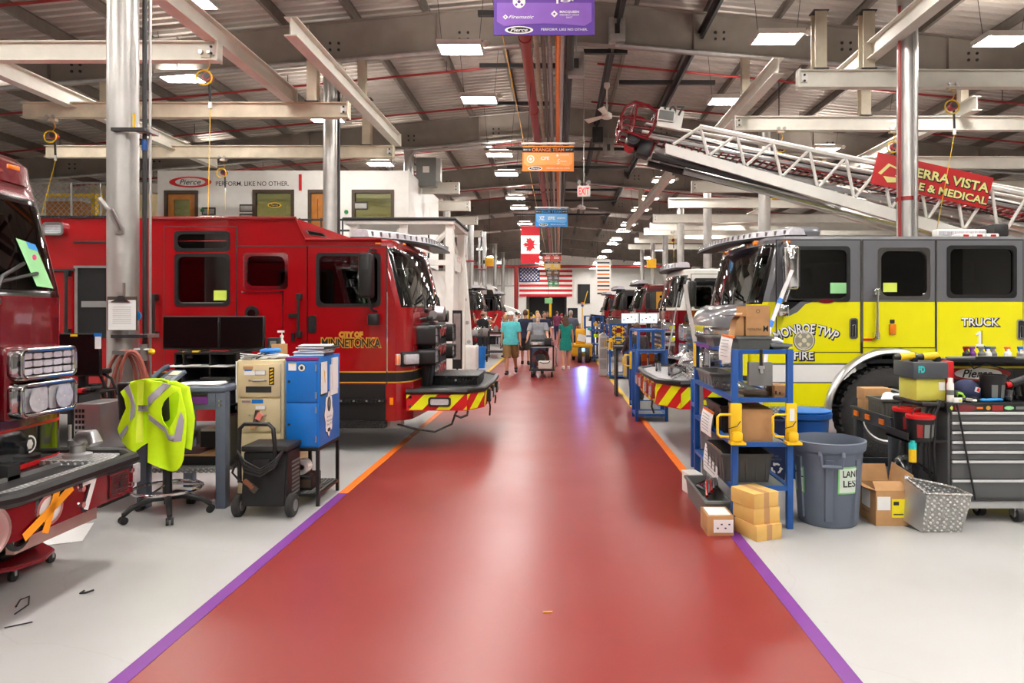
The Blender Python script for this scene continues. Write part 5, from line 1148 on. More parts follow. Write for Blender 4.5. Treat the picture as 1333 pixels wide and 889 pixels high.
# tread plate deck around an open hose well
mb = MB(); D.plan(mb, [(-.1, 0), (.25, .08), (.5, .62), (.6, 1.2), (-.1, 1.2)], .70, .735, 'plate'); D.plan(mb, [(-.1, 2.05), (.66, 2.05), (.55, 2.34), (-.1, 2.34)], .70, .735, 'plate'); D.plan(mb, [(-.1, 1.2), (.08, 1.2), (.08, 2.05), (-.1, 2.05)], .70, .735, 'plate'); D.plan(mb, [(.56, 1.2), (.68, 1.2), (.67, 2.05), (.56, 2.05)], .70, .735, 'plate'); D.add(mb, 'bumper_deck')
mb = MB(); D.bb(mb, .08, .56, 1.2, 2.05, .701, .705, 'dark'); D.bb(mb, .3, .32, 1.2, 2.05, .705, .73, 'galv'); D.add(mb, 'hose_well')
mb = MB(); o_ = D.p(.33, 2.2, .735); mb.lathe([(.09, 0), (.09, .02), (.05, .03), (.045, .08), (.06, .09), (.06, .12), (.0, .13)], o_, 'alu', seg=16); mb.tube([o_+Vector(q) for q in ((0, 0, .09), (.05, -.03, .15), (.14, -.05, .16), (.17, -.06, .1))], [.04, .042, .042, .045], 'alu', 12); mb.cyl(o_+Vector((-.07, .02, .05)), o_+Vector((-.07, .02, .22)), .012, 'alu', 8); D.add(mb, 'discharge_elbow')
# bumper face: speaker grille, hole with tape cross, numeral
def df(y, z, e=0): return D.p(.74-.02*(y-1.15)/1.05+e, y, z)
mb = MB(); a, b = df(1.93, 0), df(2.13, 0)
mb.bb(a.x-.01, a.x+.012, a.y, b.y, .515, .665, 'maroon')
for k in range(9): mb.bb(a.x+.012, a.x+.016, a.y+.012, b.y-.012, .527+.015*k, .534+.015*k, 'black')
mb.bb(a.x+.016, a.x+.02, a.y+.09, a.y+.11, .57, .60, 'dark'); D.add(mb, 'siren_speaker')
mb = MB()
for y in (1.66, 2.17):
    for z in (.545, .645): c = df(y, z); mb.cyl(c, c+Vector((.02, 0, 0)), .018, 'chrome', 10)
D.add(mb, 'bumper_bolts')
text('7', .12, .185, df(1.735, .60, .006), 'paper', D.t, '+x', bold=.03, label='white numeral 7'); text('7', .125, .185, df(1.72, .592, .003), 'black', D.t, '+x', bold=.04)
mb = MB()
for y0, y1 in ((1.28, 1.62), (1.92, 2.2)): mb.poly([df(y0, .50, .001), df(y0+.1, .50, .001), df(y1, .69, .001), df(y0, .69, .001)], 'dark')
D.add(mb, 'dark_stripe')
mb = MB(); c = df(1.38, .60); mb.ring(ellipse(c.y, c.z, .105, .095, 24), ellipse(c.y, c.z, .085, .075, 24), 'x', c.x-.01, c.x+.012, 'chrome'); mb.prism(ellipse(c.y, c.z, .085, .075, 24), 'x', c.x-.03, c.x+.004, 'paper'); D.add(mb, 'round_port')
mb = MB()
for (ya, za), (yb, zb) in (((1.17, .50), (1.56, .685)), ((1.33, .475), (1.44, .72))):
    dd = Vector((yb-ya, zb-za)).normalized(); n_ = Vector((-dd.y, dd.x))*.025
    mb.loft([[df(y, z, e) for y, z in ((ya+n_.x, za+n_.y), (ya-n_.x, za-n_.y), ((ya+yb)/2-n_.x, (za+zb)/2-n_.y), (yb-n_.x, zb-n_.y), (yb+n_.x, zb+n_.y), ((ya+yb)/2+n_.x, (za+zb)/2+n_.y))] for e in (.016, .019)], 'tape')
D.add(mb, 'tape_cross', label='orange tape cross over the round port')
mb = MB(); c = D.p(.60, .97, .585); rot = Matrix.Rotation(-.43, 3, 'Z')
mb.lathe([(.15, .0), (.17, .02), (.17, .06), (.15, .075), (.13, .06), (.06, .05), (.05, .08), (.001, .09)], Vector((0, 0, 0)), mat('siren_pink_steel', (190, 150, 146), .3, .7), 'x', 32); bmesh.ops.rotate(mb.bm, verts=mb.bm.verts[:], cent=(0, 0, 0), matrix=rot); bmesh.ops.translate(mb.bm, verts=mb.bm.verts[:], vec=c+Vector((.02, -.0, 0))); D.add(mb, 'round_siren')
mb = MB(); D.bb(mb, .55, .6, 1.3, 2.0, .36, .49, mat('plate_warm', (196, 160, 150), .3, .8)); bm_ = mb; D.add(mb, 'lower_valance')
mb = MB(); mb.tube([D.p(.62, 1.30+.07*math.cos(a), .47+.07*math.sin(a)) for a in [2*PI*q/16 for q in range(16)]], .018, 'black', 8, True); D.add(mb, 'tow_eye')
mb = MB(); D.bb(mb, .58, .68, 2.27, 2.36, .52, .66, 'lens', .01); D.add(mb, 'corner_light')

# --- trucks further down the hall
def far_truck(label, d, Xf, Y0, up, lo, roof=2.67, belt=1.85, lamp_m='chrome', band=None, L=3.2, bump='chrome', raised=False):
    s = Truck('fire_truck', label, d, Xf, Y0); B = [(belt, lo), (9, up)] if not band else [(belt-.5, lo), (belt-.1, band), (belt, lo), (9, up)]
    h1 = (-1.45, -.52, 1.85, 2.48); h2 = (-2.55, -1.85, 1.9, 2.48)
    s.cab(L, .6, roof, B, [h1, h2], (1.86, roof-.1), rake=.2, r=.3); s.window(*h1); s.window(*h2)
    s.door(-1.6, -.45, .75, 2.58, h1, B); s.latch(-1.5, 1.5, 'chrome'); s.handle(-1.75, 1.2, 1.9, 'chrome')
    s.lightbar([(-.3, .15), (-.15, .9), (-.15, 1.6), (-.3, 2.3)], roof+.07, .12)
    mb = MB(); s.bb(mb, 0, .1, .55, 1.9, .9, 1.6, lamp_m, .02); s.bb(mb, .09, .11, .62, 1.83, .95, 1.55, 'dark'); g = s.add(mb, 'grille'); mb = MB()
    for k in range(5): s.bb(mb, .1, .13, .62, 1.83, .98+.11*k, 1.03+.11*k, lamp_m)
    s.add(mb, 'grille_bars', g)
    for y in (.08, 1.97): s.head_lamp(y, y+.4, 1.3, 1.54, lamp_m, 'lens', -.06, .2); s.head_lamp(y, y+.4, 1.02, 1.26, lamp_m, 'lens', -.06, .2)
    plan = [(-.1, 0), (.5, 0), (.62, .3), (.62, s.W-.3), (.5, s.W), (-.1, s.W)]; s.bumper(plan, .5, .78, bump, top='plate')
    s.mirror(-.4, 2.15, 'black'); s.wheel(-1.75, .54); s.chassis(6.5)
    mb = MB(); s.bb(mb, -6.5, -L-.05, 0, s.W, .6, 2.6, lo, .02); s.add(mb, 'body'); s.wheel(-5.2, .54, name='rear_wheel')
    return s
T1 = far_truck('white over maroon fire truck cab, next behind the grey and yellow truck', -1, 2.45, 14.8, 'white', 'maroon', belt=1.8)
T2 = far_truck('deep maroon fire truck cab with gold door letters, third on the right', -1, 2.6, 23.0, 'maroon', 'maroon', band='white')
T2.text('FE', .5, .6, -1.0, .012, 2.15, 'gold', bold=.05)
far_truck('charcoal fire truck cab, fourth on the right', -1, 2.35, 28.4, 'dark', 'redpipe')
far_truck('maroon fire truck cab at the far end of the right row', -1, 2.4, 36, 'maroon', 'red')
far_truck('black over red fire truck cab behind the man with raised arms, left bays', 1, -2.95, 27.0, 'blackgl', 'red')
far_truck('black over red fire truck cab beyond the first black one, left bays', 1, -2.85, 35.5, 'blackgl', 'chevr')
# white tractor with a sloping hood
s = Truck('fire_truck', 'white conventional tractor with sloping hood, far down the left bays', 1, -2.6, 46)
hw = (-2.6, -1.75, 2.5, 3.3)
mb = MB()
P = [(-4.2, .9), (.0, .9), (.05, 1.6), (-.2, 1.95), (-1.35, 2.35), (-1.75, 3.55), (-2.4, 3.8), (-4.2, 3.9)]
s.pr(mb, P, 0, s.W, 'white'); s.add(mb, 'cab_shell', ang=25)
mb = MB(); s.pr(mb, [(-2.6, 2.5), (-1.55, 2.5), (-1.8, 3.3), (-2.6, 3.3)], -.02, 0, 'blackgl'); s.add(mb, 'side_window'); mb = MB(); mb.poly([s.p(-1.38, .2, 2.5), s.p(-1.38, s.W-.2, 2.5), s.p(-1.68, s.W-.2, 3.42), s.p(-1.68, .2, 3.42)], 'blackgl'); s.add(mb, 'windshield')
mb = MB(); s.bb(mb, .0, .12, .5, 1.95, 1.0, 1.7, 'chrome', .02); s.add(mb, 'grille'); s.head_lamp(.05, .4, 1.2, 1.5); s.head_lamp(2.05, 2.4, 1.2, 1.5)
mb = MB(); s.bb(mb, -.2, .35, -.02, s.W+.02, .55, .9, 'chevr', .02); s.add(mb, 'bumper'); s.wheel(-1.0, .54); mb = MB(); s.bb(mb, -8, -4.2, 0, s.W, .7, 2.6, 'red'); s.add(mb, 'body'); s.wheel(-6, .54, name='rear_wheel'); s.mirror(-1.5, 2.7, 'white')

# --- aerial ladder rising to the left over the grey truck
LY = 12.3
t = thing('aerial_ladder', 'white aerial ladder with red banner and maroon tip cage over the grey truck', 'ladder', (9.3, LY, 0))
def lp(px, py, dy=0): return Vector((X(px, LY), LY+dy, Z(py, LY)))
def rail(mb, a, b, r, m='white', dys=(-.32, .32)):
    for dy in dys: mb.tube([lp(*a, dy), lp(*b, dy)], r, m, 6)
A0, A1 = (842, 160), (1420, 268)     # top chord of base section at rear... upper line follows the sloping rail
mb = MB()
top = lambda px: 161+(px-850)*(252-161)/(1290-850)
bot = lambda px: 196+(px-850)*(335-196)/(1330-850)
for dy in (-.36, .36):
    mb.tube([lp(905, top(905), dy), lp(1440, top(1440), dy)], .05, 'white', 6)
    a, b = lp(862, bot(862), dy), lp(1440, bot(1440), dy)
    for k in (0,): mb.loft([[a+Vector((0, -.05, -.1)), a+Vector((0, .05, -.1)), a+Vector((0, .05, .08)), a+Vector((0, -.05, .08))], [b+Vector((0, -.05, -.14)), b+Vector((0, .05, -.14)), b+Vector((0, .05, .1)), b+Vector((0, -.05, .1))]], 'white')
mb.build('base_rails', t)
mb = MB()
px = 872
while px < 1420:
    for dy in (-.36, .36):
        mb.tube([lp(px, bot(px)-8, dy), lp(px+34, top(px+34), dy)], .028, 'white', 6)
        mb.tube([lp(px+34, top(px+34), dy), lp(px+44, bot(px+44)-8, dy)], .028, 'white', 6)
    px += 46
build_split(mb, 'lattice_bar', t)
mb = MB()
for dy in (-.26, .26):
    mb.tube([lp(842, 182, dy), lp(1430, 296, dy)], .035, 'alu', 6); mb.tube([lp(838, 166, dy), lp(1430, 270, dy)], .03, 'white', 6); mb.tube([lp(850, 200, dy), lp(1430, 322, dy)], .05, 'alu', 8)
px = 846
while px < 1400: mb.tube([lp(px, 185+(px-846)*.2, -.26), lp(px, 185+(px-846)*.2, .26)], .02, 'redpipe', 6); px += 9
mb.build('rungs', t)
mb = MB()
for k, q in enumerate((-.2, -.1, .0, .12, .22)):
    P = [lp(846, 176+k*3, q)]
    for j in range(1, 14): P.append(lp(846+j*40, 176+k*3+j*40*.205+random.uniform(-3, 3), q))
    mb.tube(P, .018, ['black', 'redpipe', 'black', 'dark', 'alu'][k], 6)
mb.build('hydraulic_lines', t)
mb = MB(); mb.tube([lp(846, 208, -.3), lp(1330, 325, -.3)], .06, 'dark', 8); mb.tube([lp(846, 208, .3), lp(1330, 325, .3)], .06, 'dark', 8); mb.tube([lp(890, 222, 0), lp(1320, 330, 0)], .07, 'alu', 10); mb.build('lower_cylinder', t)
# tip: monitor, control box, maroon cage
mb = MB(); mb.box(lp(868, 163, -.38), (.42, .1, .34), 'white', Matrix.Rotation(.2, 3, 'Y')); mb.box(lp(862, 160, -.44), (.3, .08, .2), 'bingray', Matrix.Rotation(.15, 3, 'Y'), .02); mb.build('control_box', t)
text('107', .34, .16, lp(872, 154, -.45), 'dark', t, bold=.02)
mb = MB()
for dy in (-.4, .4):
    C = [(806, 177), (806, 160), (812, 148), (824, 142), (840, 146), (852, 155), (846, 176), (838, 187), (806, 177)]
    mb.tube([lp(*c, dy) for c in C], .03, 'maroon', 8); mb.tube([lp(808, 160, dy), lp(850, 168, dy)], .022, 'maroon', 6); mb.tube([lp(826, 143, dy), lp(820, 181, dy)], .022, 'maroon', 6); mb.tube([lp(808, 170, dy), lp(844, 176, dy)], .022, 'maroon', 6)
for c in ((806, 177), (806, 160), (824, 142), (850, 155)): mb.tube([lp(*c, -.4), lp(*c, .4)], .025, 'maroon', 6)
mb.build('tip_cage', t)
mb = MB(); c = lp(822, 185, -.15); mb.cyl(c+Vector((0, -.2, 0)), c+Vector((0, .1, 0)), .12, 'black', 16); mb.cyl(c+Vector((0, -.22, 0)), c+Vector((0, -.2, 0)), .08, 'dark', 14); mb.cyl(lp(818, 194, -.1), lp(826, 188, .1), .1, 'red', 12); mb.tube([lp(824, 186), lp(846, 200), lp(852, 186)], .06, 'maroon', 10); mb.box(lp(838, 194, 0), (.25, .3, .3), 'dark', Matrix.Rotation(.3, 3, 'Y'), .02); mb.build('water_monitor', t)
# banner panel
mb = MB(); c = [lp(1128, 206, -.47), lp(1272, 238, -.47), lp(1262, 277, -.47), lp(1118, 245, -.47)]; mb.loft([c, [q+Vector((0, .03, 0)) for q in c]], 'chevr'); pb = mb.build('banner', t)
ang = math.atan2(-(238-206), 144)
def bt(s_, w, h, px, py, m, e, bold=.02):
    o = text(s_, w*LY/F, h*LY/F, lp(px, py, -.475-e), m, t, bold=bold); o.rotation_euler = (0, -ang, 0); return o
M['banner_cream'] = mat('banner_cream', (240, 232, 150), .5)
for dx, m, e, bo in ((.5, 'black', .0, .08), (0, 'banner_cream', .004, .03)):
    bt('SIERRA VISTA', 104, 11, 1214+dx, 240+dx, m, e, bo); bt('FIRE & MEDICAL', 106, 9, 1211+dx, 256+dx, m, e, bo)
mb = MB()
for q, dz in ((0, 0), (1, 7)):
    P = [(1127, 232+q*0), (1140, 220), (1152, 226), (1146, 232), (1152, 238), (1140, 240)]
    mb.poly([lp(px_*1.0 + q*2, py_ + dz*.5, -.476-.002*q) for px_, py_ in P], 'banner_cream' if q == 0 else 'chevr')
mb.poly([lp(px_, py_, -.482) for px_, py_ in ((1133, 236), (1149, 238), (1149, 244), (1138, 244))], 'banner_cream'); mb.build('banner_emblem', t)
# base on its turntable, beyond the frame
mb = MB(); x0 = 9.3; mb.bb(x0-1.2, x0+3, LY-1.2, LY+1.2, .5, 1.6, 'chevr', .03); mb.lathe([(.7, 0), (.7, .25), (.5, .3), (.5, 1.2), (.001, 1.2)], (x0, LY, 1.6), 'white', seg=24); mb.bb(x0-1.0, x0-.6, LY-1.2, LY-.9, 0, .5, 'dark'); mb.bb(x0+2, x0+2.4, LY-1.2, LY-.9, 0, .5, 'dark'); mb.bb(x0-1.0, x0-.6, LY+.9, LY+1.2, 0, .5, 'dark'); mb.build('turntable', t)
# ------------------------------------------------------------------ left bay: bench, monitors, cabinets
from mathutils.geometry import delaunay_2d_cdt
def sheet(outline, hole, fy, step, th, m, world=None):
    """cloth cut to an outline (x, z) with an optional hole, bent in depth by fy"""
    V = [Vector(p) for p in outline]; F_ = [list(range(len(outline)))]
    if hole: F_.append([len(V)+k for k in range(len(hole))]); V += [Vector(p) for p in hole]
    xs, zs = [p[0] for p in outline], [p[1] for p in outline]
    a = min(xs)+step/2
    while a < max(xs):
        b = min(zs)+step/2
        while b < max(zs): V.append(Vector((a+random.uniform(-.1, .1)*step, b+random.uniform(-.1, .1)*step))); b += step
        a += step
    Vo, E, Fo, *_ = delaunay_2d_cdt(V, [], F_, 2 if hole else 1, 1e-5)
    mb = MB(); i = mb.mi(m); A = [mb.bm.verts.new((v[0], fy(v[0], v[1]), v[1])) for v in Vo]; B = [mb.bm.verts.new((v[0], fy(v[0], v[1])+th, v[1])) for v in Vo]
    from collections import Counter
    C = Counter()
    for f in Fo:
        mb.face([A[k] for k in f], i); mb.face([B[k] for k in f][::-1], i)
        for k in range(len(f)): C[tuple(sorted((f[k], f[(k+1) % len(f)])))] += 1
    for (p, q), n_ in C.items():
        if n_ == 1: mb.face([A[p], A[q], B[q], B[p]], i)
    return mb

# workbench
bx0, bx1, by0, by1, bz = -3.76, -2.965, 6.08, 6.95, 1.085
t = thing('workbench', 'slate grey steel workbench with purple taped drawer under the dual monitors', 'workbench', ((bx0+bx1)/2, 6.5, 0))
MB().bb(bx0, bx1, by0, by1, bz-.045, bz, 'slate', .008).build('top', t)
for x in (bx0, bx1-.09):
    for y in (by0+.01, by1-.1): MB().bb(x, x+.09, y, y+.09, 0, bz-.045, 'slate', .006).build('leg', t)
d = MB().bb(bx0+.09, bx1-.09, by0+.01, by0+.6, bz-.2, bz-.05, 'slate', .005).build('drawer', t)
MB().bb(-3.6, -3.12, by0-.004, by0+.01, bz-.15, bz-.08, 'purple').build('tape', d)
MB().bb(-3.6, -3.12, by0-.02, by0+.01, bz-.065, bz-.052, 'dark').build('handle', d)
MB().bb(-3.5, -3.42, by0-.004, by0+.01, bz-.19, bz-.165, 'white').build('label', d)
MB().bb(bx0+.05, bx1-.05, by0+.1, by1-.05, .30, .34, 'plate').build('lower_shelf', t)
mb = MB()
for z in (.16, .12): mb.cyl((bx1-.045, by0-.006, bz-z), (bx1-.045, by0+.01, bz-z), .012, 'galv', 8)
mb.build('bolt', t)
t = thing('desk_organizer', 'black tray organizer with paper stacks at the back of the workbench', 'organizer', (-3.35, 6.75, bz)); x0, x1 = X(235, 6.6), X(309, 6.6)
mb = MB(); mb.bb(x0-.06, x1, 6.6, 6.92, bz+.26, bz+.28, 'black'); mb.bb(x0-.06, x1, 6.9, 6.92, bz, bz+.26, 'black')
for x in (x0-.06, x0+.02, (x0+x1)/2, x1-.015): mb.bb(x, x+.015, 6.6, 6.92, bz, bz+.26, 'black')
mb.bb(x0, x1, 6.58, 6.92, bz+.13, bz+.14, 'dark'); mb.build('frame', t)
papers = [((x0-.15, 6.45, bz+.15), (.3, .22), .3), ((x0+.25, 6.5, bz+.15), (.32, .24), -.1), ((x0+.5, 6.5, bz+.02), (.3, .22), .1)]
def paper(c, sz, rz, label, name='paper_sheet', n=1, m='paper', tilt=0):
    mb = MB()
    for k in range(n): mb.box(Vector(c)+Vector((0, 0, .0035*k)), (sz[0], sz[1], .003), m, Matrix.Rotation(rz+.08*k*(-1)**k, 3, 'Z') @ Matrix.Rotation(tilt, 3, 'X'))
    return solo(name, mb, label, 'paper')
paper((x0+.05, 6.64, bz+.145), (.3, .22), .25, 'white papers sliding out of the organizer behind the phone', 'paper_stack', 4)
paper((x0+.35, 6.64, bz+.145), (.3, .22), -.12, 'white papers in the upper organizer tray', 'paper_stack', 3)
paper((X(262, 6.3), 6.3, bz+.004), (.4, .22), .05, 'papers spread on the bench top before the organizer', 'paper_stack', 5)
mb = MB(); mb.bb(X(262, 6.5), X(303, 6.5), 6.46, 6.56, bz+.015, bz+.05, 'black', .008); solo('keyboard', mb, 'black keyboard tucked under the organizer tray', 'keyboard')
# monitors on the organizer
for px0, px1, lab in ((211.5, 285, 'left of the two blank black monitors above the workbench'), (285.5, 343.5, 'right of the two blank black monitors above the workbench')):
    y = 6.78; a, b, z0, z1 = X(px0, y), X(px1, y), Z(455, y), Z(411.5, y); t = thing('monitor', lab, 'monitor', ((a+b)/2, y, bz+.28), 'bench monitors')
    MB().bb(a, b, y, y+.04, z0, z1, 'black', .006).build('bezel', t); MB().bb(a+.012, b-.012, y-.002, y+.002, z0+.018, z1-.012, 'screen').build('screen', t)
    MB().bb((a+b)/2-.03, (a+b)/2+.03, y+.04, y+.08, bz+.28, z0+.12, 'black').bb((a+b)/2-.12, (a+b)/2+.12, y-.02, y+.14, bz+.28, bz+.295, 'black', .004).build('stand', t)
mb = MB(); c = W(246, 461, 6.66); mb.box(c+Vector((0, 0, -.005)), (.09, .05, .07), 'black', bev=.012); mb.box(c+Vector((-.045, 0, 0)), (.012, .05, .06), 'yellow'); mb.box(c+Vector((.07, 0, .025)), (.06, .04, .02), 'yellow'); solo('tape_measure', mb, 'black and yellow tape measure below the left monitor', 'tape measure')
# desk phone
t = thing('desk_phone', 'grey desk phone with handset and display on the left end of the bench', 'phone', W(220, 500, 6.3)); c = W(223, 486, 6.3); c.z = bz+.07
rot = Matrix.Rotation(-.35, 3, 'Z') @ Matrix.Rotation(.55, 3, 'X')
MB().box(c, (.2, .19, .035), mat('phone_gray', (70, 78, 92), .4), rot, .012).build('base', t); MB().box(c+rot @ Vector((.02, .04, .019)), (.11, .06, .004), mat('phone_lcd', (196, 196, 170), .3), rot).build('display', t)
mb = MB()
for a in range(4):
    for b in range(3): mb.box(c+rot @ Vector((-.02+.028*b, -.015-.018*a, .02)), (.02, .012, .006), 'alu', rot)
mb.build('keypad', t)
mb = MB(); mb.tube([c+rot @ Vector(q) for q in ((-.1, .10, .04), (-.115, .08, .05), (-.12, 0, .055), (-.115, -.08, .05), (-.1, -.1, .04))], [.028, .024, .017, .024, .028], mat('phone_dark', (58, 68, 84), .4), 10); mb.build('handset', t)
MB().bb(c.x-.08, c.x+.08, c.y+.02, c.y+.08, bz, bz+.06, 'black').build('foot', t)
# things on the lower shelf
mb = MB(); mb.bb(X(284, 6.4), X(296, 6.4), 6.35, 6.7, .345, .345+.42, mat('binder_gray', (176, 178, 168), .6)); solo('ring_binder', mb, 'pale grey binder standing on the bench lower shelf', 'binder')
mb = MB(); mb.prism([(-3.55, .345), (-3.1, .345), (-3.12, .43), (-3.5, .46)], 'y', 6.3, 6.75, 'black'); mb.bb(-3.5, -3.15, 6.28, 6.6, .43, .445, 'card'); solo('flat_bag', mb, 'black flat bag and card on the bench lower shelf', 'bag')
mb = MB(); mb.bb(-3.4, -3.1, 6.5, 6.8, .62, .645, 'white', .004); mb.bb(-3.4, -3.1, 6.5, 6.8, .47, .62, 'dark'); solo('parts_box', mb, 'dark box with a white lid under the bench', 'box')

# second, black computer station behind the near maroon truck
t = thing('computer_cart', 'black computer cart crowded with trays behind the near left column', 'cart', (-4.75, 6.9, 0)); y = 6.9
x0, x1 = X(62, y), X(126, y)
MB().bb(x0, x1, 6.6, 7.2, .94, .97, 'black', .006).build('top', t); MB().bb(x0, x1, 6.6, 7.2, .3, .33, 'dark').build('shelf', t)
for x in (x0+.02, x1-.05):
    for yy in (6.62, 7.15): MB().bb(x, x+.04, yy, yy+.04, 0, .94, 'black').build('leg', t)
y = 6.85; a, b, z0, z1 = X(76, y), X(130, y), Z(490, y), Z(434, y)
t = thing('monitor', 'black monitor with taped note seen behind the near truck headlights', 'monitor', ((a+b)/2, y, .97)); MB().bb(a, b, y, y+.04, z0, z1, 'black', .006).build('bezel', t); MB().bb(a+.012, b-.012, y-.002, y+.002, z0+.015, z1-.012, 'screen').build('screen', t); MB().bb((a+b)/2-.04, (a+b)/2+.04, y+.04, y+.08, .97, z1-.1, 'black').bb((a+b)/2-.14, (a+b)/2+.14, y-.05, y+.15, .97, .985, 'black').build('stand', t)
build_split(MB().bb(X(124, y), X(132, y), y-.006, y-.002, Z(454, y), Z(435, y), 'paper').bb(X(123, y), X(133, y), y-.008, y-.002, Z(438, y), Z(433.5, y), 'bluecab').bb(X(92, y), X(101, y), y-.006, y-.002, Z(438, y), Z(435, y), 'yellow').bb(X(93, y), X(100, y), y-.006, y-.002, Z(484, y), Z(481, y), 'yellow'), 'note', t)
y = 6.14; t = thing('computer_tower', 'silver perforated computer tower beside the black computer cart', 'computer', W(112, 600, y)); a, b = X(96, y), X(130, y); z0, z1 = Z(592, y), Z(526, y)
MB().bb(a, b, y, y+.4, z0, z1, 'alu', .006).build('case', t); mb = MB()
for r in range(7):
    for c_ in range(3): mb.bb(a+.015+.03*c_, a+.035+.03*c_, y-.003, y+.002, z0+.08+.05*r, z0+.11+.05*r, 'black')
mb.build('vent', t); MB().bb(a-.02, b+.02, y-.02, y+.42, 0, z0, 'dark').build('stand', t)
mb = MB(); y = 6.55; mb.bb(X(98, y), X(128, y), y+.02, y+.3, .972, .985, 'black'); mb.box(W(118, 506, y+.1), (.14, .1, .03), 'dark', bev=.01); mb.box(W(126, 505, y+.1), (.1, .08, .03), 'black', .4, .01); mb.tube([W(100, 509, y), W(110, 507, y), W(124, 508, y+.1)], .01, 'dark'); mb.bb(X(101, y), X(108, y), y-.02, y+.05, .985, 1.02, 'chevr'); solo('keyboard_tray', mb, 'black keyboard tray with mouse and small orange box left of the hose', 'tray')
for k, (px, py) in enumerate(((92, 470), (108, 478), (96, 498))):
    y = 7.0; c = W(px+20, py+5, y); mb = MB(); mb.box(c, (.22, .1, .05), 'black', .3*k, .01); mb.tube([c, c+Vector((.1, .05, -.08)), c+Vector((.15, .08, -.25)), Vector((c.x+.15, 7.08, .97))], .015, 'dark'); solo('support_bracket', mb, ['black bracket arm right of the near monitor', 'black folded arm left of the near column', 'black arm below the near monitor'][k], 'bracket')

# clipboard and hose on the column
y = 7.37; t = thing('clipboard', 'clipboard with a white sheet hung on the near left column', 'clipboard', W(158.5, 429, y))
MB().bb(X(139.5, y), X(177.5, y), y, y+.015, Z(430, y), Z(386, y), 'brown').build('board', t); mb = MB().bb(X(141, y), X(177, y), y-.004, y, Z(429.5, y), Z(390.5, y), 'paper')
for k in range(9): mb.bb(X(147, y), X(171, y), y-.005, y-.004, Z(400+2.6*k, y), Z(399.6+2.6*k, y), 'bingray')
mb.build('sheet', t); MB().prism([(X(145, y), Z(393, y)), (X(170, y), Z(393, y)), (X(163, y), Z(389.5, y)), (X(161, y), Z(385, y)), (X(155, y), Z(385, y)), (X(153, y), Z(389.5, y))], 'y', y-.02, y-.004, 'dark').build('clip', t)
MB().cyl((X(177, 7.43), 7.425, Z(411, 7.4)), (X(177, 7.43), 7.44, Z(411, 7.4)), .055, 'skyblue', 16).build('round_sticker', t)
MB().bb(X(158, y), X(160, y), y+.015, y+.045, Z(386, y), Z(368, y), 'galv').build('hanger', t)
t = thing('air_hose', 'coiled reddish air hose hung on the near left column', 'hose', W(165, 580, 7.25))
mb = MB()
for cx_, rx, tp, bt_, yy, lean in ((163, 25, 456, 570, 7.30, -4), (168, 21, 459, 560, 7.26, 2), (160, 22, 458, 583, 7.33, -8), (172, 17, 457, 545, 7.22, 3), (170, 26, 460, 590, 7.34, -2)):
    P = []
    for q in range(25):
        a = 2*PI*q/25; py_ = (tp+bt_)/2-(bt_-tp)/2*math.cos(a); P.append(W(cx_+rx*math.sin(a)*(1 if py_ < 520 else .9)+lean*(py_-tp)/100, py_, yy+.03*math.sin(a)))
    mb.tube(P, .017, 'hose', 8, True)
mb.build('coil', t); MB().bb(X(158, 7.36), X(175, 7.36), 7.2, 7.43, Z(461, 7.3), Z(456, 7.3), 'galv').build('hook', t)

# drafting stool with the hi-vis vest
sx, sy = X(218, 5.9), 5.9
t = thing('drafting_stool', 'black drafting stool with chrome foot ring, under the yellow vest', 'stool', (sx, sy, 0))
for k in range(5):
    a = 2*PI*k/5+.25; e = Vector((sx+.34*math.cos(a), sy+.34*math.sin(a), .075))
    MB().tube([(sx, sy, .16), (sx+.12*math.cos(a), sy+.12*math.sin(a), .165), (sx+.28*math.cos(a), sy+.28*math.sin(a), .12), e], [.03, .026, .022, .02], 'black', 10).build('base_arm', t)
    mb = MB(); n_ = Vector((-math.sin(a), math.cos(a), 0))
    for q in (-.018, .018): mb.cyl(e+n_*(q-.01)-Vector((0, 0, .042)), e+n_*(q+.01)-Vector((0, 0, .042)), .032, 'black', 12)
    mb.cyl(e-Vector((0, 0, .03)), e+Vector((0, 0, .02)), .012, 'dark', 8); mb.build('caster', t)
MB().cyl((sx, sy, .1), (sx, sy, .62), .028, 'black', 14).cyl((sx, sy, .14), (sx, sy, .4), .038, 'black', 14).build('column', t)
mb = MB(); mb.tube([(sx+.27*math.cos(a), sy+.27*math.sin(a), .235) for a in [2*PI*q/32 for q in range(32)]], .014, 'chrome', 10, True)
for k in range(3): a = 2*PI*k/3+.5; mb.tube([(sx+.04*math.cos(a), sy+.04*math.sin(a), .27), (sx+.27*math.cos(a), sy+.27*math.sin(a), .235)], .009, 'chrome', 8)
mb.build('foot_ring', t)
MB().lathe([(.001, -.05), (.19, -.05), (.225, -.01), (.225, .02), (.19, .05), (.001, .06)], (sx, sy+.02, .68), 'black', seg=28).build('seat', t)
mb = MB(); mb.box((sx-.12, sy-.14, 1.0), (.42, .07, .34), 'black', Matrix.Rotation(.08, 3, 'X'), .03, 3); mb.build('backrest', t); MB().tube([(sx-.08, sy-.05, .62), (sx-.1, sy-.2, .68), (sx-.12, sy-.19, .95)], .02, 'black', 8).build('back_stem', t)
vy = 5.68
def vfy(x, z): return vy - .05*math.cos((x-X(198, vy))*5.2) + .012*math.sin(x*38) + .06*max(0, z-1.05)*3*.5 + .02*math.sin(x*16+z*7)
vp = lambda L: [(X(a, vy), Z(b, vy)) for a, b in L]
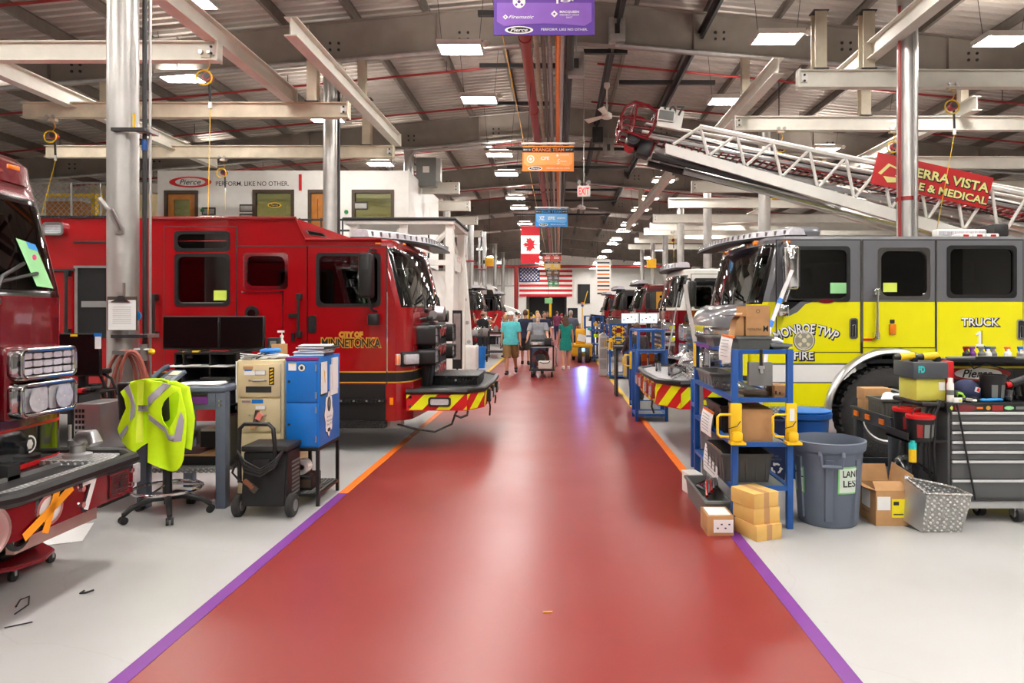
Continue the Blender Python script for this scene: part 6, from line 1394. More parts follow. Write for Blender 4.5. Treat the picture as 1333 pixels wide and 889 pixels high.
OUT = [(157.5, 510), (163, 504), (169, 499), (177, 495.5), (185, 493.4), (196.5, 493.2), (206, 495), (216, 498), (225, 501.5), (233.5, 505), (236.5, 521.7), (239.5, 534), (241.4, 547), (241.6, 560), (241, 580), (239.5, 598), (236.5, 606), (232, 612), (226, 613), (219, 612), (208, 606), (197.5, 600), (196.8, 588), (196, 575), (187, 581), (179, 588.5), (170, 582), (160.5, 575), (157, 566), (155, 558), (160, 545), (166, 531), (162.5, 519)]
HOLE = [(231.6, 509), (233.6, 514), (233.4, 527), (232.6, 539), (229, 550), (224, 557), (219.5, 552), (216, 547), (214.2, 539), (214, 531), (216.5, 523), (220, 518), (226, 513)]
t = thing('safety_vest', 'bright yellow hi-vis vest with grey reflective cross hung over the stool back', 'vest', (X(198, vy), vy, Z(612, vy)))
sheet(vp(OUT), vp(HOLE[::-1]), vfy, .022, .012, 'hivis').build('cloth', t, 60)
q = lambda L: vp([(60+a/5.127, 430+b/5.127) for a, b in L])
for L in ([(520, 388), (555, 362), (600, 440), (615, 500), (612, 570), (585, 600), (588, 500), (575, 450)], [(505, 690), (575, 615), (580, 650), (515, 728)], [(622, 496), (712, 491), (712, 535), (622, 531)], [(712, 505), (715, 440), (795, 350), (845, 362), (742, 478)], [(712, 550), (825, 640), (850, 690), (880, 690), (880, 735), (845, 725), (815, 670), (712, 590)], [(905, 540), (922, 600), (915, 735), (880, 735), (882, 690), (893, 600)]):
    sheet(q(L), None, lambda x, z: vfy(x, z)-.010, .02, .004, 'reflect').build('reflective_band', t, 60)
sheet(q([(625, 345), (668, 340), (668, 740), (628, 742)]), None, lambda x, z: vfy(x, z)-.005, .03, .004, mat('hivis_pale', (232, 255, 70), .7)).build('front_placket', t, 60)
P = [(x, z) for x, z in vp([(170, 499), (216, 498), (233, 506), (240, 548), (238, 590), (160, 560), (157, 512)])]
sheet(P, None, lambda x, z: vfy(x, z)+.15, .05, .012, 'hivis').build('back_panel', t, 60)
mb = MB(); mb.tube([(X(170, vy), vfy(X(170, vy), 1.17), Z(498.5, vy)), (X(180, vy), vy+.1, Z(496, vy)), (X(200, vy), vy+.12, Z(496, vy)), (X(214, vy), vy+.06, Z(498, vy))], .012, 'hivis', 6); mb.build('shoulder_seam', t)

# beige file cabinet
fx0, fx1, fy0 = X(308.5, 6.3), X(369, 6.3), 6.3
t = thing('file_cabinet', 'beige four drawer file cabinet with paper clutter on top', 'cabinet', ((fx0+fx1)/2, 6.6, 0))
MB().bb(fx0, fx1, fy0+.012, fy0+.66, 0, 1.31, 'beige', .006).build('body', t)
for k in range(4):
    z1 = 1.275-.32*k; z0 = z1-.305
    d = MB().bb(fx0+.025, fx1-.025, fy0-.006, fy0+.014, z0, z1, 'beige', .005).build('drawer', t)
    MB().bb(fx0+.17, fx0+.27, fy0-.014, fy0-.004, z1-.1, z1-.055, 'alu', .003).bb(fx0+.178, fx0+.262, fy0-.016, fy0-.012, z1-.094, z1-.062, 'paper').build('label_holder', d)
    MB().tube([(fx0+.16, fy0-.006, z1-.15), (fx0+.165, fy0-.035, z1-.15), (fx0+.265, fy0-.035, z1-.15), (fx0+.27, fy0-.006, z1-.15)], .009, 'alu', 8).build('handle', d)
    MB().cyl((fx0+.12, fy0-.012, z1-.15), (fx0+.12, fy0, z1-.15), .01, 'galv', 10).build('lock', d)
    if k == 0:
        MB().bb(fx0+.07, fx0+.19, fy0-.01, fy0-.004, z1-.10, z1-.06, 'paper').bb(fx0+.075, fx0+.14, fy0-.012, fy0-.004, z1-.062, z1-.05, 'bluecab').bb(fx0+.06, fx0+.15, fy0-.009, fy0-.004, z1-.05, z1-.02, 'card').bb(fx0+.085, fx0+.32, fy0-.01, fy0-.004, z1-.26, z1-.205, 'dark').build('sticker', d)
        mb = MB().bb(fx0+.30, fx0+.345, fy0-.012, fy0-.004, z1-.19, z1-.03, 'black')
        for q in range(5): z_ = z1-.185+.03*q; mb.prism([(fx0+.31, z_), (fx0+.338, z_+.012), (fx0+.338, z_+.027), (fx0+.31, z_+.015)], 'y', fy0-.014, fy0-.012, 'yellow')
        mb.build('hazard_tape', d)
    if k == 1: MB().bb(fx0+.14, fx0+.245, fy0-.01, fy0-.004, z1-.04, z1-.005, 'bluecab').bb(fx0+.05, fx0+.13, fy0-.01, fy0-.004, z1-.035, z1-.015, mat('mauve_label', (150, 124, 132), .6)).build('tape', d)
mb = MB(); mb.bb(fx0-.012, fx0-.002, fy0, fy0+.2, .92, 1.3, 'paper'); solo('paper_sheet', mb, 'white sheet stuck on the left side of the beige file cabinet', 'paper')
# clutter on the file cabinet
for k, (px, yy, rz_, lab) in enumerate(((330, 6.45, .3, 'white papers fanned on the file cabinet front'), (352, 6.55, -.3, 'crumpled white papers on the right of the file cabinet'))):
    mb = MB()
    for q in range(4): mb.box((X(px, yy)+.01*q, yy, 1.315+.012*q), (.24, .2, .006), 'paper', Matrix.Rotation(rz_+.15*q, 3, 'Z') @ Matrix.Rotation(.06*(q-1), 3, 'Y'))
    solo('paper_stack', mb, lab, 'paper')
mb = MB(); c = W(350, 459, 6.5); c.z = 1.385; mb.ball(c, (.09, .06, .03), 'bluecab', 12, 7); mb.ball(c+Vector((.06, .02, .005)), (.05, .05, .025), 'skyblue', 10, 6); solo('rag', mb, 'crumpled blue rag on the beige file cabinet', 'rag')
mb = MB(); mb.tube([W(327, 467, 6.35), W(345, 458, 6.45), W(352, 450, 6.5)], .006, 'black', 6); mb.tube([W(333, 467, 6.35), W(350, 459, 6.45)], .006, 'black', 6); solo('cable_tie', mb, 'black cable lying over the papers on the file cabinet', 'cable')
mb = MB(); c = W(364, 459, 6.75); mb.bb(c.x-.06, c.x+.05, 6.7, 6.82, 1.31, 1.44, 'card'); solo('carton', mb, 'small brown carton standing on the file cabinet', 'carton')
t = thing('pump_bottle', 'white pump bottle behind the clutter on the file cabinet', 'bottle', (X(367, 6.88), 6.88, 1.31)); x = X(367, 6.88)
MB().lathe([(.03, 0), (.03, .14), (.012, .17), (.012, .2)], (x, 6.88, 1.31), 'white', seg=14).build('body', t); MB().lathe([(.018, .19), (.018, .21), (.005, .22), (.005, .25)], (x, 6.88, 1.31), 'white', seg=10).bb(x-.04, x+.02, 6.865, 6.895, 1.55, 1.57, 'white').build('pump', t)
mb = MB(); c = W(357, 447, 6.8); mb.bb(c.x-.06, c.x+.05, 6.75, 6.85, 1.31, 1.5, 'black', .01); mb.bb(c.x-.02, c.x+.04, 6.745, 6.75, 1.42, 1.47, 'bingray'); solo('label_printer', mb, 'small black device standing at the back of the file cabinet', 'device')

# charger cart
t = thing('battery_charger', 'black wheeled battery charger with tube handle before the file cabinet', 'charger', (X(341, 5.85), 5.95, 0)); y = 5.8
a, b = X(313, y), X(371, y); 
mb = MB(); mb.prism([(5.8, .1), (6.15, .1), (6.15, .56), (5.86, .56)], 'x', a, b, 'black'); bmesh.ops.bevel(mb.bm, geom=mb.bm.edges[:], offset=.012, segments=2, affect='EDGES'); mb.build('case', t)
MB().bb(a-.01, b+.01, 5.83, 6.17, .56, .61, 'dark', .012).build('lid', t)
mb = MB()
for k in range(9): mb.bb(b-.003, b+.002, 5.95, 6.12, .16+.035*k, .175+.035*k, 'bingray')
mb.bb(a+.1, a+.24, 5.81, 5.83, .42, .5, 'dark'); mb.build('vent', t)
mb = MB(); h0, h1 = X(309, y), X(356, y); mb.tube([(h0, 5.84, .3), (h0, 5.83, .6), (h0+.01, 5.82, .76), (h0+.05, 5.82, .80), (h1-.05, 5.82, .80), (h1-.01, 5.82, .76), (h1, 5.83, .6), (h1, 5.84, .45)], .018, 'black', 10); mb.build('handle', t)
for x in (a-.04, b+.035): MB().lathe([(.03, -.03), (.085, -.03), (.098, -.02), (.098, .02), (.085, .03), (.03, .03)], (x, 5.86, .098), 'rubber', 'x', 22).lathe([(.02, -.032), (.05, -.034), (.05, .034), (.02, .032)], (x, 5.86, .098), 'bingray', 'x', 16).build('wheel', t)
mb = MB()
for k in range(4): mb.tube([(a-.03+.01*k, 5.8, .58-.02*k), (a+.05, 5.76, .5-.03*k), ((a+b)/2, 5.75, .43-.02*k), (b-.08, 5.77, .5-.02*k), (b-.01, 5.82, .6)], .008, 'dark', 6)
mb.tube([(a-.02, 5.79, .55), (a-.05, 5.76, .4), (a+.02, 5.75, .33), (a+.1, 5.74, .3)], .01, 'black', 6); mb.build('cables', t)
mb = MB(); mb.box((a+.1, 5.735, .31), (.1, .03, .03), mat('copper', (150, 96, 70), .4, .6), Matrix.Rotation(.7, 3, 'Y')); mb.box((a+.14, 5.735, .27), (.06, .02, .05), 'copperdark' if 'copperdark' in M else 'brown', Matrix.Rotation(.7, 3, 'Y')); mb.build('clamp', t)
mb = MB(); c = W(333, 545, 6.25); mb.box(c, (.03, .03, .15), 'brown', Matrix.Rotation(.2, 3, 'Y')); mb.box(c+Vector((.035, -.01, .02)), (.05, .02, .06), mat('salmon_clamp', (230, 130, 120), .5), Matrix.Rotation(.5, 3, 'Y')); mb.box(c+Vector((-.02, -.01, -.06)), (.05, .03, .06), 'card', Matrix.Rotation(-.3, 3, 'Y')); solo('clamp', mb, 'copper and salmon spring clamp hooked on a file cabinet drawer', 'clamp')

# blue cabinet on a black stand
x0, x1, y0, y1 = X(371.5, 6.15), X(414.5, 6.15), 6.15, 6.75; z0, z1 = Z(583, 6.15), Z(465, 6.15)
t = thing('locker', 'bright blue two door locker with stickers standing on a black stand', 'cabinet', ((x0+x1)/2, 6.45, z0))
MB().bb(x0, x1, y0+.012, y1, z0, z1, 'bluecab', .004).build('body', t); zm = Z(524, 6.15)
for a, b in ((z0+.02, zm-.006), (zm+.006, z1-.035)):
    d = MB().bb(x0+.012, x1-.012, y0-.004, y0+.012, a, b, 'bluecab', .004).build('door', t)
    mb = MB()
    for z in (a+.06, b-.06): mb.cyl((x1-.02, y0-.01, z-.03), (x1-.02, y0-.01, z+.03), .007, 'galv', 8)
    mb.build('hinge', d); MB().cyl((x0+.035, y0-.01, (a+b)/2), (x0+.035, y0, (a+b)/2), .012, 'dark', 10).build('lock', d)
MB().bb(x0, x1, y0-.004, y0+.01, z1-.028, z1-.004, mat('magenta_tape', (140, 30, 120), .5)).build('tape', t)
mb = MB().bb(x0+.03, x0+.1, y0-.008, y0-.003, z1-.12, z1-.055, 'paper').bb(x0+.03, x0+.1, y0-.009, y0-.003, z1-.062, z1-.05, 'yellow'); mb.build('warning_label', t)
c = (x0+.15, z1-.095); MB().prism(ellipse(*c, .036, .036, 20), 'y', y0-.008, y0-.003, 'dark').prism(ellipse(*c, .031, .031, 20), 'y', y0-.01, y0-.008, 'paper').prism(ellipse(c[0], c[1], .015, .02, 6), 'y', y0-.012, y0-.01, 'dark').build('round_sticker', t)
def sy(px): return 889*x1/(px-726)*1.0
MB().bb(x1, x1+.006, 6.2, 6.36, z1-.36, z1-.06, 'dark').bb(x1+.006, x1+.009, 6.2, 6.36, z1-.34, z1-.05, 'paper').build('instruction_sheet', t); MB().poly([(x1+.0095, 6.26, z1-.12), (x1+.0095, 6.3, z1-.14), (x1+.0095, 6.31, z1-.25), (x1+.0095, 6.29, z1-.24)], mat('chart_colour', (230, 190, 90), .6)).build('chart', t)
MB().bb(x1, x1+.01, 6.45, 6.66, z1-.38, z1-.09, 'paper').bb(x1, x1+.014, 6.5, 6.66, z1-.33, z1-.03, 'paper').build('paper_pocket', t)
P = []
for q in range(40):
    a = 2*PI*q/40; r = 1+.10*math.cos(8*a); P.append((6.42+.115*r*math.cos(a), z0+.27+.205*r*math.sin(a)))
MB().prism(P, 'x', x1, x1+.003, 'dark').prism([(6.42+(u-6.42)*.93, z0+.27+(v-z0-.27)*.95) for u, v in P], 'x', x1+.003, x1+.005, 'paper').prism(ellipse(6.42, z0+.36, .045, .07, 16), 'x', x1+.005, x1+.007, 'dark').prism(ellipse(6.42, z0+.37, .02, .04, 12), 'x', x1+.007, x1+.008, 'bingray').prism(ellipse(6.42, z0+.12, .04, .018, 16), 'x', x1+.005, x1+.007, 'dark').build('ornate_label', t)
for k, (w_, zz) in enumerate(((.13, .245), (.15, .21), (.14, .175))): text(['Serving Our', 'Proud Customers', 'Since 1913'][k], w_, .022, (x1+.0075, 6.42, z0+zz), 'dark', t, '+x', shear=.2)
t = thing('locker_stand', 'black steel stand with low slatted shelf under the blue locker', 'stand', ((x0+x1)/2, 6.45, 0))
for x in (x0+.0, x1-.028):
    for y in (y0+.01, y1-.04): MB().bb(x, x+.028, y, y+.03, 0, z0, 'black').build('leg', t)
mb = MB().bb(x0, x1, y0, y1, z0-.03, z0-.001, 'black'); mb.build('top_frame', t); mb = MB().bb(x0, x1, y0+.02, y1-.02, .09, .115, 'black')
for k in range(8): mb.bb(x0+.02+.034*k, x0+.04+.034*k, y0+.02, y1-.02, .115, .122, 'bingray')
mb.build('shelf', t)
mb = MB().bb(x0+.05, x0+.2, 6.25, 6.5, .123, .25, 'black', .004); mb.bb(x0+.08, x0+.19, 6.247, 6.25, .15, .22, 'brown'); solo('parts_carton', mb, 'black printed carton on the low shelf under the blue locker', 'carton')
mb = MB().lathe([(.03, -.05), (.07, -.05), (.07, .05), (.03, .05), (.03, -.05)], (x0+.08, 6.36, .32), 'paper', 'y', 20); solo('tape_roll', mb, 'roll of white tape on the black carton under the locker', 'tape')
# stack of binders on the locker
z = z1
for k, (dx, sz, rz_, m, lab) in enumerate(((.02, (.27, .3, .024), .05, mat('navy_binder', (26, 50, 92), .5), 'navy binder at the bottom of the stack on the blue locker'), (.02, (.27, .3, .02), -.04, 'paper', 'white edged binder second in the stack on the locker'), (.05, (.27, .3, .018), .15, 'bingray', 'grey binder tilted in the stack on the locker'), (.06, (.27, .32, .02), -.12, 'dark', 'dark folder near the top of the locker stack'), (.04, (.28, .22, .012), .2, 'paper', 'loose white papers topmost on the locker stack'))):
    mb = MB().box(((x0+x1)/2+dx, 6.42, z+sz[2]/2), sz, m, rz_, .004); mb.box(((x0+x1)/2+dx-.01, 6.42, z+sz[2]/2), (sz[0], sz[1]+.004, sz[2]*.5), 'paper', rz_); solo('binder', mb, lab, 'binder', 'binders on the blue locker'); z += sz[2]+.002

# creeper at lower left, sheet of paper, bits on the floor
t = thing('creeper', 'red mechanic creeper with black headrest at the lower left edge', 'creeper', (-3.7, 4.6, 0))
P = [(-4.4, 4.3), (-3.72, 4.28), (-3.52, 4.42), (-3.45, 4.6), (-3.52, 4.78), (-3.72, 4.92), (-4.4, 4.9)]
mb = MB().prism(P, 'z', .075, .105, mat('creeper_red', (168, 28, 44), .35, coat=.4)); bmesh.ops.bevel(mb.bm, geom=mb.bm.edges[:], offset=.008, segments=2, affect='EDGES'); mb.build('deck', t)
mb = MB().box((-3.72, 4.63, .15), (.2, .34, .07), 'black', bev=.03, seg=3); mb.build('headrest', t)
for x, y in ((-3.55, 4.45), (-3.55, 4.78), (-4.2, 4.4), (-4.2, 4.85)): MB().cyl((x-.012, y, .035), (x+.012, y, .035), .035, 'dark', 14).cyl((x, y, .05), (x, y, .08), .012, 'galv', 8).bb(x-.02, x+.02, y-.01, y+.01, .035, .07, 'galv').build('caster', t)
mb = MB().box((-4.15, 5.25, .004), (.9, .5, .003), 'paper', .45); solo('floor_sheet', mb, 'white sheet on the floor under the maroon bumper', 'sheet')
mb = MB().tube([(X(3, 3.95), 4.05, .006), (X(18, 4.1), 4.15, .006), (X(30, 4.15), 4.2, .006), (X(32, 4.05), 4.08, .006), (X(10, 3.9), 3.95, .006)], .004, 'black', 6); solo('wire_scrap', mb, 'bent black wire scrap on the floor near the creeper', 'wire')
mb = MB().tube([(X(0, 3.75), 3.78, .006), (X(24, 3.75), 3.85, .006)], .004, 'black', 6); solo('wire_scrap', mb, 'straight black wire scrap nearest the lower left corner', 'wire')
mb = MB().tube([(X(105, 4.25), 4.28, .008), (X(106, 4.25), 4.24, .008), (X(112, 4.25), 4.25, .008), (X(118, 4.25), 4.28, .012)], .006, 'black', 6); solo('cable_clip', mb, 'small black clip alone on the pale floor below the bumper', 'clip')
# ------------------------------------------------------------------ right bay: blue shelf cart and tool chest
def sqtube(mb, x, y, z0, z1, m, s=.05): mb.bb(x-s/2, x+s/2, y-s/2, y+s/2, z0, z1, m, .004)
def open_bin(x0, x1, y0, y1, z0, z1, m, lip=.015, th=.008, taper=.02, ribs=0):
    mb = MB(); o = [(x0, y0), (x1, y0), (x1, y1), (x0, y1)]
    def R(i, z): return [Vector((x0+i, y0+i, z)), Vector((x1-i, y0+i, z)), Vector((x1-i, y1-i, z)), Vector((x0+i, y1-i, z))]
    mb.loft([R(taper, z0), R(0, z1-.02), R(-lip, z1-.02), R(-lip, z1), R(th, z1), R(th+taper, z0+th)], m)
    if ribs:
        for k in range(ribs):
            x = x0+(x1-x0)*(k+.5)/ribs; mb.bb(x-.006, x+.006, y0-.006+taper*.4, y0+.02, z0+.02, z1-.025, m)
        for k in range(ribs):
            y = y0+(y1-y0)*(k+.5)/ribs; mb.bb(x0-.006+taper*.4, x0+.02, y-.006, y+.006, z0+.02, z1-.025, m)
    return mb
cx0, cx1, cy0, cy1 = 1.435, 1.88, 5.54, 7.05
SH = [1.435, 1.045, .685, .33]
t = thing('shelf_cart', 'blue steel parts cart of four shelves, nearest at right of the aisle', 'cart', ((cx0+cx1)/2, 6.3, 0))
for x in (cx0, cx1):
    for y in (cy0, cy1): mb = MB(); sqtube(mb, x, y, 0, SH[0]+.02, 'blue'); mb.build('post', t)
for z in SH:
    MB().bb(cx0, cx1, cy0-.02, cy0+.02, z-.02, z+.015, 'blue').bb(cx0, cx1, cy1-.02, cy1+.02, z-.02, z+.015, 'blue').bb(cx0-.02, cx0+.02, cy0, cy1, z-.02, z+.015, 'blue').bb(cx1-.02, cx1+.02, cy0, cy1, z-.02, z+.015, 'blue').bb(cx0, cx1, cy0, cy1, z-.012, z+.004, 'bingray').build('shelf', t)
MB().bb(cx0-.03, cx0-.025, cy1-.1, cy1+.03, 1.2, 1.44, 'yellow').build('edge_tape', t)
MB().bb(cx0-.026, cx0-.022, cy1-.7, cy1-.1, SH[0]-.02, SH[0]+.013, 'purple').build('purple_tape', t)
for k, x in enumerate((cx0, cx1)):
    y = cy0-.04; q = thing('lockout_bracket', ['yellow bracket with loop handle on the left front post of the blue cart', 'yellow bracket with loop handle on the right front post of the blue cart'][k], 'bracket', (x, y, .70), 'yellow brackets on the blue cart')
    MB().bb(x-.045, x+.045, y-.02, y+.012, .72, 1.02, 'yellow', .006).build('plate', q); MB().tube([(x-.04, y-.01, .93), (x-.13, y-.01, .93), (x-.15, y-.01, .91), (x-.15, y-.01, .78), (x-.13, y-.01, .755), (x-.06, y-.01, .75)], .011, 'yellow', 8).build('loop_handle', q)
    MB().bb(x-.06, x+.06, y-.09, y+.01, .70, .72, 'yellow').bb(x-.045, x+.04, y-.08, y-.02, .72, .80, 'yellow', .02).build('foot', q); MB().tube([(x-.07, y-.03, .82), (x, y-.035, .84), (x+.03, y-.03, .88)], .004, 'dark', 5).build('cable', q)
    if k: MB().bb(x-.02, x+.02, y-.024, y-.02, .88, .98, 'paper').build('label', q)
z = SH[0]+.005
o = solo('tote_bin', open_bin(X(957, 5.7), X(1001, 5.7), 5.62, 6.05, z, z+.115, mat('tote_olive', (100, 102, 96), .5), ribs=0), 'grey tote under the open carton on top of the blue cart', 'bin')
# open carton standing on the tote
bx0, bx1, by0, by1 = X(965.5, 5.85), X(996, 5.85), 5.72, 6.02; bz0 = z+.117; bz1 = Z(412, 5.8)
t = thing('carton', 'open brown carton with raised flaps on top of the blue cart', 'carton', ((bx0+bx1)/2, 5.85, bz0))
mb = MB(); mb.bb(bx0, bx1, by0, by0+.006, bz0, bz1, 'card').bb(bx0, bx1, by1-.006, by1, bz0, bz1, 'card').bb(bx0, bx0+.006, by0, by1, bz0, bz1, 'card').bb(bx1-.006, bx1, by0, by1, bz0, bz1, 'card').bb(bx0, bx1, by0, by1, bz0, bz0+.006, 'card'); mb.build('body', t)
MB().bb(bx0, bx1, by0-.004, by0+.002, bz1, bz1+.095, 'card').build('flap', t); MB().poly([(bx0, by0, bz1), (bx0, by1, bz1), (bx0-.15, by1, bz1+.015), (bx0-.15, by0, bz1+.015)], 'card').build('flap', t); MB().bb(bx0, bx1, by1, by1+.004, bz1, bz1+.09, 'card').build('flap', t)
o = text('MOTION', .11, .022, ((bx0+bx1)/2-.03, by0-.001, bz0+.055), 'dark', t); o.rotation_euler = (0, PI, 0); text('M', .04, .05, (bx1-.035, by0-.001, bz0+.06), 'dark', t, bold=.01)
MB().ring(ellipse((bx0+bx1)/2, bz1+.045, .016, .016, 16), ellipse((bx0+bx1)/2, bz1+.045, .012, .012, 16), 'y', by0-.006, by0-.004, 'brown').build('print_mark', t)
mb = MB(); q0 = (bx0-.02, 5.7, bz0); mb.loft([[Vector((bx0-.09+dx, 5.74+dy, z+.118)) for dx, dy in ((0, 0), (.08, 0), (.08, .2), (0, .2))], [Vector((bx0-.07+dx, 5.74+dy, z+.24)) for dx, dy in ((0, 0), (.06, 0), (.06, .2), (0, .2))], [Vector((bx0-.02+dx, 5.74+dy, z+.31)) for dx, dy in ((0, 0), (.01, 0), (.01, .2), (0, .2))]], 'card'); solo('kraft_paper', mb, 'crumpled brown kraft paper spilling left of the open carton', 'paper')
# black trays along the far top
mb = open_bin(cx0-.01, cx0+.22, 6.5, 7.0, z, z+.09, 'black'); solo('parts_tray', mb, 'black parts tray at the far end of the cart top', 'tray')
mb = open_bin(X(922, 6.3), X(948, 6.3), 6.12, 6.45, z, z+.1, 'bingray'); solo('parts_tray', mb, 'grey steel tray behind the hanging list on the cart top', 'tray')
mb = open_bin(X(1003, 5.7), X(1026, 5.7), 5.65, 6.0, z, z+.05, 'bingray'); solo('parts_tray', mb, 'low grey tray at the right of the cart top', 'tray')
mb = MB(); mb.ball((X(1008, 5.8), 5.8, z+.075), (.05, .05, .03), 'paper', 10, 6); mb.ball((X(1016, 5.8), 5.85, z+.065), (.04, .05, .02), 'paper', 10, 6); solo('rag', mb, 'white rag in the low tray at the right of the cart top', 'rag')
def hang_list(ya, yb, z1, z0, label):
    mb = MB(); n_ = 5; rows_ = []
    for k in range(n_+1): f = k/n_; rows_.append([Vector((1.404-.02*math.sin(f*2.2)-.012*q, ya+(yb-ya)*q+.02*f, z1+(z0-z1)*f)) for q in (0, .5, 1)])
    mb.loft(rows_, 'paper', cap=False, closed=False)
    for k in range(6): f = (k+1.2)/8; x_ = 1.401-.02*math.sin(f*2.2); mb.bb(x_-.013, x_-.011, ya+.05*(yb-ya)+.05, yb-.05, z1+(z0-z1)*f-.004, z1+(z0-z1)*f, 'bingray')
    mb.bb(1.392, 1.412, ya, yb, z1-.006, z1+.012, 'orange')
    return solo('parts_list', mb, label, 'paper', 'parts lists taped to the blue cart')
hang_list(5.45, 5.80, 1.555, 1.35, 'white parts list taped at the top rail of the blue cart')
hang_list(6.15, 6.54, .84, .62, 'white parts list hanging at the third shelf of the blue cart')
hang_list(5.88, 6.42, .54, .28, 'white parts list hanging lowest on the left side of the blue cart')
# second shelf
z = SH[1]+.005
mb = open_bin(cx0-.01, cx0+.2, 6.35, 6.95, z, z+.14, 'bingray', ribs=4); solo('crate', mb, 'grey open crate at the far end of the second shelf', 'crate')
t = thing('plastic_bag', 'clear plastic packing bag on the second shelf of the blue cart', 'bag', (X(985, 5.8), 5.8, z)); mb = MB(); mb.box((X(982, 5.8), 5.82, z+.05), (.26, .3, .1), glass('film', (236, 238, 240), .85, .15), bev=.03, seg=3); mb.build('film', t); MB().bb(X(964, 5.8), X(1003, 5.8), 5.7, 5.95, z, z+.03, 'card').build('carton_tray', t)
mb = MB().bb(X(1006, 5.65), X(1024, 5.65), 5.6, 5.85, z, z+.10, 'card', .003); mb.bb(X(1009, 5.6), X(1011, 5.6), 5.598, 5.6, z+.03, z+.06, 'dark'); mb.bb(X(1014, 5.6), X(1016, 5.6), 5.598, 5.6, z+.03, z+.05, 'dark'); solo('carton', mb, 'small printed carton at the right of the second shelf', 'carton')
mb = MB().box((X(945, 6.1), 6.15, z+.04), (.16, .2, .08), glass('film2', (240, 240, 242), .8, .2), .3, .03); solo('plastic_bag', mb, 'clear plastic bag bulging at the left edge of the second shelf', 'bag')
t = thing('metal_box', 'grey steel box hanging by a black strap from the cart top', 'box', (X(990, 5.56), 5.6, Z(502, 5.5))); a, b = X(975, 5.5), X(1006, 5.5)
MB().bb(a, b, 5.5, 5.56, Z(502, 5.5), Z(472, 5.5), 'bingray', .004).build('case', t); MB().bb(X(988.5, 5.5), X(992.5, 5.5), 5.494, 5.5, Z(482, 5.5), Z(455, 5.5), 'black').build('strap', t); MB().bb(X(986.5, 5.5), X(995, 5.5), 5.488, 5.496, Z(480, 5.5), Z(476, 5.5), 'alu').bb(X(989, 5.5), X(993, 5.5), 5.488, 5.5, Z(486, 5.5), Z(480, 5.5), 'alu').build('latch', t)
# third shelf
z = SH[2]+.005
mb = MB().bb(X(963, 5.62), X(1004, 5.62), 5.58, 6.0, z, z+.27, 'card', .003); mb.bb(X(963, 5.62)-.001, X(1004, 5.62)+.001, 5.78, 5.82, z+.268, z+.272, 'kraft'); solo('carton', mb, 'large closed brown carton on the third shelf', 'carton')
mb = open_bin(cx0, cx0+.22, 6.0, 6.6, z, z+.24, 'black', ribs=3); solo('crate', mb, 'black crate on the third shelf behind the left bracket', 'crate')
# fourth shelf
z = SH[3]+.005
mb = open_bin(X(938, 5.75), X(1001, 5.75), 5.68, 6.3, z, z+.24, mat('tote_dark', (78, 78, 76), .55), ribs=5); solo('tote_bin', mb, 'dark grey ribbed tote on the lowest shelf', 'bin')
mb = MB().bb(cx0+.05, cx0+.3, 5.8, 6.2, z+.02, z+.2, 'black', .01); 
# floor around the cart
t = thing('cable_tote', 'grey floor tote of red and black cables beside the blue cart', 'bin', (1.32, 6.1, 0)); tx0, tx1, ty0, ty1 = 1.22, 1.42, 5.62, 6.5
open_bin(tx0, tx1, ty0, ty1, 0, .2, 'bingray').build('tote', t)
for k, m in enumerate(('red', 'black', 'red', 'black', 'black')):
    MB().tube([(1.27+.02*k, 5.8, .19+.02*k), (1.3+.02*k, 5.95, .26+.01*k), (1.34+.01*k, 6.15, .25), (1.38, 6.3, .2), (1.36-.03*k, 6.2, .18), (1.3, 6.0, .19)], .014, m, 8).build('cable', t)
mb = MB().bb(X(918, 5.42), X(952, 5.42), 5.34, 5.6, 0, .16, 'card', .003); a = X(918, 5.42); mb.bb(X(926, 5.42), X(951, 5.42), 5.336, 5.34, .03, .13, 'paper')
for k in range(4): mb.bb(X(930, 5.42)+.03*k, X(930, 5.42)+.015+.03*k, 5.334, 5.336, .06+.03*(k % 2), .07+.03*(k % 2), 'dark')
mb.bb(X(921, 5.42), X(949, 5.42), 5.37, 5.57, .155, .163, 'paper'); solo('carton', mb, 'small pale carton with white label at the aisle edge', 'carton')
mb = MB().box((X(902, 6.6), 6.65, .09), (.13, .2, .18), 'white', .2, .01); mb.box((X(902, 6.6), 6.65, .19), (.14, .21, .02), 'white', .2, .005); solo('white_box', mb, 'small white box left of the cable tote', 'box')
z = 0
for k, (px0, px1, dy, h_, rz_) in enumerate(((957, 1014, 0, .118, .38), (957, 1012, .03, .118, .34), (956, 1009, .03, .118, .42))):
    mb = MB().box(((X(px0, 5.4)+X(px1, 5.4))/2, 5.38+dy, z+h_/2), (.24, .28, h_), 'kraft', rz_, .003); mb.box(((X(px0, 5.4)+X(px1, 5.4))/2, 5.38+dy, z+h_/2), (.05, .282, h_+.002), 'card', rz_); solo('carton', mb, ['bottom kraft carton of the stack of three by the blue cart', 'middle kraft carton of the stack of three by the blue cart', 'top kraft carton of the stack of three by the blue cart'][k], 'carton', 'three stacked kraft cartons'); z += h_+.001
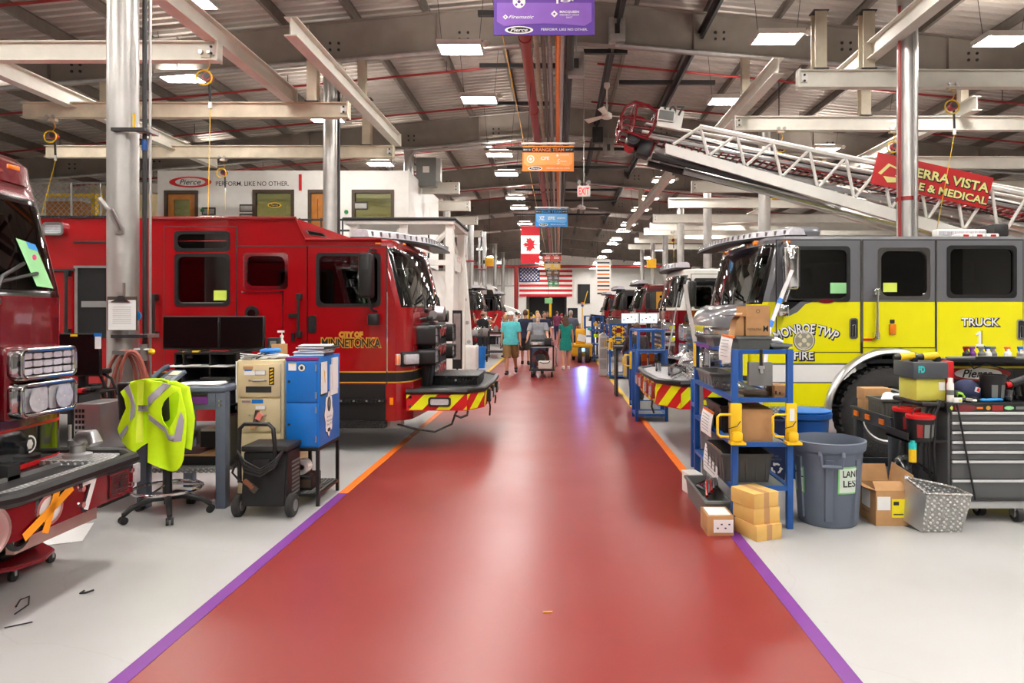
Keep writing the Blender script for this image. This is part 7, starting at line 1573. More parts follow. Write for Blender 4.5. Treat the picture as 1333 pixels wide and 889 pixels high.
# trash can
gx, gy = X(1077.5, 5.75), 5.75
t = thing('trash_can', 'round grey plastic trash can with green framed landfill label', 'bin', (gx, gy, 0))
mb = MB().lathe([(.001, 0), (.225, 0), (.24, .03), (.27, .55), (.275, .60), (.295, .62), (.302, .66), (.302, .69), (.285, .695), (.275, .67), (.262, .6), (.225, .05), (.001, .04)], (gx, gy, 0), 'canGray', seg=40); mb.build('body', t)
for a in (-1.9, -.95, -2.9, .3, 2.2, 1.2): d = Vector((math.cos(a), math.sin(a), 0)); MB().loft([[Vector((gx, gy, z_))+d*(r_+q)+Vector((-d.y, d.x, 0))*w for q, w in ((-.01, -.035), (.014, -.03), (.014, .03), (-.01, .035))] for z_, r_ in ((.06, .243), (.56, .27))], 'canGray').build('rib', t)
for a in (-1.85, 1.3):
    d = Vector((math.cos(a), math.sin(a), 0)); n_ = Vector((-d.y, d.x, 0)); c = Vector((gx, gy, 0))
    MB().tube([c+d*.28+n_*-.09+Vector((0, 0, .62)), c+d*.335+n_*-.085+Vector((0, 0, .60)), c+d*.33+n_*-.075+Vector((0, 0, .52)), c+d*.33+n_*.075+Vector((0, 0, .52)), c+d*.335+n_*.085+Vector((0, 0, .60)), c+d*.28+n_*.09+Vector((0, 0, .62))], .016, 'canGray', 8).build('handle', t)
def can_label(a0, a1, z0, z1, words):
    P = []; r = .271; n_ = 8
    for rr, m, ins in ((.0, 'green_frame', 0), (.0015, 'label_face', .012)):
        mb = MB(); rows_ = []
        for k in range(n_+1):
            a = a0+(a1-a0)*k/n_; s_ = ins/.27; a = min(max(a, a0+s_), a1-s_)
            rows_.append([Vector((gx+(.2425+.0505*z_+.009+rr)*math.cos(a), gy+(.2425+.0505*z_+.009+rr)*math.sin(a), z_)) for z_ in (z0+ins, z1-ins)])
        mb.loft(rows_, M[m] if isinstance(m, str) and m in M else m, cap=False, closed=False); mb.build('label', t)
    am = (a0+a1)/2; rr = .2425+.0505*(z0+z1)/2+.013
    for w_, h_, zz, s_ in words:
        o = text(s_, w_, h_, (0, 0, 0), 'black', None, bold=.02); me = o.data
        for v in me.vertices:
            ang_ = am + v.co.x/rr; v.co = Vector((gx+(.2425+.0505*zz+.0115)*math.cos(ang_), gy+(.2425+.0505*zz+.0115)*math.sin(ang_), zz+v.co.z))-t.location
        o.parent = t
M['green_frame'] = mat('label_green', (130, 200, 130), .6); M['label_face'] = mat('label_face', (214, 228, 214), .6)
can_label(-1.66, -.80, .29, .51, [(.16, .055, .455, 'LAND'), (.15, .055, .375, 'LESS')])
can_label(-3.17, -2.67, .26, .48, [(.12, .055, .42, 'FILL')])
# recycling bins behind
rx, ry = X(1048, 7.3), 7.3
t = thing('recycling_can', 'round blue recycling can behind the grey trash can', 'bin', (rx, ry, 0)); MB().lathe([(.001, 0), (.2, 0), (.24, .62), (.27, .64), (.275, .69), (.25, .695), (.235, .66), (.19, .06), (.001, .05)], (rx, ry, 0), 'blue', seg=32).build('body', t); MB().lathe([(.12, .70), (.26, .70), (.265, .715), (.12, .725)], (rx, ry, 0), 'bluecab', seg=32).build('lid', t)
y = 6.7; a, b = X(985, y), X(1026, y); t = thing('recycling_bin', 'dark blue square bin with white recycling arrows behind the blue cart', 'bin', ((a+b)/2, y+.2, 0)); open_bin(a, b, y, y+.4, 0, .70, mat('recycle_navy', (24, 40, 84), .5), taper=.03).build('body', t)
mb = MB(); c = W(1011, 610, y)
for k in range(3):
    a_ = 2*PI*k/3+PI/2
    for q in range(3): pass
    P = [(c.x+.052*math.cos(a_+d_)*r_, c.z+.052*math.sin(a_+d_)*r_) for d_, r_ in ((-.75, 1), (-.3, 1.05), (.3, 1.05), (.45, 1.3), (.85, .85), (.4, .5), (.3, .68), (-.3, .68), (-.75, .7))]
    mb.prism(P, 'y', y+.005, y+.012, 'paper')
mb.build('recycling_arrows', t); text('WE', .04, .02, (c.x, y+.005, c.z+.12), 'bingray', t); text('RECYCLE', .1, .02, (c.x, y+.005, c.z+.09), 'bingray', t)

# leaning strips by the grey truck
mb = MB(); a, b = W(1001, 428, 7.3), W(1034, 343, 7.75); d = (b-a).normalized(); mb.tube([Vector((a.x-.23, 7.16, .004)), a, b], .028, 'alu', 4)
mb.tube([a+d*.02, a+d*.1], .032, 'bluecab', 4); mb.tube([a+d*.35, a+d*.42], .032, 'bluecab', 4); solo('aluminium_strip', mb, 'tall aluminium strip with blue tape leaning by the grey cab', 'strip')
mb = MB(); mb.tube([(X(918, 7.3), 7.35, 0), W(911, 478, 7.35), W(895, 395, 7.9), W(892, 371, 8.0)], [.03, .03, .03, .03], mat('grey_plank', (150, 144, 140), .5), 4); solo('grey_plank', mb, 'tall narrow grey plank leaning left of the blue cart', 'plank')
t = thing('low_cart', 'blue low cart frame with purple tag beyond the first blue cart', 'cart', (1.75, 7.9, 0))
x0, x1, y0, y1 = X(909, 7.45), 1.95, 7.45, 7.75
for x in (x0, x1):
    for y in (y0, y1): mb = MB(); sqtube(mb, x, y, 0, 1.25 if x == x0 and y == y0 else 1.0, 'blue', .045); mb.build('post', t)
MB().bb(x0-.04, x0+.04, y0-.035, y0-.022, Z(502, y0), Z(477, y0), 'purple').build('tag', t); MB().bb(x0, x1, y0, y1, .28, .31, 'blue').bb(x0, x1, y0-.02, y0+.02, .7, .74, 'blue').bb(x0-.02, x0+.02, y0, y1, .7, .74, 'blue').build('rail', t)

# cardboard box and tread plate box
x0, x1, y0, y1, h = X(1140, 5.6), X(1183, 5.6), 5.6, 5.95, .29
t = thing('carton', 'open brown carton with yellow label between trash can and tool chest', 'carton', ((x0+x1)/2, 5.77, 0)); mb = MB()
for q in ((x0, x1, y0, y0+.006), (x0, x1, y1-.006, y1), (x0, x0+.006, y0, y1), (x1-.006, x1, y0, y1)): mb.bb(*q, 0, h, 'card')
mb.bb(x0, x1, y0, y1, 0, .006, 'card'); mb.bb(x0+.03, x1-.03, y0+.05, y1-.05, .2, .23, 'dark'); mb.build('body', t)
for P in ([(x1, y0, h), (x1, y1, h), (x1+.03, y1, h+.16), (x1+.04, y0, h+.12)], [(x0, y0, h), (x0, y1, h), (x0-.1, y1, h+.05), (x0-.1, y0, h+.03)], [(x0, y1, h), (x1, y1, h), (x1, y1+.06, h+.13), (x0, y1+.06, h+.13)], [(x0, y0, h), (x1, y0, h), (x1-.02, y0+.1, h+.05), (x0+.02, y0+.1, h+.05)]): MB().loft([[Vector(q) for q in P], [Vector(q)+Vector((.003, .003, .003)) for q in P]], 'card').build('flap', t)
MB().bb(X(1161, 5.6), X(1178, 5.6), y0-.003, y0, .07, .22, mat('label_yellow', (244, 226, 30), .6)).bb(X(1142, 5.6), X(1159, 5.6), y0-.003, y0, .13, .24, 'paper').bb(X(1163, 5.6), X(1170, 5.6), y0-.004, y0-.003, .17, .20, 'dark').bb(X(1163, 5.6), X(1176, 5.6), y0-.004, y0-.003, .09, .10, 'dark').build('label', t)
MB().bb(x0-.003, x0, y0+.1, y0+.25, .12, .26, 'paper').build('label', t); text('THIS SIDE', .14, .02, (x0-.001, y0+.18, .08), 'brown', t, '-x')
x0, x1, y0, y1 = X(1204, 5.45), X(1262, 5.45), 5.42, 5.66
t = thing('tread_plate_box', 'open tread plate step box with sloped front on the floor before the chest', 'box', ((x0+x1)/2, 5.6, 0)); P = [(x0, .33), (x1+.0, .30), (x1, .23), (x1-.07, 0), (x0-.03, 0), (x0-.02, .1)]
h = .31
mb = MB(); A_ = [(x0, y0, h), (x1, y0, h-.01), (x1, y0+.02, .22), (x1-.07, y0+.02, 0), (x0-.03, y0+.02, .005)]
mb.poly(A_, 'platefine'); mb.poly([(x1, y0, h-.01), (x1, y1, h-.01), (x1-.07, y1, 0), (x1-.07, y0+.02, 0), (x1, y0+.02, .22)], 'platefine'); mb.build('front_plate', t)
mb = MB(); mb.poly([(x0-.08, y1-.05, h+.09), (x0, y0, h), (x0-.03, y0+.02, .0), (x0-.1, y1-.05, .05)], 'alu'); mb.poly([(x0-.08, y1-.05, h+.09), (x1, y1, h-.01), (x1-.07, y1, .0), (x0-.1, y1-.05, .0)], 'plate'); mb.poly([(x0-.03, y0+.02, .002), (x1-.07, y0+.02, .002), (x1-.07, y1, .002), (x0-.1, y1-.05, .002)], 'dark'); mb.build('side_plate', t)
mb = MB(); mb.tube([(x0-.08, y1-.05, h+.09), (x0, y0, h), (x1, y0, h-.01), (x1, y1, h-.01), (x0-.08, y1-.05, h+.09)], .012, 'platefine', 4); mb.build('rim', t)
mb = MB(); mb.bb(x0+.0, x0+.02, y0+.03, y0+.14, .12, .26, 'yellow'); 
# plastic utility cart behind
x0, x1, y0, y1, zt = 3.15, 3.75, 6.45, 7.3, .76
t = thing('utility_cart', 'dark grey plastic utility cart loaded with cartons by the front wheel', 'cart', ((x0+x1)/2, 7, 0))
open_bin(x0, x1, y0, y1, zt-.13, zt, 'bingray' if False else mat('cart_plastic', (62, 66, 72), .55), taper=.0).build('tray', t)
open_bin(x0, x1, y0, y1, .1, .2, 'cart_plastic' if 'cart_plastic' in M else MATS['cart_plastic'], taper=.0).build('lower_tray', t)
for x in (x0+.005, x1-.085):
    for y in (y0+.005, y1-.085): MB().bb(x, x+.08, y, y+.08, .1, zt-.12, MATS['cart_plastic'], .015).cyl((x+.02, y+.04, .05), (x+.06, y+.04, .05), .05, 'black', 14).build('leg', t)
mb = MB()
for y in (6.56, 6.86, 7.12): mb.bb(x0-.025, x0-.012, y, y+.09, zt-.09, zt-.04, 'orange')
build_split(mb, 'reflector', t)
for k, (pa, pb, ya, h_, zz, lab) in enumerate(((1137, 1158, 7.1, .12, 0, 'brown carton low in the utility cart behind the ribbed bin'), (1125, 1160, 7.1, .12, .142, 'flat brown carton topmost in the utility cart'), (1126, 1136, 7.1, .14, 0, 'small brown carton at the cart corner'))):
    mb = MB().bb(X(pa, ya), X(pb, ya), ya, ya+.18, zt-.06+zz, zt-.06+zz+h_, 'card', .003); mb.bb(X(pa, ya), X(pb, ya), ya+.07, ya+.1, zt-.06+zz+h_, zt-.058+zz+h_, 'kraft'); solo('carton', mb, lab, 'carton')
mb = open_bin(3.18, X(1189, 6.8), 6.7, 7.0, zt-.04, zt+.14, mat('bin_ribbed', (96, 94, 88), .6), ribs=11); solo('tote_bin', mb, 'grey ribbed bin with white bag in the utility cart', 'bin')
mb = MB().ball((X(1168, 6.85), 6.87, zt+.12), (.15, .1, .06), 'paper', 14, 8); mb.ball((X(1160, 6.85), 6.9, zt+.14), (.06, .08, .05), 'paper', 10, 6); solo('plastic_bag', mb, 'white plastic bag in the ribbed bin', 'bag')
mb = MB().ball((X(1180, 6.2), 6.25, .26), (.12, .12, .2), glass('film', (236, 238, 240), .85, .15), 12, 8); mb.ball((X(1184, 6.2), 6.3, .12), (.13, .12, .12), glass('film', (236, 238, 240), .85, .15), 12, 8); solo('plastic_bag', mb, 'translucent plastic bag on the floor beside the tool chest', 'bag')

# tool chest
x0, x1, y0, y1 = X(1235, 5.7), 4.75, 5.7, 6.3; zt, zb = 1.0, .17
t = thing('tool_chest', 'long grey tool chest with chrome drawer edges at the right edge', 'tool chest', ((x0+x1)/2, 6, 0))
M['chestgray'] = mat('chest_gray', (84, 85, 86), .45, noise=.05)
MB().bb(x0, x1, y0+.015, y1, zb, zt-.04, 'chestgray', .008).build('body', t); MB().bb(x0-.02, x1, y0-.005, y1+.01, zt-.085, zt, 'black', .01).build('top', t)
DY = [535.6, 548.4, 560.8, 573.6, 586.3, 598.8, 623.7, 648]
for k in range(7):
    za, zb_ = Z(DY[k], y0), Z(DY[k+1], y0)+.004; d = MB().bb(x0+.02, x1-.02, y0-.006, y0+.015, zb_, za, 'chestgray', .004).build('drawer', t)
    MB().bb(x0+.02, x1-.02, y0-.022, y0-.004, za-.024, za-.002, 'pull', .005).build('pull', d)
MB().bb(x0-.02, x1, y0-.02, y1, zb-.05, zb+.005, 'alu', .004).build('base_tray', t)
for x, y in ((X(1284, 5.8), 5.9), (X(1326, 5.7), 5.72), (x0+.08, 6.2), (x1-.1, 5.8)):
    MB().cyl((x-.025, y, .065), (x+.025, y, .065), .065, 'dark', 18).cyl((x-.03, y, .065), (x+.03, y, .065), .03, 'galv', 12).bb(x-.04, x+.04, y-.03, y+.05, .1, .125, 'galv').bb(x-.042, x-.034, y-.03, y+.03, .05, .12, 'galv').bb(x+.034, x+.042, y-.03, y+.03, .05, .12, 'galv').build('caster', t)
mb = MB(); zz = zt-.045; yb = y0-.008
mb.prism([(X(1233, y0)+.02, zz), (X(1233, y0)+.035, zz+.02), (X(1233, y0)+.05, zz), (X(1233, y0)+.035, zz-.02)], 'y', yb, y0, 'postit'); mb.prism(ellipse(X(1255, y0), zz, .1, .028, 20), 'y', yb, y0, 'maroon'); mb.bb(X(1271, y0), X(1279, y0), yb, y0, zz-.008, zz+.008, 'orange'); mb.prism(ellipse(X(1286, y0), zz, .018, .018, 14), 'y', yb, y0, 'gold'); mb.bb(X(1291, y0), X(1305, y0), yb, y0, zz-.022, zz+.022, 'redpipe'); mb.prism(ellipse(X(1313, y0), zz, .04, .016, 14), 'y', yb, y0, 'ltgreen'); mb.bb(X(1322, y0), X(1332, y0), yb, y0, zz-.012, zz+.012, 'bingray'); mb.build('stickers', t)
mb = MB(); hx = x0-.12; mb.tube([(x0, y0+.05, zt-.03), (hx, y0+.05, zt-.02), (hx-.06, y0+.06, zt-.02), (hx-.08, y0+.15, zt-.02), (hx-.08, y1-.1, zt-.02), (x0, y1-.05, zt-.03)], .022, 'black', 10); mb.build('push_handle', t)
for k, (dy, r_) in enumerate(((.04, .012), (.08, .012), (.12, .01), (.18, .012))):
    MB().tube([(x0-.04, y0+dy, zt+.01), (x0-.10, y0+dy-.02, zt-.1), (x0-.12-.02*k, y0+dy-.03, .6), (x0-.1-.03*k, y0+dy-.03, .32+.05*k), (x0-.05, y0+dy-.02, .25+.04*k)], r_, 'black', 8).build('hanging_cable', t)
MB().tube([(x0+.05, y0-.03, zt), (x0+.06, y0-.05, zt-.1), (x0+.12, y0-.04, .6), (x0+.2, y0-.04, .2)], .008, 'black', 6).build('hanging_cable', t)
for k, (px, yy, zc) in enumerate(((1180, 5.98, .85), (1198, 5.76, .82))):
    x = X(px, yy)-.0; q = thing('grease_pail', ['black pail with red lid, behind, hung at the chest end', 'black pail with red lid, in front, hung at the chest end'][k], 'pail', (x, yy, zc-.14), 'red lidded pails on the tool chest')
    MB().lathe([(.001, 0), (.095, 0), (.108, .17), (.108, .2)], (x, yy, zc-.14), 'black', seg=24).build('body', q); MB().lathe([(.112, .18), (.116, .19), (.116, .21), (.09, .215), (.08, .205), (.001, .21)], (x, yy, zc-.14), 'chevr', seg=24).build('lid', q)
    mb = MB()
    for a0, m in ((-2.3, 'redpipe'), (-1.75, 'bingray'), (-1.1, 'bingray')):
        rows_ = [[Vector((x+r_*math.cos(a0+.11*j), yy+r_*math.sin(a0+.11*j), zc-.14+h_)) for r_, h_ in ((.099, .03), (.107, .14))] for j in range(5)]; mb.loft(rows_, m, cap=False, closed=False)
    mb.build('label', q)
    MB().tube([(x-.08, yy, zc+.06), (x-.03, yy+.02, zc+.12), (x+.06, yy, zc+.15)], .005, 'dark', 6).build('bail', q)
mb = MB(); a = X(1172, 6); mb.bb(a-.08, x0, y0+.02, y0+.4, .66, .68, 'dark'); mb.bb(a-.08, a-.07, y0+.02, y0+.4, .66, .74, 'dark'); o = mb.build('pail_shelf', t)
y = 5.72; x = X(1188, y); t2 = thing('spray_can', 'yellow and teal spray can hanging under the red lidded pails', 'can', (x, y, .5)); MB().lathe([(.001, 0), (.03, 0), (.03, .11)], (x, y, .5), 'yellow', seg=16).build('body', t2); MB().lathe([(.031, .11), (.031, .16), (.02, .165), (.02, .18)], (x, y, .5), 'teal', seg=16).build('cap', t2)
# on top of the chest
t = thing('battery_tote', 'translucent yellow tote with grey lid holding power tool batteries', 'tote', (X(1209, 5.85), 5.95, zt))
a, b = X(1191, 5.82), X(1231, 5.82)
MB().bb(a, b-.01, 5.8, 6.1, zt, zt+.19, mat('tote_yellow', (206, 200, 84), .35), .01).build('body', t); MB().bb(a-.04, b+.0, 5.77, 6.12, zt+.19, zt+.33, mat('tote_lid', (70, 74, 80), .5), .012).build('lid', t)
text('FD', .05, .05, (a+.03, 5.769, zt+.27), 'teal', t, bold=.06); MB().bb(b-.07, b-.02, 5.795, 5.8, zt+.09, zt+.16, 'paper').build('label', t)
for k, px in enumerate((1181, 1211)):
    x = X(px, 5.85); q = thing('power_drill', ['yellow and black cordless drill at the left end of the tote lid', 'yellow and black cordless drill at the right of the tote lid'][k], 'drill', (x, 5.88, zt+.33), 'cordless drills on the tote'); dz = .0
    MB().cyl((x-.05, 5.88, zt+.37), (x+.07, 5.88, zt+.38), .033, 'yellow', 14).build('body', q); MB().cyl((x-.1, 5.88, zt+.365), (x-.05, 5.88, zt+.37), .022, 'black', 12, .03).build('chuck', q); MB().box((x+.07, 5.88, zt+.35), (.05, .06, .05), 'black', bev=.01).build('battery', q)
MB2 = MB().bb(X(1228, 5.95), X(1238, 5.95), 5.9, 6.0, zt, zt+.33, 'chevr', .01); solo('fuel_can', MB2, 'slim red can behind the battery tote', 'can')
y = 5.75; x = X(1237, y); t2 = thing('spray_bottle', 'tall white bottle at the chest front beside the tote', 'bottle', (x, y, zt)); MB().lathe([(.001, 0), (.028, 0), (.028, .15), (.02, .165), (.02, .2), (.001, .2)], (x, y, zt), 'white', seg=18).build('body', t2); MB().lathe([(.0285, .06), (.0285, .1)], (x, y, zt), 'bingray', seg=18).build('label', t2)
# hutch behind with the oval badge
hy = 6.22; t = thing('tool_hutch', 'black open tool hutch with red oval badge at the back of the chest', 'hutch', (4.0, hy, zt)); a, b = X(1222, hy), x1; hz = Z(469, hy)
MB().bb(a, b, hy, hy+.02, zt, hz, 'dark').build('back_panel', t); MB().bb(X(1216, hy), b, hy-.18, hy+.04, hz, hz+.02, 'black').build('shelf', t)
MB().bb(a, a+.03, hy-.02, hy+.02, zt, hz, 'black').build('upright', t); MB().bb(a+.0, b, hy-.03, hy-.01, hz-.07, hz-.05, mat('yellow_strap', (220, 200, 40), .6)).build('yellow_strap', t)
e = MB(); c = (X(1272, hy), Z(486, hy)); e.prism(ellipse(*c, .30, .068), 'y', hy-.012, hy, 'redpipe'); e.prism(ellipse(*c, .215, .05), 'y', hy-.016, hy-.012, 'white'); e.build('oval_badge', t); text('Pierce', .27, .07, (c[0]-.01, hy-.018, c[1]), 'black', t, shear=.3, bold=.02)
for k, (px, c1, c2, lab) in enumerate(((1258, 'black', 'red', 'black spray bottle with red trigger on the hutch shelf'), (1266, 'purple', 'purple', 'purple spray bottle on the hutch shelf'), (1278, 'bingray', 'bingray', 'first grey trigger spray bottle on the hutch shelf'), (1286, 'white', 'blue', 'white spray bottle with blue trigger on the hutch shelf'), (1293, 'bingray', 'bingray', 'second grey trigger spray bottle on the hutch shelf'), (1312, 'white', 'orange', 'white bottle with orange cap on the hutch shelf'), (1329, 'galv', 'bluecab', 'silver funnel bottle at the right end of the hutch shelf'))):
    x = X(px, hy-.1); y = hy-.1; z = hz+.02; q = thing('spray_bottle', lab, 'bottle', (x, y, z)); MB().lathe([(.001, 0), (.032, 0), (.032, .05), (.014, .075), (.012, .09)], (x, y, z), c1, seg=14).build('body', q)
    MB().box((x-.005, y, z+.1), (.05, .022, .022), c2, bev=.004).prism([(x-.03, z+.1), (x-.02, z+.1), (x-.012, z+.07), (x-.02, z+.068)], 'y', y-.006, y+.006, c2).build('trigger', q)
mb = MB().tube([(X(1262, hy)-.3, hy-.15, hz+.03), (X(1270, hy), hy-.16, hz+.035), (X(1320, hy), hy-.17, hz+.03)], .014, 'bingray', 8); mb.bb(X(1255, hy), X(1305, hy), hy-.18, hy-.14, hz+.02, hz+.045, 'black'); solo('power_strip', mb, 'black power strip along the hutch shelf edge', 'power strip')
mb = MB().tube([(X(1245, hy), hy-.19, hz), (X(1250, hy), hy-.2, hz-.06), (X(1265, hy), hy-.2, hz-.02), (X(1300, hy), hy-.2, hz-.08), (X(1303, hy), hy-.19, hz-.14), (X(1300, hy), hy-.15, zt+.02)], .006, 'black', 6); solo('cable', mb, 'black cable drooping across the hutch badge', 'cable')
# chest top contents
y = 5.95; c = Vector((X(1258, y), y, zt))
t2 = thing('baseball_cap', 'navy baseball cap lying on the tool chest', 'cap', c); MB().ball(c+Vector((0, 0, .06)), (.12, .11, .11), mat('cap_navy', (38, 46, 80), .8), 18, 10).build('crown', t2); mb = MB(); rows_ = [[c+Vector((.1+.11*s_, -.09+.18*w_, .04-.03*s_+.02*math.sin(w_*PI))) for w_ in [k/6 for k in range(7)]] for s_ in (0, .5, 1)]; mb.loft(rows_, MATS['cap_navy'], cap=False, closed=False); mb.build('brim', t2); MB().box(c+Vector((.03, -.108, .09)), (.04, .006, .04), 'paper', Matrix.Rotation(.3, 3, 'Y')).box(c+Vector((.035, -.112, .09)), (.02, .004, .03), 'chevr', Matrix.Rotation(.3, 3, 'Y')).build('patch', t2)
mb = MB(); y = 5.8; mb.tube([(X(1237, y)+.05, y, zt+.03), (X(1245, y), y-.02, zt+.07), (X(1252, y), y, zt+.06), (X(1255, y), y, zt+.03)], .012, mat('glove_green', (160, 220, 60), .6), 8); mb.ball((X(1244, y), y+.02, zt+.05), (.08, .04, .04), 'black', 12, 8); solo('work_glove', mb, 'black and lime work glove beside the navy cap', 'glove')
y = 5.85; x = X(1292, y); q = thing('parts_bucket', 'black bucket with grey labels on the tool chest', 'bucket', (x, y, zt)); MB().lathe([(.001, 0), (.085, 0), (.1, .2), (.106, .2), (.106, .22), (.095, .22), (.08, .02), (.001, .015)], (x, y, zt), 'black', seg=24).build('body', q); mb = MB()
for a0 in (-2.2, -1.4): mb.loft([[Vector((x+r_*math.cos(a0+.12*j), y+r_*math.sin(a0+.12*j), zt+h_)) for r_, h_ in ((.09, .03), (.098, .14))] for j in range(5)], 'bingray', cap=False, closed=False)
mb.build('label', q)
for k, (px, yy, m, lab) in enumerate(((1318, 5.9, 'dark', 'dark red tipped pneumatic wrench right of the bucket'), (1328, 5.82, 'black', 'black impact wrench at the right edge of the chest'))):
    x = X(px, yy); mb = MB().cyl((x-.08, yy, zt+.11+.03*k), (x+.06, yy, zt+.16+.03*k), .035, m, 14); mb.cyl((x-.12, yy, zt+.10+.03*k), (x-.08, yy, zt+.11+.03*k), .025, 'chevr', 12); mb.cyl((x+.03, yy, zt+.14), (x+.05, yy, zt), .024, m, 12); mb.box((x+.05, yy, zt+.02), (.07, .06, .04), 'black', bev=.008); solo('impact_wrench', mb, lab, 'tool')
y = 5.78; x = X(1313, y); q = thing('plastic_cup', 'clear plastic cup on the tool chest front', 'cup', (x, y, zt)); MB().lathe([(.028, 0), (.04, .1), (.042, .1), (.03, .0)], (x, y, zt), glass('cup_plastic', (230, 232, 236), .75, .1), seg=20).build('body', q); MB().lathe([(.001, .005), (.028, .005), (.033, .04), (.001, .045)], (x, y, zt), 'bingray', seg=16).build('contents', q)
mb = MB().tube([(X(1280, 5.74), 5.74, zt+.012), (X(1292, 5.74), 5.73, zt+.02), (X(1305, 5.74), 5.75, zt+.015), (X(1308, 5.74), 5.78, zt+.012)], .013, 'skyblue', 8); mb.ball((X(1280, 5.74), 5.74, zt+.015), (.03, .02, .015), 'skyblue', 8, 6); solo('blue_glove', mb, 'blue nitrile glove lying before the bucket', 'glove')
for k, (px, yy) in enumerate(((1247, 5.74), (1255, 5.78), (1262, 5.72), (1268, 5.76))):
    mb = MB().box((X(px, yy), yy, zt+.012+.005*k), (.05, .05, .025), ['black', 'dark', 'galv', 'black'][k], .5*k, .006); mb.cyl((X(px, yy)+.02, yy, zt+.012), (X(px, yy)+.06, yy+.01, zt+.012), .012, ['dark', 'galv', 'paper', 'dark'][k], 10); solo('socket_adapter', mb, ['black adapter nearest the tote on the chest', 'dark fitting second from the tote on the chest', 'silver fitting before the cap on the chest', 'black fitting before the bucket on the chest'][k], 'fitting')
mb = MB().box((X(1240, 5.7)+.04, 5.7, zt+.02), (.07, .02, .04), 'paper'); mb.box((X(1241, 5.7)+.05, 5.688, zt+.02), (.02, .004, .02), 'postit'); solo('tag_card', mb, 'white tag with green dot at the chest front edge', 'card')
# ------------------------------------------------------------------ further down the aisle
def parts_cart(x0, x1, y0, y1, zt, label, shelves=(.15, .75, 1.1), m='blue', name='shelf_cart', top=True):
    t = thing(name, label, 'cart', ((x0+x1)/2, (y0+y1)/2, 0))
    for x in (x0, x1):
        for y in (y0, y1): mb = MB(); sqtube(mb, x, y, 0, zt, m, .05); mb.build('post', t)
    for z in tuple(shelves)+((zt,) if top else ()): MB().bb(x0, x1, y0-.02, y0+.02, z-.02, z+.02, m).bb(x0, x1, y1-.02, y1+.02, z-.02, z+.02, m).bb(x0-.02, x0+.02, y0, y1, z-.02, z+.02, m).bb(x1-.02, x1+.02, y0, y1, z-.02, z+.02, m).bb(x0, x1, y0, y1, z-.01, z+.005, 'bingray' if z < zt-.01 else m).build('shelf', t)
    return t
def bracket(x, y, z, label):
    q = thing('lockout_bracket', label, 'bracket', (x, y, z)); MB().bb(x-.05, x+.05, y-.02, y+.012, z, z+.3, 'yellow', .006).build('plate', q); MB().tube([(x-.04, y-.01, z+.24), (x-.14, y-.01, z+.24), (x-.16, y-.01, z+.2), (x-.16, y-.01, z+.08), (x-.13, y-.01, z+.06), (x-.05, y-.01, z+.05)], .013, 'yellow', 8).build('loop_handle', q); MB().bb(x-.005, x+.025, y-.024, y-.02, z+.04, z+.2, 'redpipe').build('label', q)
# second blue cart, beside the chevron bumper
y = 11.7; x0, x1 = X(831, y), X(863, y)
parts_cart(x0, x1, y, y+1.2, 1.44, 'blue open cart with orange panels behind the grey truck bumper', (.08, 1.02), top=True)
parts_cart(X(829, 11.0), X(866, 11.0)+.02, 11.0, 11.5, 1.16, 'lower blue frame cart just behind the grey truck bumper', (.10, 1.12), top=False, name='low_cart')
for k, px in enumerate((838.5, 848)): mb = MB().bb(X(px, 11.6)-.045, X(px, 11.6)+.045, 11.56, 11.6, Z(470, 11.6), Z(456, 11.6), 'orange').bb(X(px, 11.6)-.045, X(px, 11.6)+.045, 11.56, 11.6, Z(478, 11.6), Z(470, 11.6), 'redpipe'); mb.bb(X(px, 11.6)-.01, X(px, 11.6)+.01, 11.57, 11.6, Z(470, 11.6), 1.02, 'dark'); solo('hanging_tag', mb, ['orange and red panel hung on the left of the second blue cart', 'orange and red panel hung on the right of the second blue cart'][k], 'panel')
mb = MB().bb(X(856, 11.55), X(862, 11.55), 11.52, 11.56, Z(470, 11.5), Z(455, 11.5), 'dark'); mb.bb(X(858, 11.55), X(859, 11.55), 11.53, 11.55, Z(456, 11.5), 1.06, 'galv'); solo('hung_tool', mb, 'dark tool hung at the right of the second blue cart', 'tool')
bracket(X(824, 11.8), 11.9, Z(480, 11.9), 'yellow loop bracket at the left of the second blue cart'); mb = MB().bb(X(826, 12)-.02, X(826, 12)+.03, 11.98, 12.03, 0, 1.2, 'blue'); solo('post_stand', mb, 'thin blue post carrying the yellow bracket by the aisle', 'post')
mb = MB().tube([(X(868, 12.3), 12.3, .9), W(884, 380, 12.9)], .012, 'alu', 6); mb.tube([(X(866, 12.2), 12.2, 0), (X(868, 12.3), 12.3, .9)], .014, 'alu', 6); solo('pole', mb, 'thin pale pole leaning over the second blue cart', 'pole')
# third cart with yellow ring guards
y = 18.0; x0, x1 = X(794, y), X(817, y)
parts_cart(x0, x1, y, y+1.1, 1.44, 'blue cart with round yellow guards, third along the right edge of the aisle', (.08, .72, 1.08))
for k, py in enumerate((430, 441)):
    mb = MB(); c = W(805, py, y-.06); mb.ring(ellipse(c.x, c.z, .165, .12, 20), ellipse(c.x, c.z, .11, .07, 20), 'y', c.y-.02, c.y+.02, 'yellow')
    for q in range(6): a = PI*q/3; mb.cyl((c.x+.138*math.cos(a), c.y-.025, c.z+.095*math.sin(a)), (c.x+.138*math.cos(a), c.y-.02, c.z+.095*math.sin(a)), .022, 'black', 8)
    solo('ring_guard', mb, ['upper yellow ring guard with black dots on the third blue cart', 'lower yellow ring guard with black dots on the third blue cart'][k], 'guard')
bracket(x0+.02, y-.03, .78, 'yellow loop bracket on the third blue cart'); mb = MB().bb(x0+.1, x0+.2, y+.02, y+.3, .1, .25, 'yellow'); solo('tub', mb, 'yellow tub low in the third blue cart', 'tub')
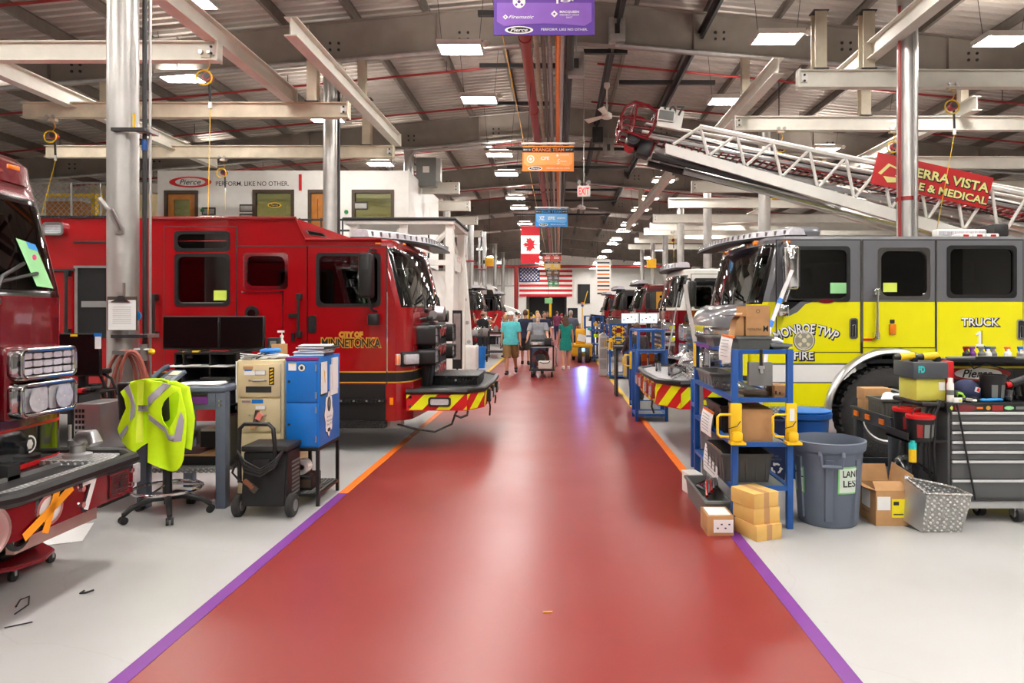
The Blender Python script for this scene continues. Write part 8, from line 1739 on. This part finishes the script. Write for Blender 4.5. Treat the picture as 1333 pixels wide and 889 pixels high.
mb = open_bin(x0+.1, x1-.03, y+.02, y+.4, .725, .9, 'dark'); solo('tote_bin', mb, 'dark tote on the middle shelf of the third blue cart', 'bin')
mb = MB().bb(X(811, y), X(815.5, y), y-.05, y-.03, .08, .6, 'kraft'); solo('tall_card', mb, 'tall pale card leaning in the third blue cart', 'card')
mb = open_bin(x0-.05, x1-.1, y+.1, y+.8, 1.45, 1.58, 'bingray'); mb.box((x0+.2, y+.5, 1.62), (.4, .5, .03), 'dark', .3); solo('parts_tray', mb, 'grey tray of dark sheets on top of the third blue cart', 'tray')
# silver column bin
y = 18.8; mb = MB(); a, b = X(780, y), X(790.5, y); mb.bb(a, b, y, y+.3, 0, 1.12, mat('silver_locker', (206, 204, 200), .4, .2), .02); mb.prism([(a, 1.12), (b, 1.12), ((a+b)/2, 1.2)], 'y', y, y+.3, 'alu')
for z in (.2, .5, .8): mb.bb(a+.02, b-.02, y-.006, y, z, z+.25, 'galv')
solo('slim_locker', mb, 'tall pale slim locker beside the third blue cart', 'locker')
# fourth, fifth carts
y = 24.5; parts_cart(X(773.5, y), X(785, y), y, y+1.2, 1.6, 'blue rack with hanging tools, beyond the slim locker', (.15, .6, 1.1)); parts_cart(X(762, 30), X(772, 30), 30, 31.2, 1.6, 'small blue rack behind the yellow tug', (.15, .7, 1.1)); parts_cart(X(784, 27), X(796, 27), 27, 28, 1.3, 'blue rack at the front of the charcoal cab', (.15, .7))
for k, (px, py, yy, m) in enumerate(((775, 422, 24.4, 'gold'), (779, 424, 24.4, 'galv'), (776, 437, 24.4, 'hivis'), (780, 441, 24.4, 'redpipe'), (767, 428, 29.9, 'teal'), (788, 428, 26.9, 'card'), (791, 437, 26.9, 'redpipe'))):
    c = W(px, py, yy); mb = MB().box(c, (.14, .12, .12), m, .3*k, .02); mb.bb(c.x-.01, c.x+.01, c.y, c.y+.03, c.z+.06, c.z+.12, 'dark'); solo('parts_box', mb, ['gold', 'silver', 'lime', 'red', 'teal', 'tan', 'dark red'][k] + ' parts box on a far blue rack right of the aisle', 'box')
mb = MB(); y = 26; mb.prism([(X(767, y), Z(418, y)), (X(792, y), Z(418, y)), (X(788, y), Z(411, y)), (X(770, y), Z(409, y))], 'y', y, y+.8, 'black'); mb.bb(X(778, y)-.03, X(778, y)+.03, y+.3, y+.4, 0, Z(416, y), 'black'); mb.bb(X(778, y)-.3, X(778, y)+.3, y+.1, y+.6, 0, .04, 'black'); solo('covered_stand', mb, 'black draped stand beyond the third blue cart', 'stand')
# twin white monitors of the right bay workstation
t = thing('workstation', 'tall dark workstation in front of the maroon cabs', 'workstation', (X(820, 14.2), 14.2, 0)); y = 14.18
MB().bb(X(800, y), X(840, y), y, y+.55, 1.0, 1.05, 'dark').build('top', t); MB().bb(X(802, y), X(805, y), y+.05, y+.5, 0, 1.0, 'dark').build('leg', t); MB().bb(X(835, y), X(838, y), y+.05, y+.5, 0, 1.0, 'dark').build('leg', t)
for k, (a, b) in enumerate(((808.5, 831), (832.5, 856))):
    y = 14.4; q = thing('monitor', ['left lit white monitor at the right bay workstation', 'right lit white monitor at the right bay workstation'][k], 'monitor', (X((a+b)/2, y), y, 1.05), 'lit monitors'); z0, z1 = Z(421, y), Z(407.5, y)
    MB().bb(X(a, y), X(b, y), y, y+.04, z0, z1, 'black').build('bezel', q); MB().bb(X(a, y)+.01, X(b, y)-.01, y-.003, y, z0+.01, z1-.01, mat('lit_screen', (214, 228, 240), .3, noise=0, emit=.9)).build('screen', q); MB().bb(X((a+b)/2, y)-.04, X((a+b)/2, y)+.04, y+.04, y+.08, 1.05, z1-.1, 'black').build('stand', q)
    mb = MB()
    for j in range(4): mb.bb(X(a, y)+.04+.08*j, X(a, y)+.08+.08*j, y-.004, y-.003, z0+.06+.03*(j % 3), z0+.09+.03*(j % 3), ['skyblue', 'redpipe', 'green', 'bingray'][j])
    mb.build('screen_content', q)
# yellow tug
y = 24.0; t = thing('tow_tug', 'yellow electric tow tug with blue lamp and raised flag pole in the aisle', 'tug', (X(758, y), y, 0)); x0, x1 = X(745, y), X(771, y); xm = (x0+x1)/2
M['tugyellow'] = mat('tug_yellow', (232, 176, 20), .4)
MB().bb(x0, x1, y, y+1.5, Z(464, y), Z(451, y), 'tugyellow', .04).build('body', t); MB().bb(x0-.02, x1+.02, y-.05, y+1.5, Z(451.5, y), Z(448.5, y), 'tugyellow', .02).build('deck', t)
for dx in (-.16, .1): MB().cyl((xm+dx, y-.05, .26), (xm+dx+.14, y-.05, .26), .26, 'rubber', 20).cyl((xm+dx-.01, y-.05, .26), (xm+dx+.15, y-.05, .26), .13, 'galv', 14).build('wheel', t)
for dx in (-.3, .24): MB().cyl((xm+dx*1.1, y+1.2, .2), (xm+dx*1.1+.1, y+1.2, .2), .2, 'rubber', 18).build('wheel', t)
MB().bb(xm-.22, xm+.12, y+.1, y+.5, Z(449, y), Z(428, y), 'tugyellow', .03).build('console', t); MB().box((xm-.02, y+.05, Z(440, y)), (.3, .02, .24), 'paper', Matrix.Rotation(.2, 3, 'Y')).build('paper_sheet', t)
MB().cyl((xm+.02, y+.5, Z(430, y)), (xm+.02, y+.5, Z(396, y)), .02, 'yellow', 8).build('beacon_pole', t); MB().cyl((xm+.02, y+.5, Z(396, y)), (xm+.02, y+.5, Z(393, y)), .05, 'orange', 12).ball((xm+.02, y+.5, Z(397.5, y)), .05, 'bluecab', 10, 6).build('beacon', t)
MB().tube([(xm+.05, y+.6, Z(400, y)), (X(766, y), y+.7, Z(378, y))], .014, 'yellow', 6).build('flag_pole', t)
MB().bb(xm-.1, xm+.08, y-.07, y-.04, Z(457, y), Z(453, y), mat('blue_lamp', (70, 110, 255), .3, noise=0, emit=12)).build('blue_lamp', t); MB().bb(xm-.12, xm+.10, y-.1, y-.05, Z(453, y), Z(452, y), 'black').build('lamp_hood', t)
ld = bpy.data.lights.new('tug_spot', 'SPOT'); ld.energy = 200; ld.color = (.12, .22, 1); ld.spot_size = .34; ld.spot_blend = .8; ld.shadow_soft_size = .05
lo = bpy.data.objects.new('tug_spot_lamp', ld); COL.objects.link(lo); lo.location = (xm, y-.12, 1.15); lo.rotation_euler = (-(PI/2-.42)+PI/2+.0, 0, 0); lo.parent = t; lo.location = Vector((xm, y-.12, .62))-t.location
dv = Vector((X(757, 20.6)-xm, 20.6-(y-.12), -.62)); lo.rotation_euler = dv.to_track_quat('-Z', 'Y').to_euler()
y = 28.5; mb = MB().bb(X(750, y), X(756, y), y, y+.3, 1.0, 1.3, 'card'); mb.bb(X(748.5, y), X(759, y), y, y+.8, .95, 1.0, 'dark'); mb.bb(X(753, y)-.03, X(753, y)+.03, y+.2, y+.3, 0, .95, 'dark'); solo('side_table', mb, 'dark stand with a carton behind the yellow tug', 'stand')
y = 34; mb = MB().bb(X(739, y), X(752, y), y, y+.05, Z(415, y), Z(401, y), 'black'); mb.bb(X(745, y)-.04, X(745, y)+.04, y+.05, y+.1, 0, Z(402, y), 'dark'); mb.bb(X(745, y)-.3, X(745, y)+.3, y-.2, y+.4, 0, .05, 'dark'); solo('display_screen', mb, 'large black display screen on a stand far down the right side', 'screen')
# left side of the aisle
y = 20.4; a, b = X(588.5, y), X(619, y); t = thing('white_cabinet', 'plain white cabinet between the red truck bumper and the blue bin', 'cabinet', ((a+b)/2, y+.4, 0)); MB().bb(a, b, y+.015, y+.8, .03, Z(451, y), 'white', .01).build('body', t); MB().bb(a+.01, b-.16, y, y+.02, .05, Z(453, y), 'white', .005).build('door', t); MB().bb(b-.15, b-.01, y+.0, y+.02, .05, Z(453, y), mat('pale_pink', (236, 222, 222), .5), .005).build('side_panel', t); MB().cyl(((a+b)/2-.04, y-.03, .12), ((a+b)/2+.02, y-.03, .12), .06, 'black', 12).build('knob', t); MB().bb(a, b, y+.05, y+.78, 0, .03, 'dark').build('plinth', t)
y = 21.6; x = X(626, y); t = thing('recycling_can', 'blue recycling can at the left aisle edge beside the white cabinet', 'bin', (x, y, 0)); MB().lathe([(.001, 0), (.13, 0), (.16, .6), (.18, .62), (.18, .68), (.15, .68), (.12, .05), (.001, .04)], (x, y, 0), 'bluecab', seg=24).build('body', t); MB().bb(x-.17, x-.08, y-.18, y-.15, .28, .46, 'ltgreen').build('label', t)
def dark_cart(px0, px1, y, zt, label, items):
    x0, x1 = X(px0, y), X(px1, y); t = thing('work_cart', label, 'cart', ((x0+x1)/2, y+.4, 0))
    MB().bb(x0, x1, y, y+.8, zt-.05, zt, 'dark', .01).build('top', t); MB().bb(x0, x1, y, y+.8, .22, .28, 'dark', .01).build('shelf', t)
    for x in (x0, x1-.06):
        for yy in (y, y+.74): MB().bb(x, x+.06, yy, yy+.06, .12, zt-.05, 'dark').cyl((x+.01, yy+.03, .06), (x+.05, yy+.03, .06), .06, 'black', 12).build('leg', t)
    for k, (f, w, h, m, lab) in enumerate(items):
        c = x0+(x1-x0)*f; mb = MB().box((c, y+.25+.1*(k % 3), zt+h/2), (w, .2, h), m, .2*k, .015); mb.cyl((c, y+.3, zt+h), (c+.02, y+.3, zt+h+.05), .03, 'galv', 8); solo('cart_part', mb, lab, 'part')
dark_cart(633, 659, 26, 1.02, 'dark two deck work cart left of the man in the teal shirt', ((.2, .2, .12, 'chrome', 'chrome fitting at the left of the dark work cart'), (.45, .15, .2, 'galv', 'silver valve in the middle of the dark work cart'), (.7, .22, .1, 'redpipe', 'red fitting at the right of the dark work cart'), (.9, .1, .16, 'bingray', 'grey block at the end of the dark work cart')))
dark_cart(612, 632, 23.5, .95, 'dark cart heaped with silver parts behind the white cabinet', ((.15, .3, .2, 'alu', 'bright casting left on the heaped dark cart'), (.4, .25, .3, 'chrome', 'chrome pump body centre on the heaped dark cart'), (.65, .25, .16, 'dark', 'dark block on the heaped dark cart'), (.85, .2, .26, 'galv', 'galvanised part right on the heaped dark cart')))
dark_cart(651, 667, 33.2, 1.0, 'small dark cart further up the left aisle edge', ((.3, .3, .3, 'white', 'white part on the small far dark cart'), (.7, .2, .22, 'yellow', 'yellow part on the small far dark cart')))
mb = MB().box((X(713, 3.98), 3.98, .006), (.055, .008, .004), 'yellow', .1); solo('scrap', mb, 'tiny yellow scrap lying on the red aisle in front', 'scrap')
# yellow bollards by the far door
for k, (px, yy) in enumerate(((686, 62), (694, 66), (742, 62))):
    x = X(px, yy); mb = MB().cyl((x, yy, 0), (x, yy, 1.9 if k == 0 else 1.4), .17, 'yellow', 16); mb.ball((x, yy, 1.9 if k == 0 else 1.4), .17, 'yellow', 14, 8); solo('bollard', mb, ['tallest yellow bollard left of the far door', 'shorter yellow bollard next to the far door', 'yellow bollard right of the far door'][k], 'bollard')
yy = 70; mb = MB().bb(X(709, yy), X(719, yy), yy, yy+.06, Z(395, yy), Z(388, yy), 'ltgreen'); mb.cyl((X(714, yy), yy+.03, Z(388, yy)), (X(714, yy), yy+.03, 8.6), .015, 'dark', 6); solo('door_sign', mb, 'small pale green sign above the far doorway', 'sign')
# yellow hoist boxes on far columns
for k, (px, py, yy) in enumerate(((637, 341, 37.0), (1014, 252, 17.6), (848, 343, 44.0))):
    c = W(px, py, yy); w = {0: .45, 1: .3, 2: .6}[k]; mb = MB().box(c, (w, .3, w*1.0), 'tugyellow', bev=.03); mb.bb(c.x-w*.75, c.x-w*.4, c.y-.05, c.y+.05, c.z-.1, c.z+.1, 'dark'); mb.cyl((c.x, c.y, c.z+w*.4), (c.x, c.y, roofz(c.x)), .012, 'dark', 6); solo('cable_reel', mb, ['yellow reel box hung among the left extraction pipes', 'yellow reel box by the second right column', 'yellow reel box over the far right cabs'][k], 'reel')
# ------------------------------------------------------------------ people
SK = dict(light=mat('skin_light', (214, 160, 132), .55, noise=.05, nscale=30), tan=mat('skin_tan', (190, 134, 106), .55, noise=.05, nscale=30))
HAIR = dict(brown=mat('hair_brown', (84, 58, 40), .6, noise=.25, nscale=60), grey=mat('hair_grey', (176, 172, 166), .6, noise=.2, nscale=60), dark=mat('hair_dark', (44, 34, 28), .6, noise=.2, nscale=60), blond=mat('hair_blond', (196, 160, 100), .6, noise=.2, nscale=60), white=mat('hair_white', (226, 222, 216), .6, noise=.15, nscale=60))
def cloth(name, c): return mat('cloth_'+name, c, .85, noise=.10, nscale=14, bump=.25, bscale=22)
def remesh(o, vs):
    r = o.modifiers.new('unify', 'REMESH'); r.mode = 'VOXEL'; r.voxel_size = vs; r.use_smooth_shade = True
    s_ = o.modifiers.new('soften', 'SMOOTH'); s_.factor = .5; s_.iterations = 3
def person(label, x, y, face, h=1.8, skin='light', shirt=None, pants=None, hair=None, hairstyle='short', sleeves='short', legs='long', shoes=(30, 30, 32), arms=((.1, 0, .2), (.1, 0, .2)), stride=(0, 0), width=1.0, cap=None, beard=None, dress=None, lean=0, look=0, vs=.012, belly=0, vest=None, seat=None):
    """face: heading, 0 = towards the camera. arms: (out, fwd, elbow) for the person's right (-x) and left (+x); stride: forward swing of each leg"""
    k = h/1.8; t = thing('person', label, 'person', (x, y, 0)); V = lambda a, b, c: Vector((a, b, c))*k
    sk = SK[skin]; J = {}
    hipz, shz = .93, 1.46; lx = lambda z: -math.sin(lean)*max(0, z-hipz)        # lean forward (-y)
    def up(a, b, z): return V(a, b+lx(z), hipz+(z-hipz)*math.cos(lean) if z > hipz else z)
    # legs
    L = []
    for s_, sw in ((-1, stride[0]), (1, stride[1])):
        hip = V(s_*.095, 0, hipz); bend = max(0, -sw)*1.0
        th = sw*.9; kn = hip+V(s_*.01, -math.sin(th)*.44, -math.cos(th)*.44); sh_ = th-abs(sw)*.35-bend*.5
        an = kn+V(0, -math.sin(sh_)*.42, -math.cos(sh_)*.42); toe = an+V(s_*.02, -.15*math.cos(max(0, -sh_)*.9), -.06+(-.08*max(0, -sh_) if sh_ < 0 else .02*0)); heel = an+V(0, .05, -.055)
        L.append((hip, kn, an, toe, heel))
    dz = -min(min(l[3].z, l[4].z) for l in L)+.022*k
    # arms
    A = []
    for s_, (out, fwd, el) in ((-1, arms[0]), (1, arms[1])):
        sh = up(s_*.185*width, 0, shz-.03); d = Vector((s_*math.sin(out), -math.sin(fwd), -math.cos(out)*math.cos(fwd))).normalized()
        e = sh+d*.29*k; f2 = fwd+el; d2 = Vector((s_*math.sin(out*.6), -math.sin(f2), -math.cos(f2))).normalized(); w = e+d2*.26*k; A.append((sh, e, w, d2, s_))
    def torso(mb, m, z0, z1, g=0, wd=1.0):
        R = []
        for z, a, b in ((.84, .160, .115), (.93, .170, .125), (1.02, .155+.03*belly, .115+.05*belly), (1.14, .16+.03*belly, .118+.06*belly), (1.28, .185, .125), (1.38, .195, .115), (1.44, .17, .095), (1.49, .09, .07)):
            if g > .02 and z < 1: a += .032
            if z0 <= z <= z1: R.append([up((a*width*wd+g)*math.cos(q), (b*width+g)*math.sin(q)-.02*belly*(1 if z < 1.2 else 0), z) for q in [2*PI*j/18 for j in range(18)]])
        mb.loft(R, m)
    D = Vector((0, 0, dz)); mb = MB(); torso(mb, sk, .84, 1.5)
    neck0, head = up(0, 0, 1.46), up(0, -.02, 1.66)
    mb.tube([neck0, up(0, -.01, 1.6)], .056*k, sk, 12)
    Rh = Matrix.Rotation(look, 3, 'Z'); mb.ball(head, (.077*k, .097*k, .118*k), sk, 18, 12, Rh); mb.ball(head+Rh @ V(0, -.03, -.055), (.058*k, .065*k, .06*k), sk, 14, 8, Rh)
    mb.ball(head+Rh @ V(0, -.1, -.015), (.014*k, .02*k, .024*k), sk, 8, 6, Rh)
    for s_ in (-1, 1): mb.ball(head+Rh @ V(s_*.078, .01, -.01), (.012*k, .022*k, .034*k), sk, 8, 6, Rh)
    for hip, kn, an, toe, heel in L: mb.tube([hip, hip.lerp(kn, .5), kn, kn.lerp(an, .3), kn.lerp(an, .7), an], [.092*k*width, .08*k*width, .056*k, .058*k, .044*k, .038*k], sk, 12)
    for sh, e, w, d2, s_ in A:
        mb.ball(sh, .058*k*width, sk, 12, 8); mb.tube([sh, sh.lerp(e, .5), e, e.lerp(w, .35), w], [.052*k*width, .048*k*width, .038*k, .038*k, .027*k], sk, 12)
        n_ = Vector((0, -1, 0)); n_ = (n_-d2*n_.dot(d2)).normalized(); b_ = d2.cross(n_)      # palm faces the thigh, n_ spans the knuckles
        mb.ball(w+d2*.05*k, (.022*k, .042*k, .052*k), sk, 12, 8, Matrix((b_, n_, d2)).transposed())
        for q, ln in ((-.034, .06), (-.0115, .075), (.0115, .072), (.034, .062)):
            p0 = w+d2*.085*k+n_*q*k; mb.tube([p0, p0+d2*ln*.55*k-b_*s_*.008*k, p0+d2*ln*.95*k-b_*s_*.03*k], [.0088*k, .0085*k, .0075*k], sk, 6)
        p0 = w+d2*.035*k+n_*.035*k; mb.tube([p0, p0+n_*.025*k+d2*.025*k, p0+n_*.03*k+d2*.055*k], [.012*k, .011*k, .009*k], sk, 6)
    bmesh.ops.translate(mb.bm, verts=mb.bm.verts[:], vec=D); o = mb.build('body', t, 180, off=Vector()); remesh(o, vs*k)
    def part(name, fill, v=None, ang=180, re=True):
        mb = MB(); fill(mb); bmesh.ops.translate(mb.bm, verts=mb.bm.verts[:], vec=D); o = mb.build(name, t, ang, off=Vector())
        if re: remesh(o, (v or vs)*k)
        return o
    if shirt:
        cm = cloth('%d_%d_%d' % shirt, shirt)
        def f(mb):
            torso(mb, cm, .84, 1.5, .026)
            mb.tube([up(0, 0, 1.42), up(0, -.0, 1.5)], [.12*k, .068*k], cm, 14)
            for sh, e, w, d2, s_ in A:
                if sleeves != 'none': mb.tube([up(s_*.1*width, 0, shz-.04), sh, sh.lerp(e, .45), sh.lerp(e, .8 if sleeves == 'short' else 1)] + ([e.lerp(w, .5), w] if sleeves == 'long' else []), [.08*k, .072*k*width, .07*k*width, .068*k*width] + ([.05*k, .042*k] if sleeves == 'long' else []), cm, 12)
        part('shirt' if not vest else 'shirt', f)
    if dress:
        cm = cloth('%d_%d_%d' % dress, dress)
        def f(mb):
            torso(mb, cm, .93, 1.5, .016); R = []
            for z, a, b in ((1.02, .165, .125), (.92, .19, .145), (.8, .2, .15), (.62, .205, .15)): R.append([V(a*math.cos(q), b*math.sin(q), z) for q in [2*PI*j/18 for j in range(18)]])
            mb.loft(R, cm)
            for sh, e, w, d2, s_ in A: mb.tube([up(s_*.1, 0, shz-.04), sh, sh.lerp(e, .35)], [.075*k, .065*k, .06*k], cm, 12)
        part('dress', f)
    if pants:
        pm = cloth('%d_%d_%d' % pants, pants)
        def f(mb):
            torso(mb, pm, .84, 1.02, .010)
            mb.ball(V(0, 0, .88), (.16*k*width, .115*k*width, .1*k), pm, 16, 10)
            for hip, kn, an, toe, heel in L:
                P = [hip, hip.lerp(kn, .5), kn]; Rr = [.112*k*width, .105*k*width, .088*k]
                if legs == 'long': P += [kn.lerp(an, .5), an+V(0, 0, -.02)]; Rr += [.07*k, .062*k]
                else: P[-1] = kn.lerp(an, .08); Rr = [.115*k*width, .115*k*width, .108*k]
                mb.tube(P, Rr, pm, 14)
        part('trousers' if legs == 'long' else 'shorts', f)
        if legs == 'short' and shirt == (92, 200, 206):
            def f(mb):
                for s_, (hip, kn, an, toe, heel) in zip((-1, 1), L): c = hip.lerp(kn, .68)+V(s_*.1, 0, 0); mb.box(c, (.04*k, .13*k, .16*k), pm, bev=.01)
            part('cargo_pocket', f, re=False, ang=35)
    sm = mat('shoe_%d_%d_%d' % shoes, shoes, .6)
    for hip, kn, an, toe, heel in L:
        mb = MB(); mb.tube([heel, heel.lerp(toe, .35)+V(0, 0, .01), heel.lerp(toe, .8), toe], [.042*k, .046*k, .044*k, .03*k], sm, 12); mb.tube([an+V(0, 0, .03), an+V(0, .01, -.04)], [.046*k, .048*k], sm, 12)
        bmesh.ops.translate(mb.bm, verts=mb.bm.verts[:], vec=D); mb.build('shoe', t, 180, off=Vector())
    if hair:
        hm = HAIR[hair]
        def f(mb):
            if hairstyle == 'bald': 
                mb.ball(head+Rh @ V(0, .035, -.03), (.081*k, .072*k, .06*k), hm, 16, 10, Rh); return
            mb.ball(head+Rh @ V(0, .014, .022), (.084*k, .1*k, .112*k), hm, 18, 12, Rh); 
            if hairstyle == 'long':
                mb.ball(head+V(0, .06, -.04), (.095*k, .07*k, .12*k), hm, 16, 10); mb.ball(head+V(0, .08, -.16), (.11*k, .06*k, .15*k), hm, 16, 10); mb.ball(head+V(.02, .085, -.26), (.09*k, .05*k, .1*k), hm, 14, 8)
            if hairstyle == 'bun': mb.ball(head+V(.0, .10, .06), (.05*k, .05*k, .05*k), hm, 12, 8)
        part('hair', f)
        mb = MB()
    mb = MB()
    for s_ in (-1, 1):
        mb.ball(head+Rh @ V(s_*.03, -.088, .012), (.011*k, .007*k, .007*k), 'paper', 8, 6, Rh); mb.ball(head+Rh @ V(s_*.03, -.094, .012), (.005*k, .004*k, .005*k), 'black', 6, 5, Rh); mb.box(head+Rh @ V(s_*.03, -.09, .034), (.03*k, .01*k, .006*k), HAIR[hair or 'dark'], Rh)
    mb.box(head+Rh @ V(0, -.094, -.062), (.042*k, .01*k, .008*k), mat('lips', (170, 96, 88), .5), Rh); bmesh.ops.translate(mb.bm, verts=mb.bm.verts[:], vec=D); mb.build('face', t, 180, off=Vector())
    if beard: part('beard', lambda mb: (mb.ball(head+Rh @ V(0, -.07, -.095), (.042*k, .035*k, .035*k), HAIR[beard], 12, 8, Rh), mb.ball(head+Rh @ V(0, -.09, -.045), (.036*k, .016*k, .012*k), HAIR[beard], 10, 6, Rh)), re=False)
    if cap:
        cm = cloth('cap_%d' % cap[0], cap)
        def f(mb):
            mb.ball(head+Rh @ V(0, .006, .05), (.086*k, .104*k, .085*k), cm, 18, 12, Rh); mb.ball(head+Rh @ V(0, -.12, .045), (.07*k, .085*k, .012*k), cm, 16, 6, Rh)
        part('cap', f, re=False)
    if vest:
        vm = cloth('vest_%d' % vest[0], vest); part('vest', lambda mb: torso(mb, vm, .84, 1.44, .026))
    t.rotation_euler.z = face; t['_h'] = h
    return t, A, D, k
# the man in teal and the man with the cart, walking towards the camera
person('man in teal T-shirt, khaki cargo shorts and white cap walking up the aisle', X(665, 19.4), 19.4, -.05, 1.79, 'tan', (92, 200, 206), (140, 108, 66), 'brown', legs='short', shoes=(28, 28, 26), arms=((.16, -.12, .18), (.2, .1, .3)), stride=(.12, -.32), cap=(240, 240, 240), look=.75, vs=.006, belly=.3, width=1.06)
person('man in grey T-shirt with white goatee pushing a black hose cart up the aisle', X(700.5, 19.5), 19.5, 0, 1.78, 'light', (150, 154, 160), (74, 96, 130), 'white', 'bald', arms=((.2, .55, .35), (.2, .55, .35)), stride=(.2, -.25), beard='white', lean=.18, vs=.006, belly=.8, width=1.12)
person('woman in a short green dress with long brown hair walking away', X(736.5, 21.0), 21.0, PI+.1, 1.68, 'tan', None, None, 'brown', 'long', shoes=(236, 232, 226), dress=(6, 128, 116), arms=((.16, .05, .15), (.18, 0, .2)), stride=(.12, -.2), vs=.006, width=.92)
person('man in navy T-shirt and dark shorts walking away behind the teal shirted man', X(684, 23.0), 23.0, PI, 1.86, 'tan', (36, 40, 64), (48, 44, 42), 'brown', legs='short', arms=((.15, .1, .2), (.15, 0, .2)), stride=(-.2, .2), vs=.011)
person('man in navy T-shirt half hidden behind the cart pusher', X(708.5, 25.5), 25.5, .2, 1.8, 'light', (34, 38, 70), (40, 42, 52), 'dark', arms=((.12, .1, .2), (.15, .1, .2)), stride=(.1, -.1), vs=.012)
person('grey haired man in slate T-shirt and dark trousers behind the woman in green', X(743, 26.5), 26.5, PI-.2, 1.85, 'tan', (92, 100, 116), (52, 52, 56), 'grey', arms=((.2, .1, .3), (.25, .25, .3)), vs=.012, width=1.1)
person('person in maroon shirt and blue jeans far up the aisle', X(725, 44), 44, PI-.3, 1.85, 'light', (118, 50, 84), (42, 58, 96), 'brown', arms=((.2, .2, .6), (.2, .3, .6)), vs=.014, width=1.1)
person('person in hi-vis vest beside the maroon shirt, red cap', X(731.5, 46), 46, PI+.4, 1.7, 'light', (120, 40, 40), (50, 52, 60), 'dark', cap=(190, 40, 40), vest=(220, 240, 40), vs=.014)
person('person in dark navy clothes far up the aisle, left of the maroon shirt', X(712.5, 40), 40, .1, 1.82, 'light', (32, 36, 56), (36, 38, 46), 'brown', stride=(.15, -.15), vs=.014)
person('person in yellow hi-vis vest in the middle of the aisle crowd', X(691.5, 31), 31, PI, 1.76, 'light', (90, 94, 100), (50, 52, 60), 'dark', vest=(226, 240, 60), vs=.014)
person('man with tan hair in grey shirt right behind the cart pusher', X(699.5, 29), 29, PI, 1.84, 'light', (128, 130, 136), (60, 62, 70), 'blond', vs=.014)
person('man in black sleeveless top with arms raised at the dark cab, left bay', X(628.5, 25.2), 25.2, PI-.15, 1.83, 'tan', (30, 30, 34), (44, 44, 50), 'brown', 'bald', sleeves='none', arms=((.6, 1.2, 1.5), (.6, 1.2, 1.5)), vs=.012, width=1.05)
person('blonde woman with hair in a bun and lime vest in the left bay', X(658, 26.98), 26.98, -1.2, 1.68, 'light', (60, 62, 70), (50, 52, 60), 'blond', 'bun', vest=(216, 236, 50), vs=.013, width=.92)
person('person in white shirt further along the left aisle edge', X(675.5, 34), 34, .3, 1.74, 'tan', (226, 224, 222), (52, 54, 64), 'dark', vs=.014)
person('person in pale shirt and dark cap beside the white shirted one', X(672, 39.5), 39.5, PI, 1.8, 'tan', (200, 200, 206), (52, 54, 64), 'dark', cap=(40, 70, 60), vs=.014)
person('man in dark checked shirt working at the lit monitors, seen from behind', X(829, 13.55), 13.55, PI, 1.56, 'light', (54, 44, 46), (50, 52, 58), 'brown', sleeves='long', arms=((.2, .5, .8), (.2, .5, .8)), vs=.012)
# the hose cart
y = 18.5; x0, x1 = X(690, y), X(721, y); z0 = .2; zt = Z(450, y)
t = thing('hose_cart', 'black wheeled hose cart with reel and white bag pushed by the man in grey', 'cart', ((x0+x1)/2, y+.35, 0))
for x in (x0, x1-.035):
    for yy in (y, y+.65): MB().bb(x, x+.035, yy, yy+.035, z0, zt, 'black').build('post', t)
MB().bb(x0-.02, x1+.02, y-.02, y+.7, z0-.03, z0+.02, 'dark').build('deck', t); mb = MB().bb(x0, x1, y, y+.68, zt-.03, zt, 'black').bb(x0, x1, y, y+.03, zt-.06, zt, 'alu'); mb.build('top', t)
for x in (x0+.03, x1-.08):
    for yy in (y+.02, y+.62): MB().cyl((x, yy, .075), (x+.05, yy, .075), .075, 'rubber', 16).bb(x-.005, x+.055, yy-.02, yy+.02, .08, z0-.02, 'galv').build('caster', t)
mb = MB(); c = Vector(((x0+x1)/2-.04, y+.25, z0+.3)); 
for r_ in (.22, .19, .16): mb.tube([c+Vector((r_*math.cos(a), .03*math.sin(3*a), r_*math.sin(a))) for a in [2*PI*q/24 for q in range(24)]], .022, mat('reel_maroon', (92, 40, 40), .5), 8, True)
mb.cyl(c-Vector((0, .06, 0)), c+Vector((0, .06, 0)), .13, 'dark', 18); mb.build('hose_reel', t)
MB().tube([(x0, y+.66, zt), (x0, y+.76, zt+.12), (x1-.03, y+.76, zt+.12), (x1-.03, y+.66, zt)], .015, 'black', 8).build('push_handle', t)
MB().tube([(x1+.02, y+.1, zt-.02), (x1+.09, y+.1, zt-.1), (x1+.06, y+.1, .4), (x1+.1, y+.1, .3), (x1+.03, y+.12, .3)], .02, 'galv', 8).build('side_hose', t)
mb = MB(); c = Vector(((x0+x1)/2+.08, y-.02, z0+.14)); mb.box(c+Vector((0, .02, .0)), (.36, .1, .22), mat('canvas_white', (226, 222, 212), .8), bev=.03, seg=3); mb.tube([c+Vector((-.14, -.05, .08)), c+Vector((-.05, -.06, .04)), c+Vector((.08, -.06, .05)), c+Vector((.14, -.05, .1))], .012, 'black', 6); solo('canvas_bag', mb, 'white canvas bag hung on the front of the hose cart', 'bag')
mb = MB().box((x0+.17, y+.15, zt+.05), (.3, .24, .08), 'galv', bev=.01); mb.box((x0+.14, y+.02, zt+.05), (.12, .01, .05), 'paper'); solo('meter_box', mb, 'silver instrument box on the left of the hose cart top', 'instrument')
mb = MB().bb(x1-.26, x1-.06, y+.1, y+.3, zt+.005, zt+.2, 'black', .015); mb.bb(x1-.25, x1-.07, y+.095, y+.1, zt+.03, zt+.17, 'dark'); solo('tool_case', mb, 'upright black case on the right of the hose cart top', 'case')
for o in bpy.data.objects:
    if '_h' in o: del o['_h']
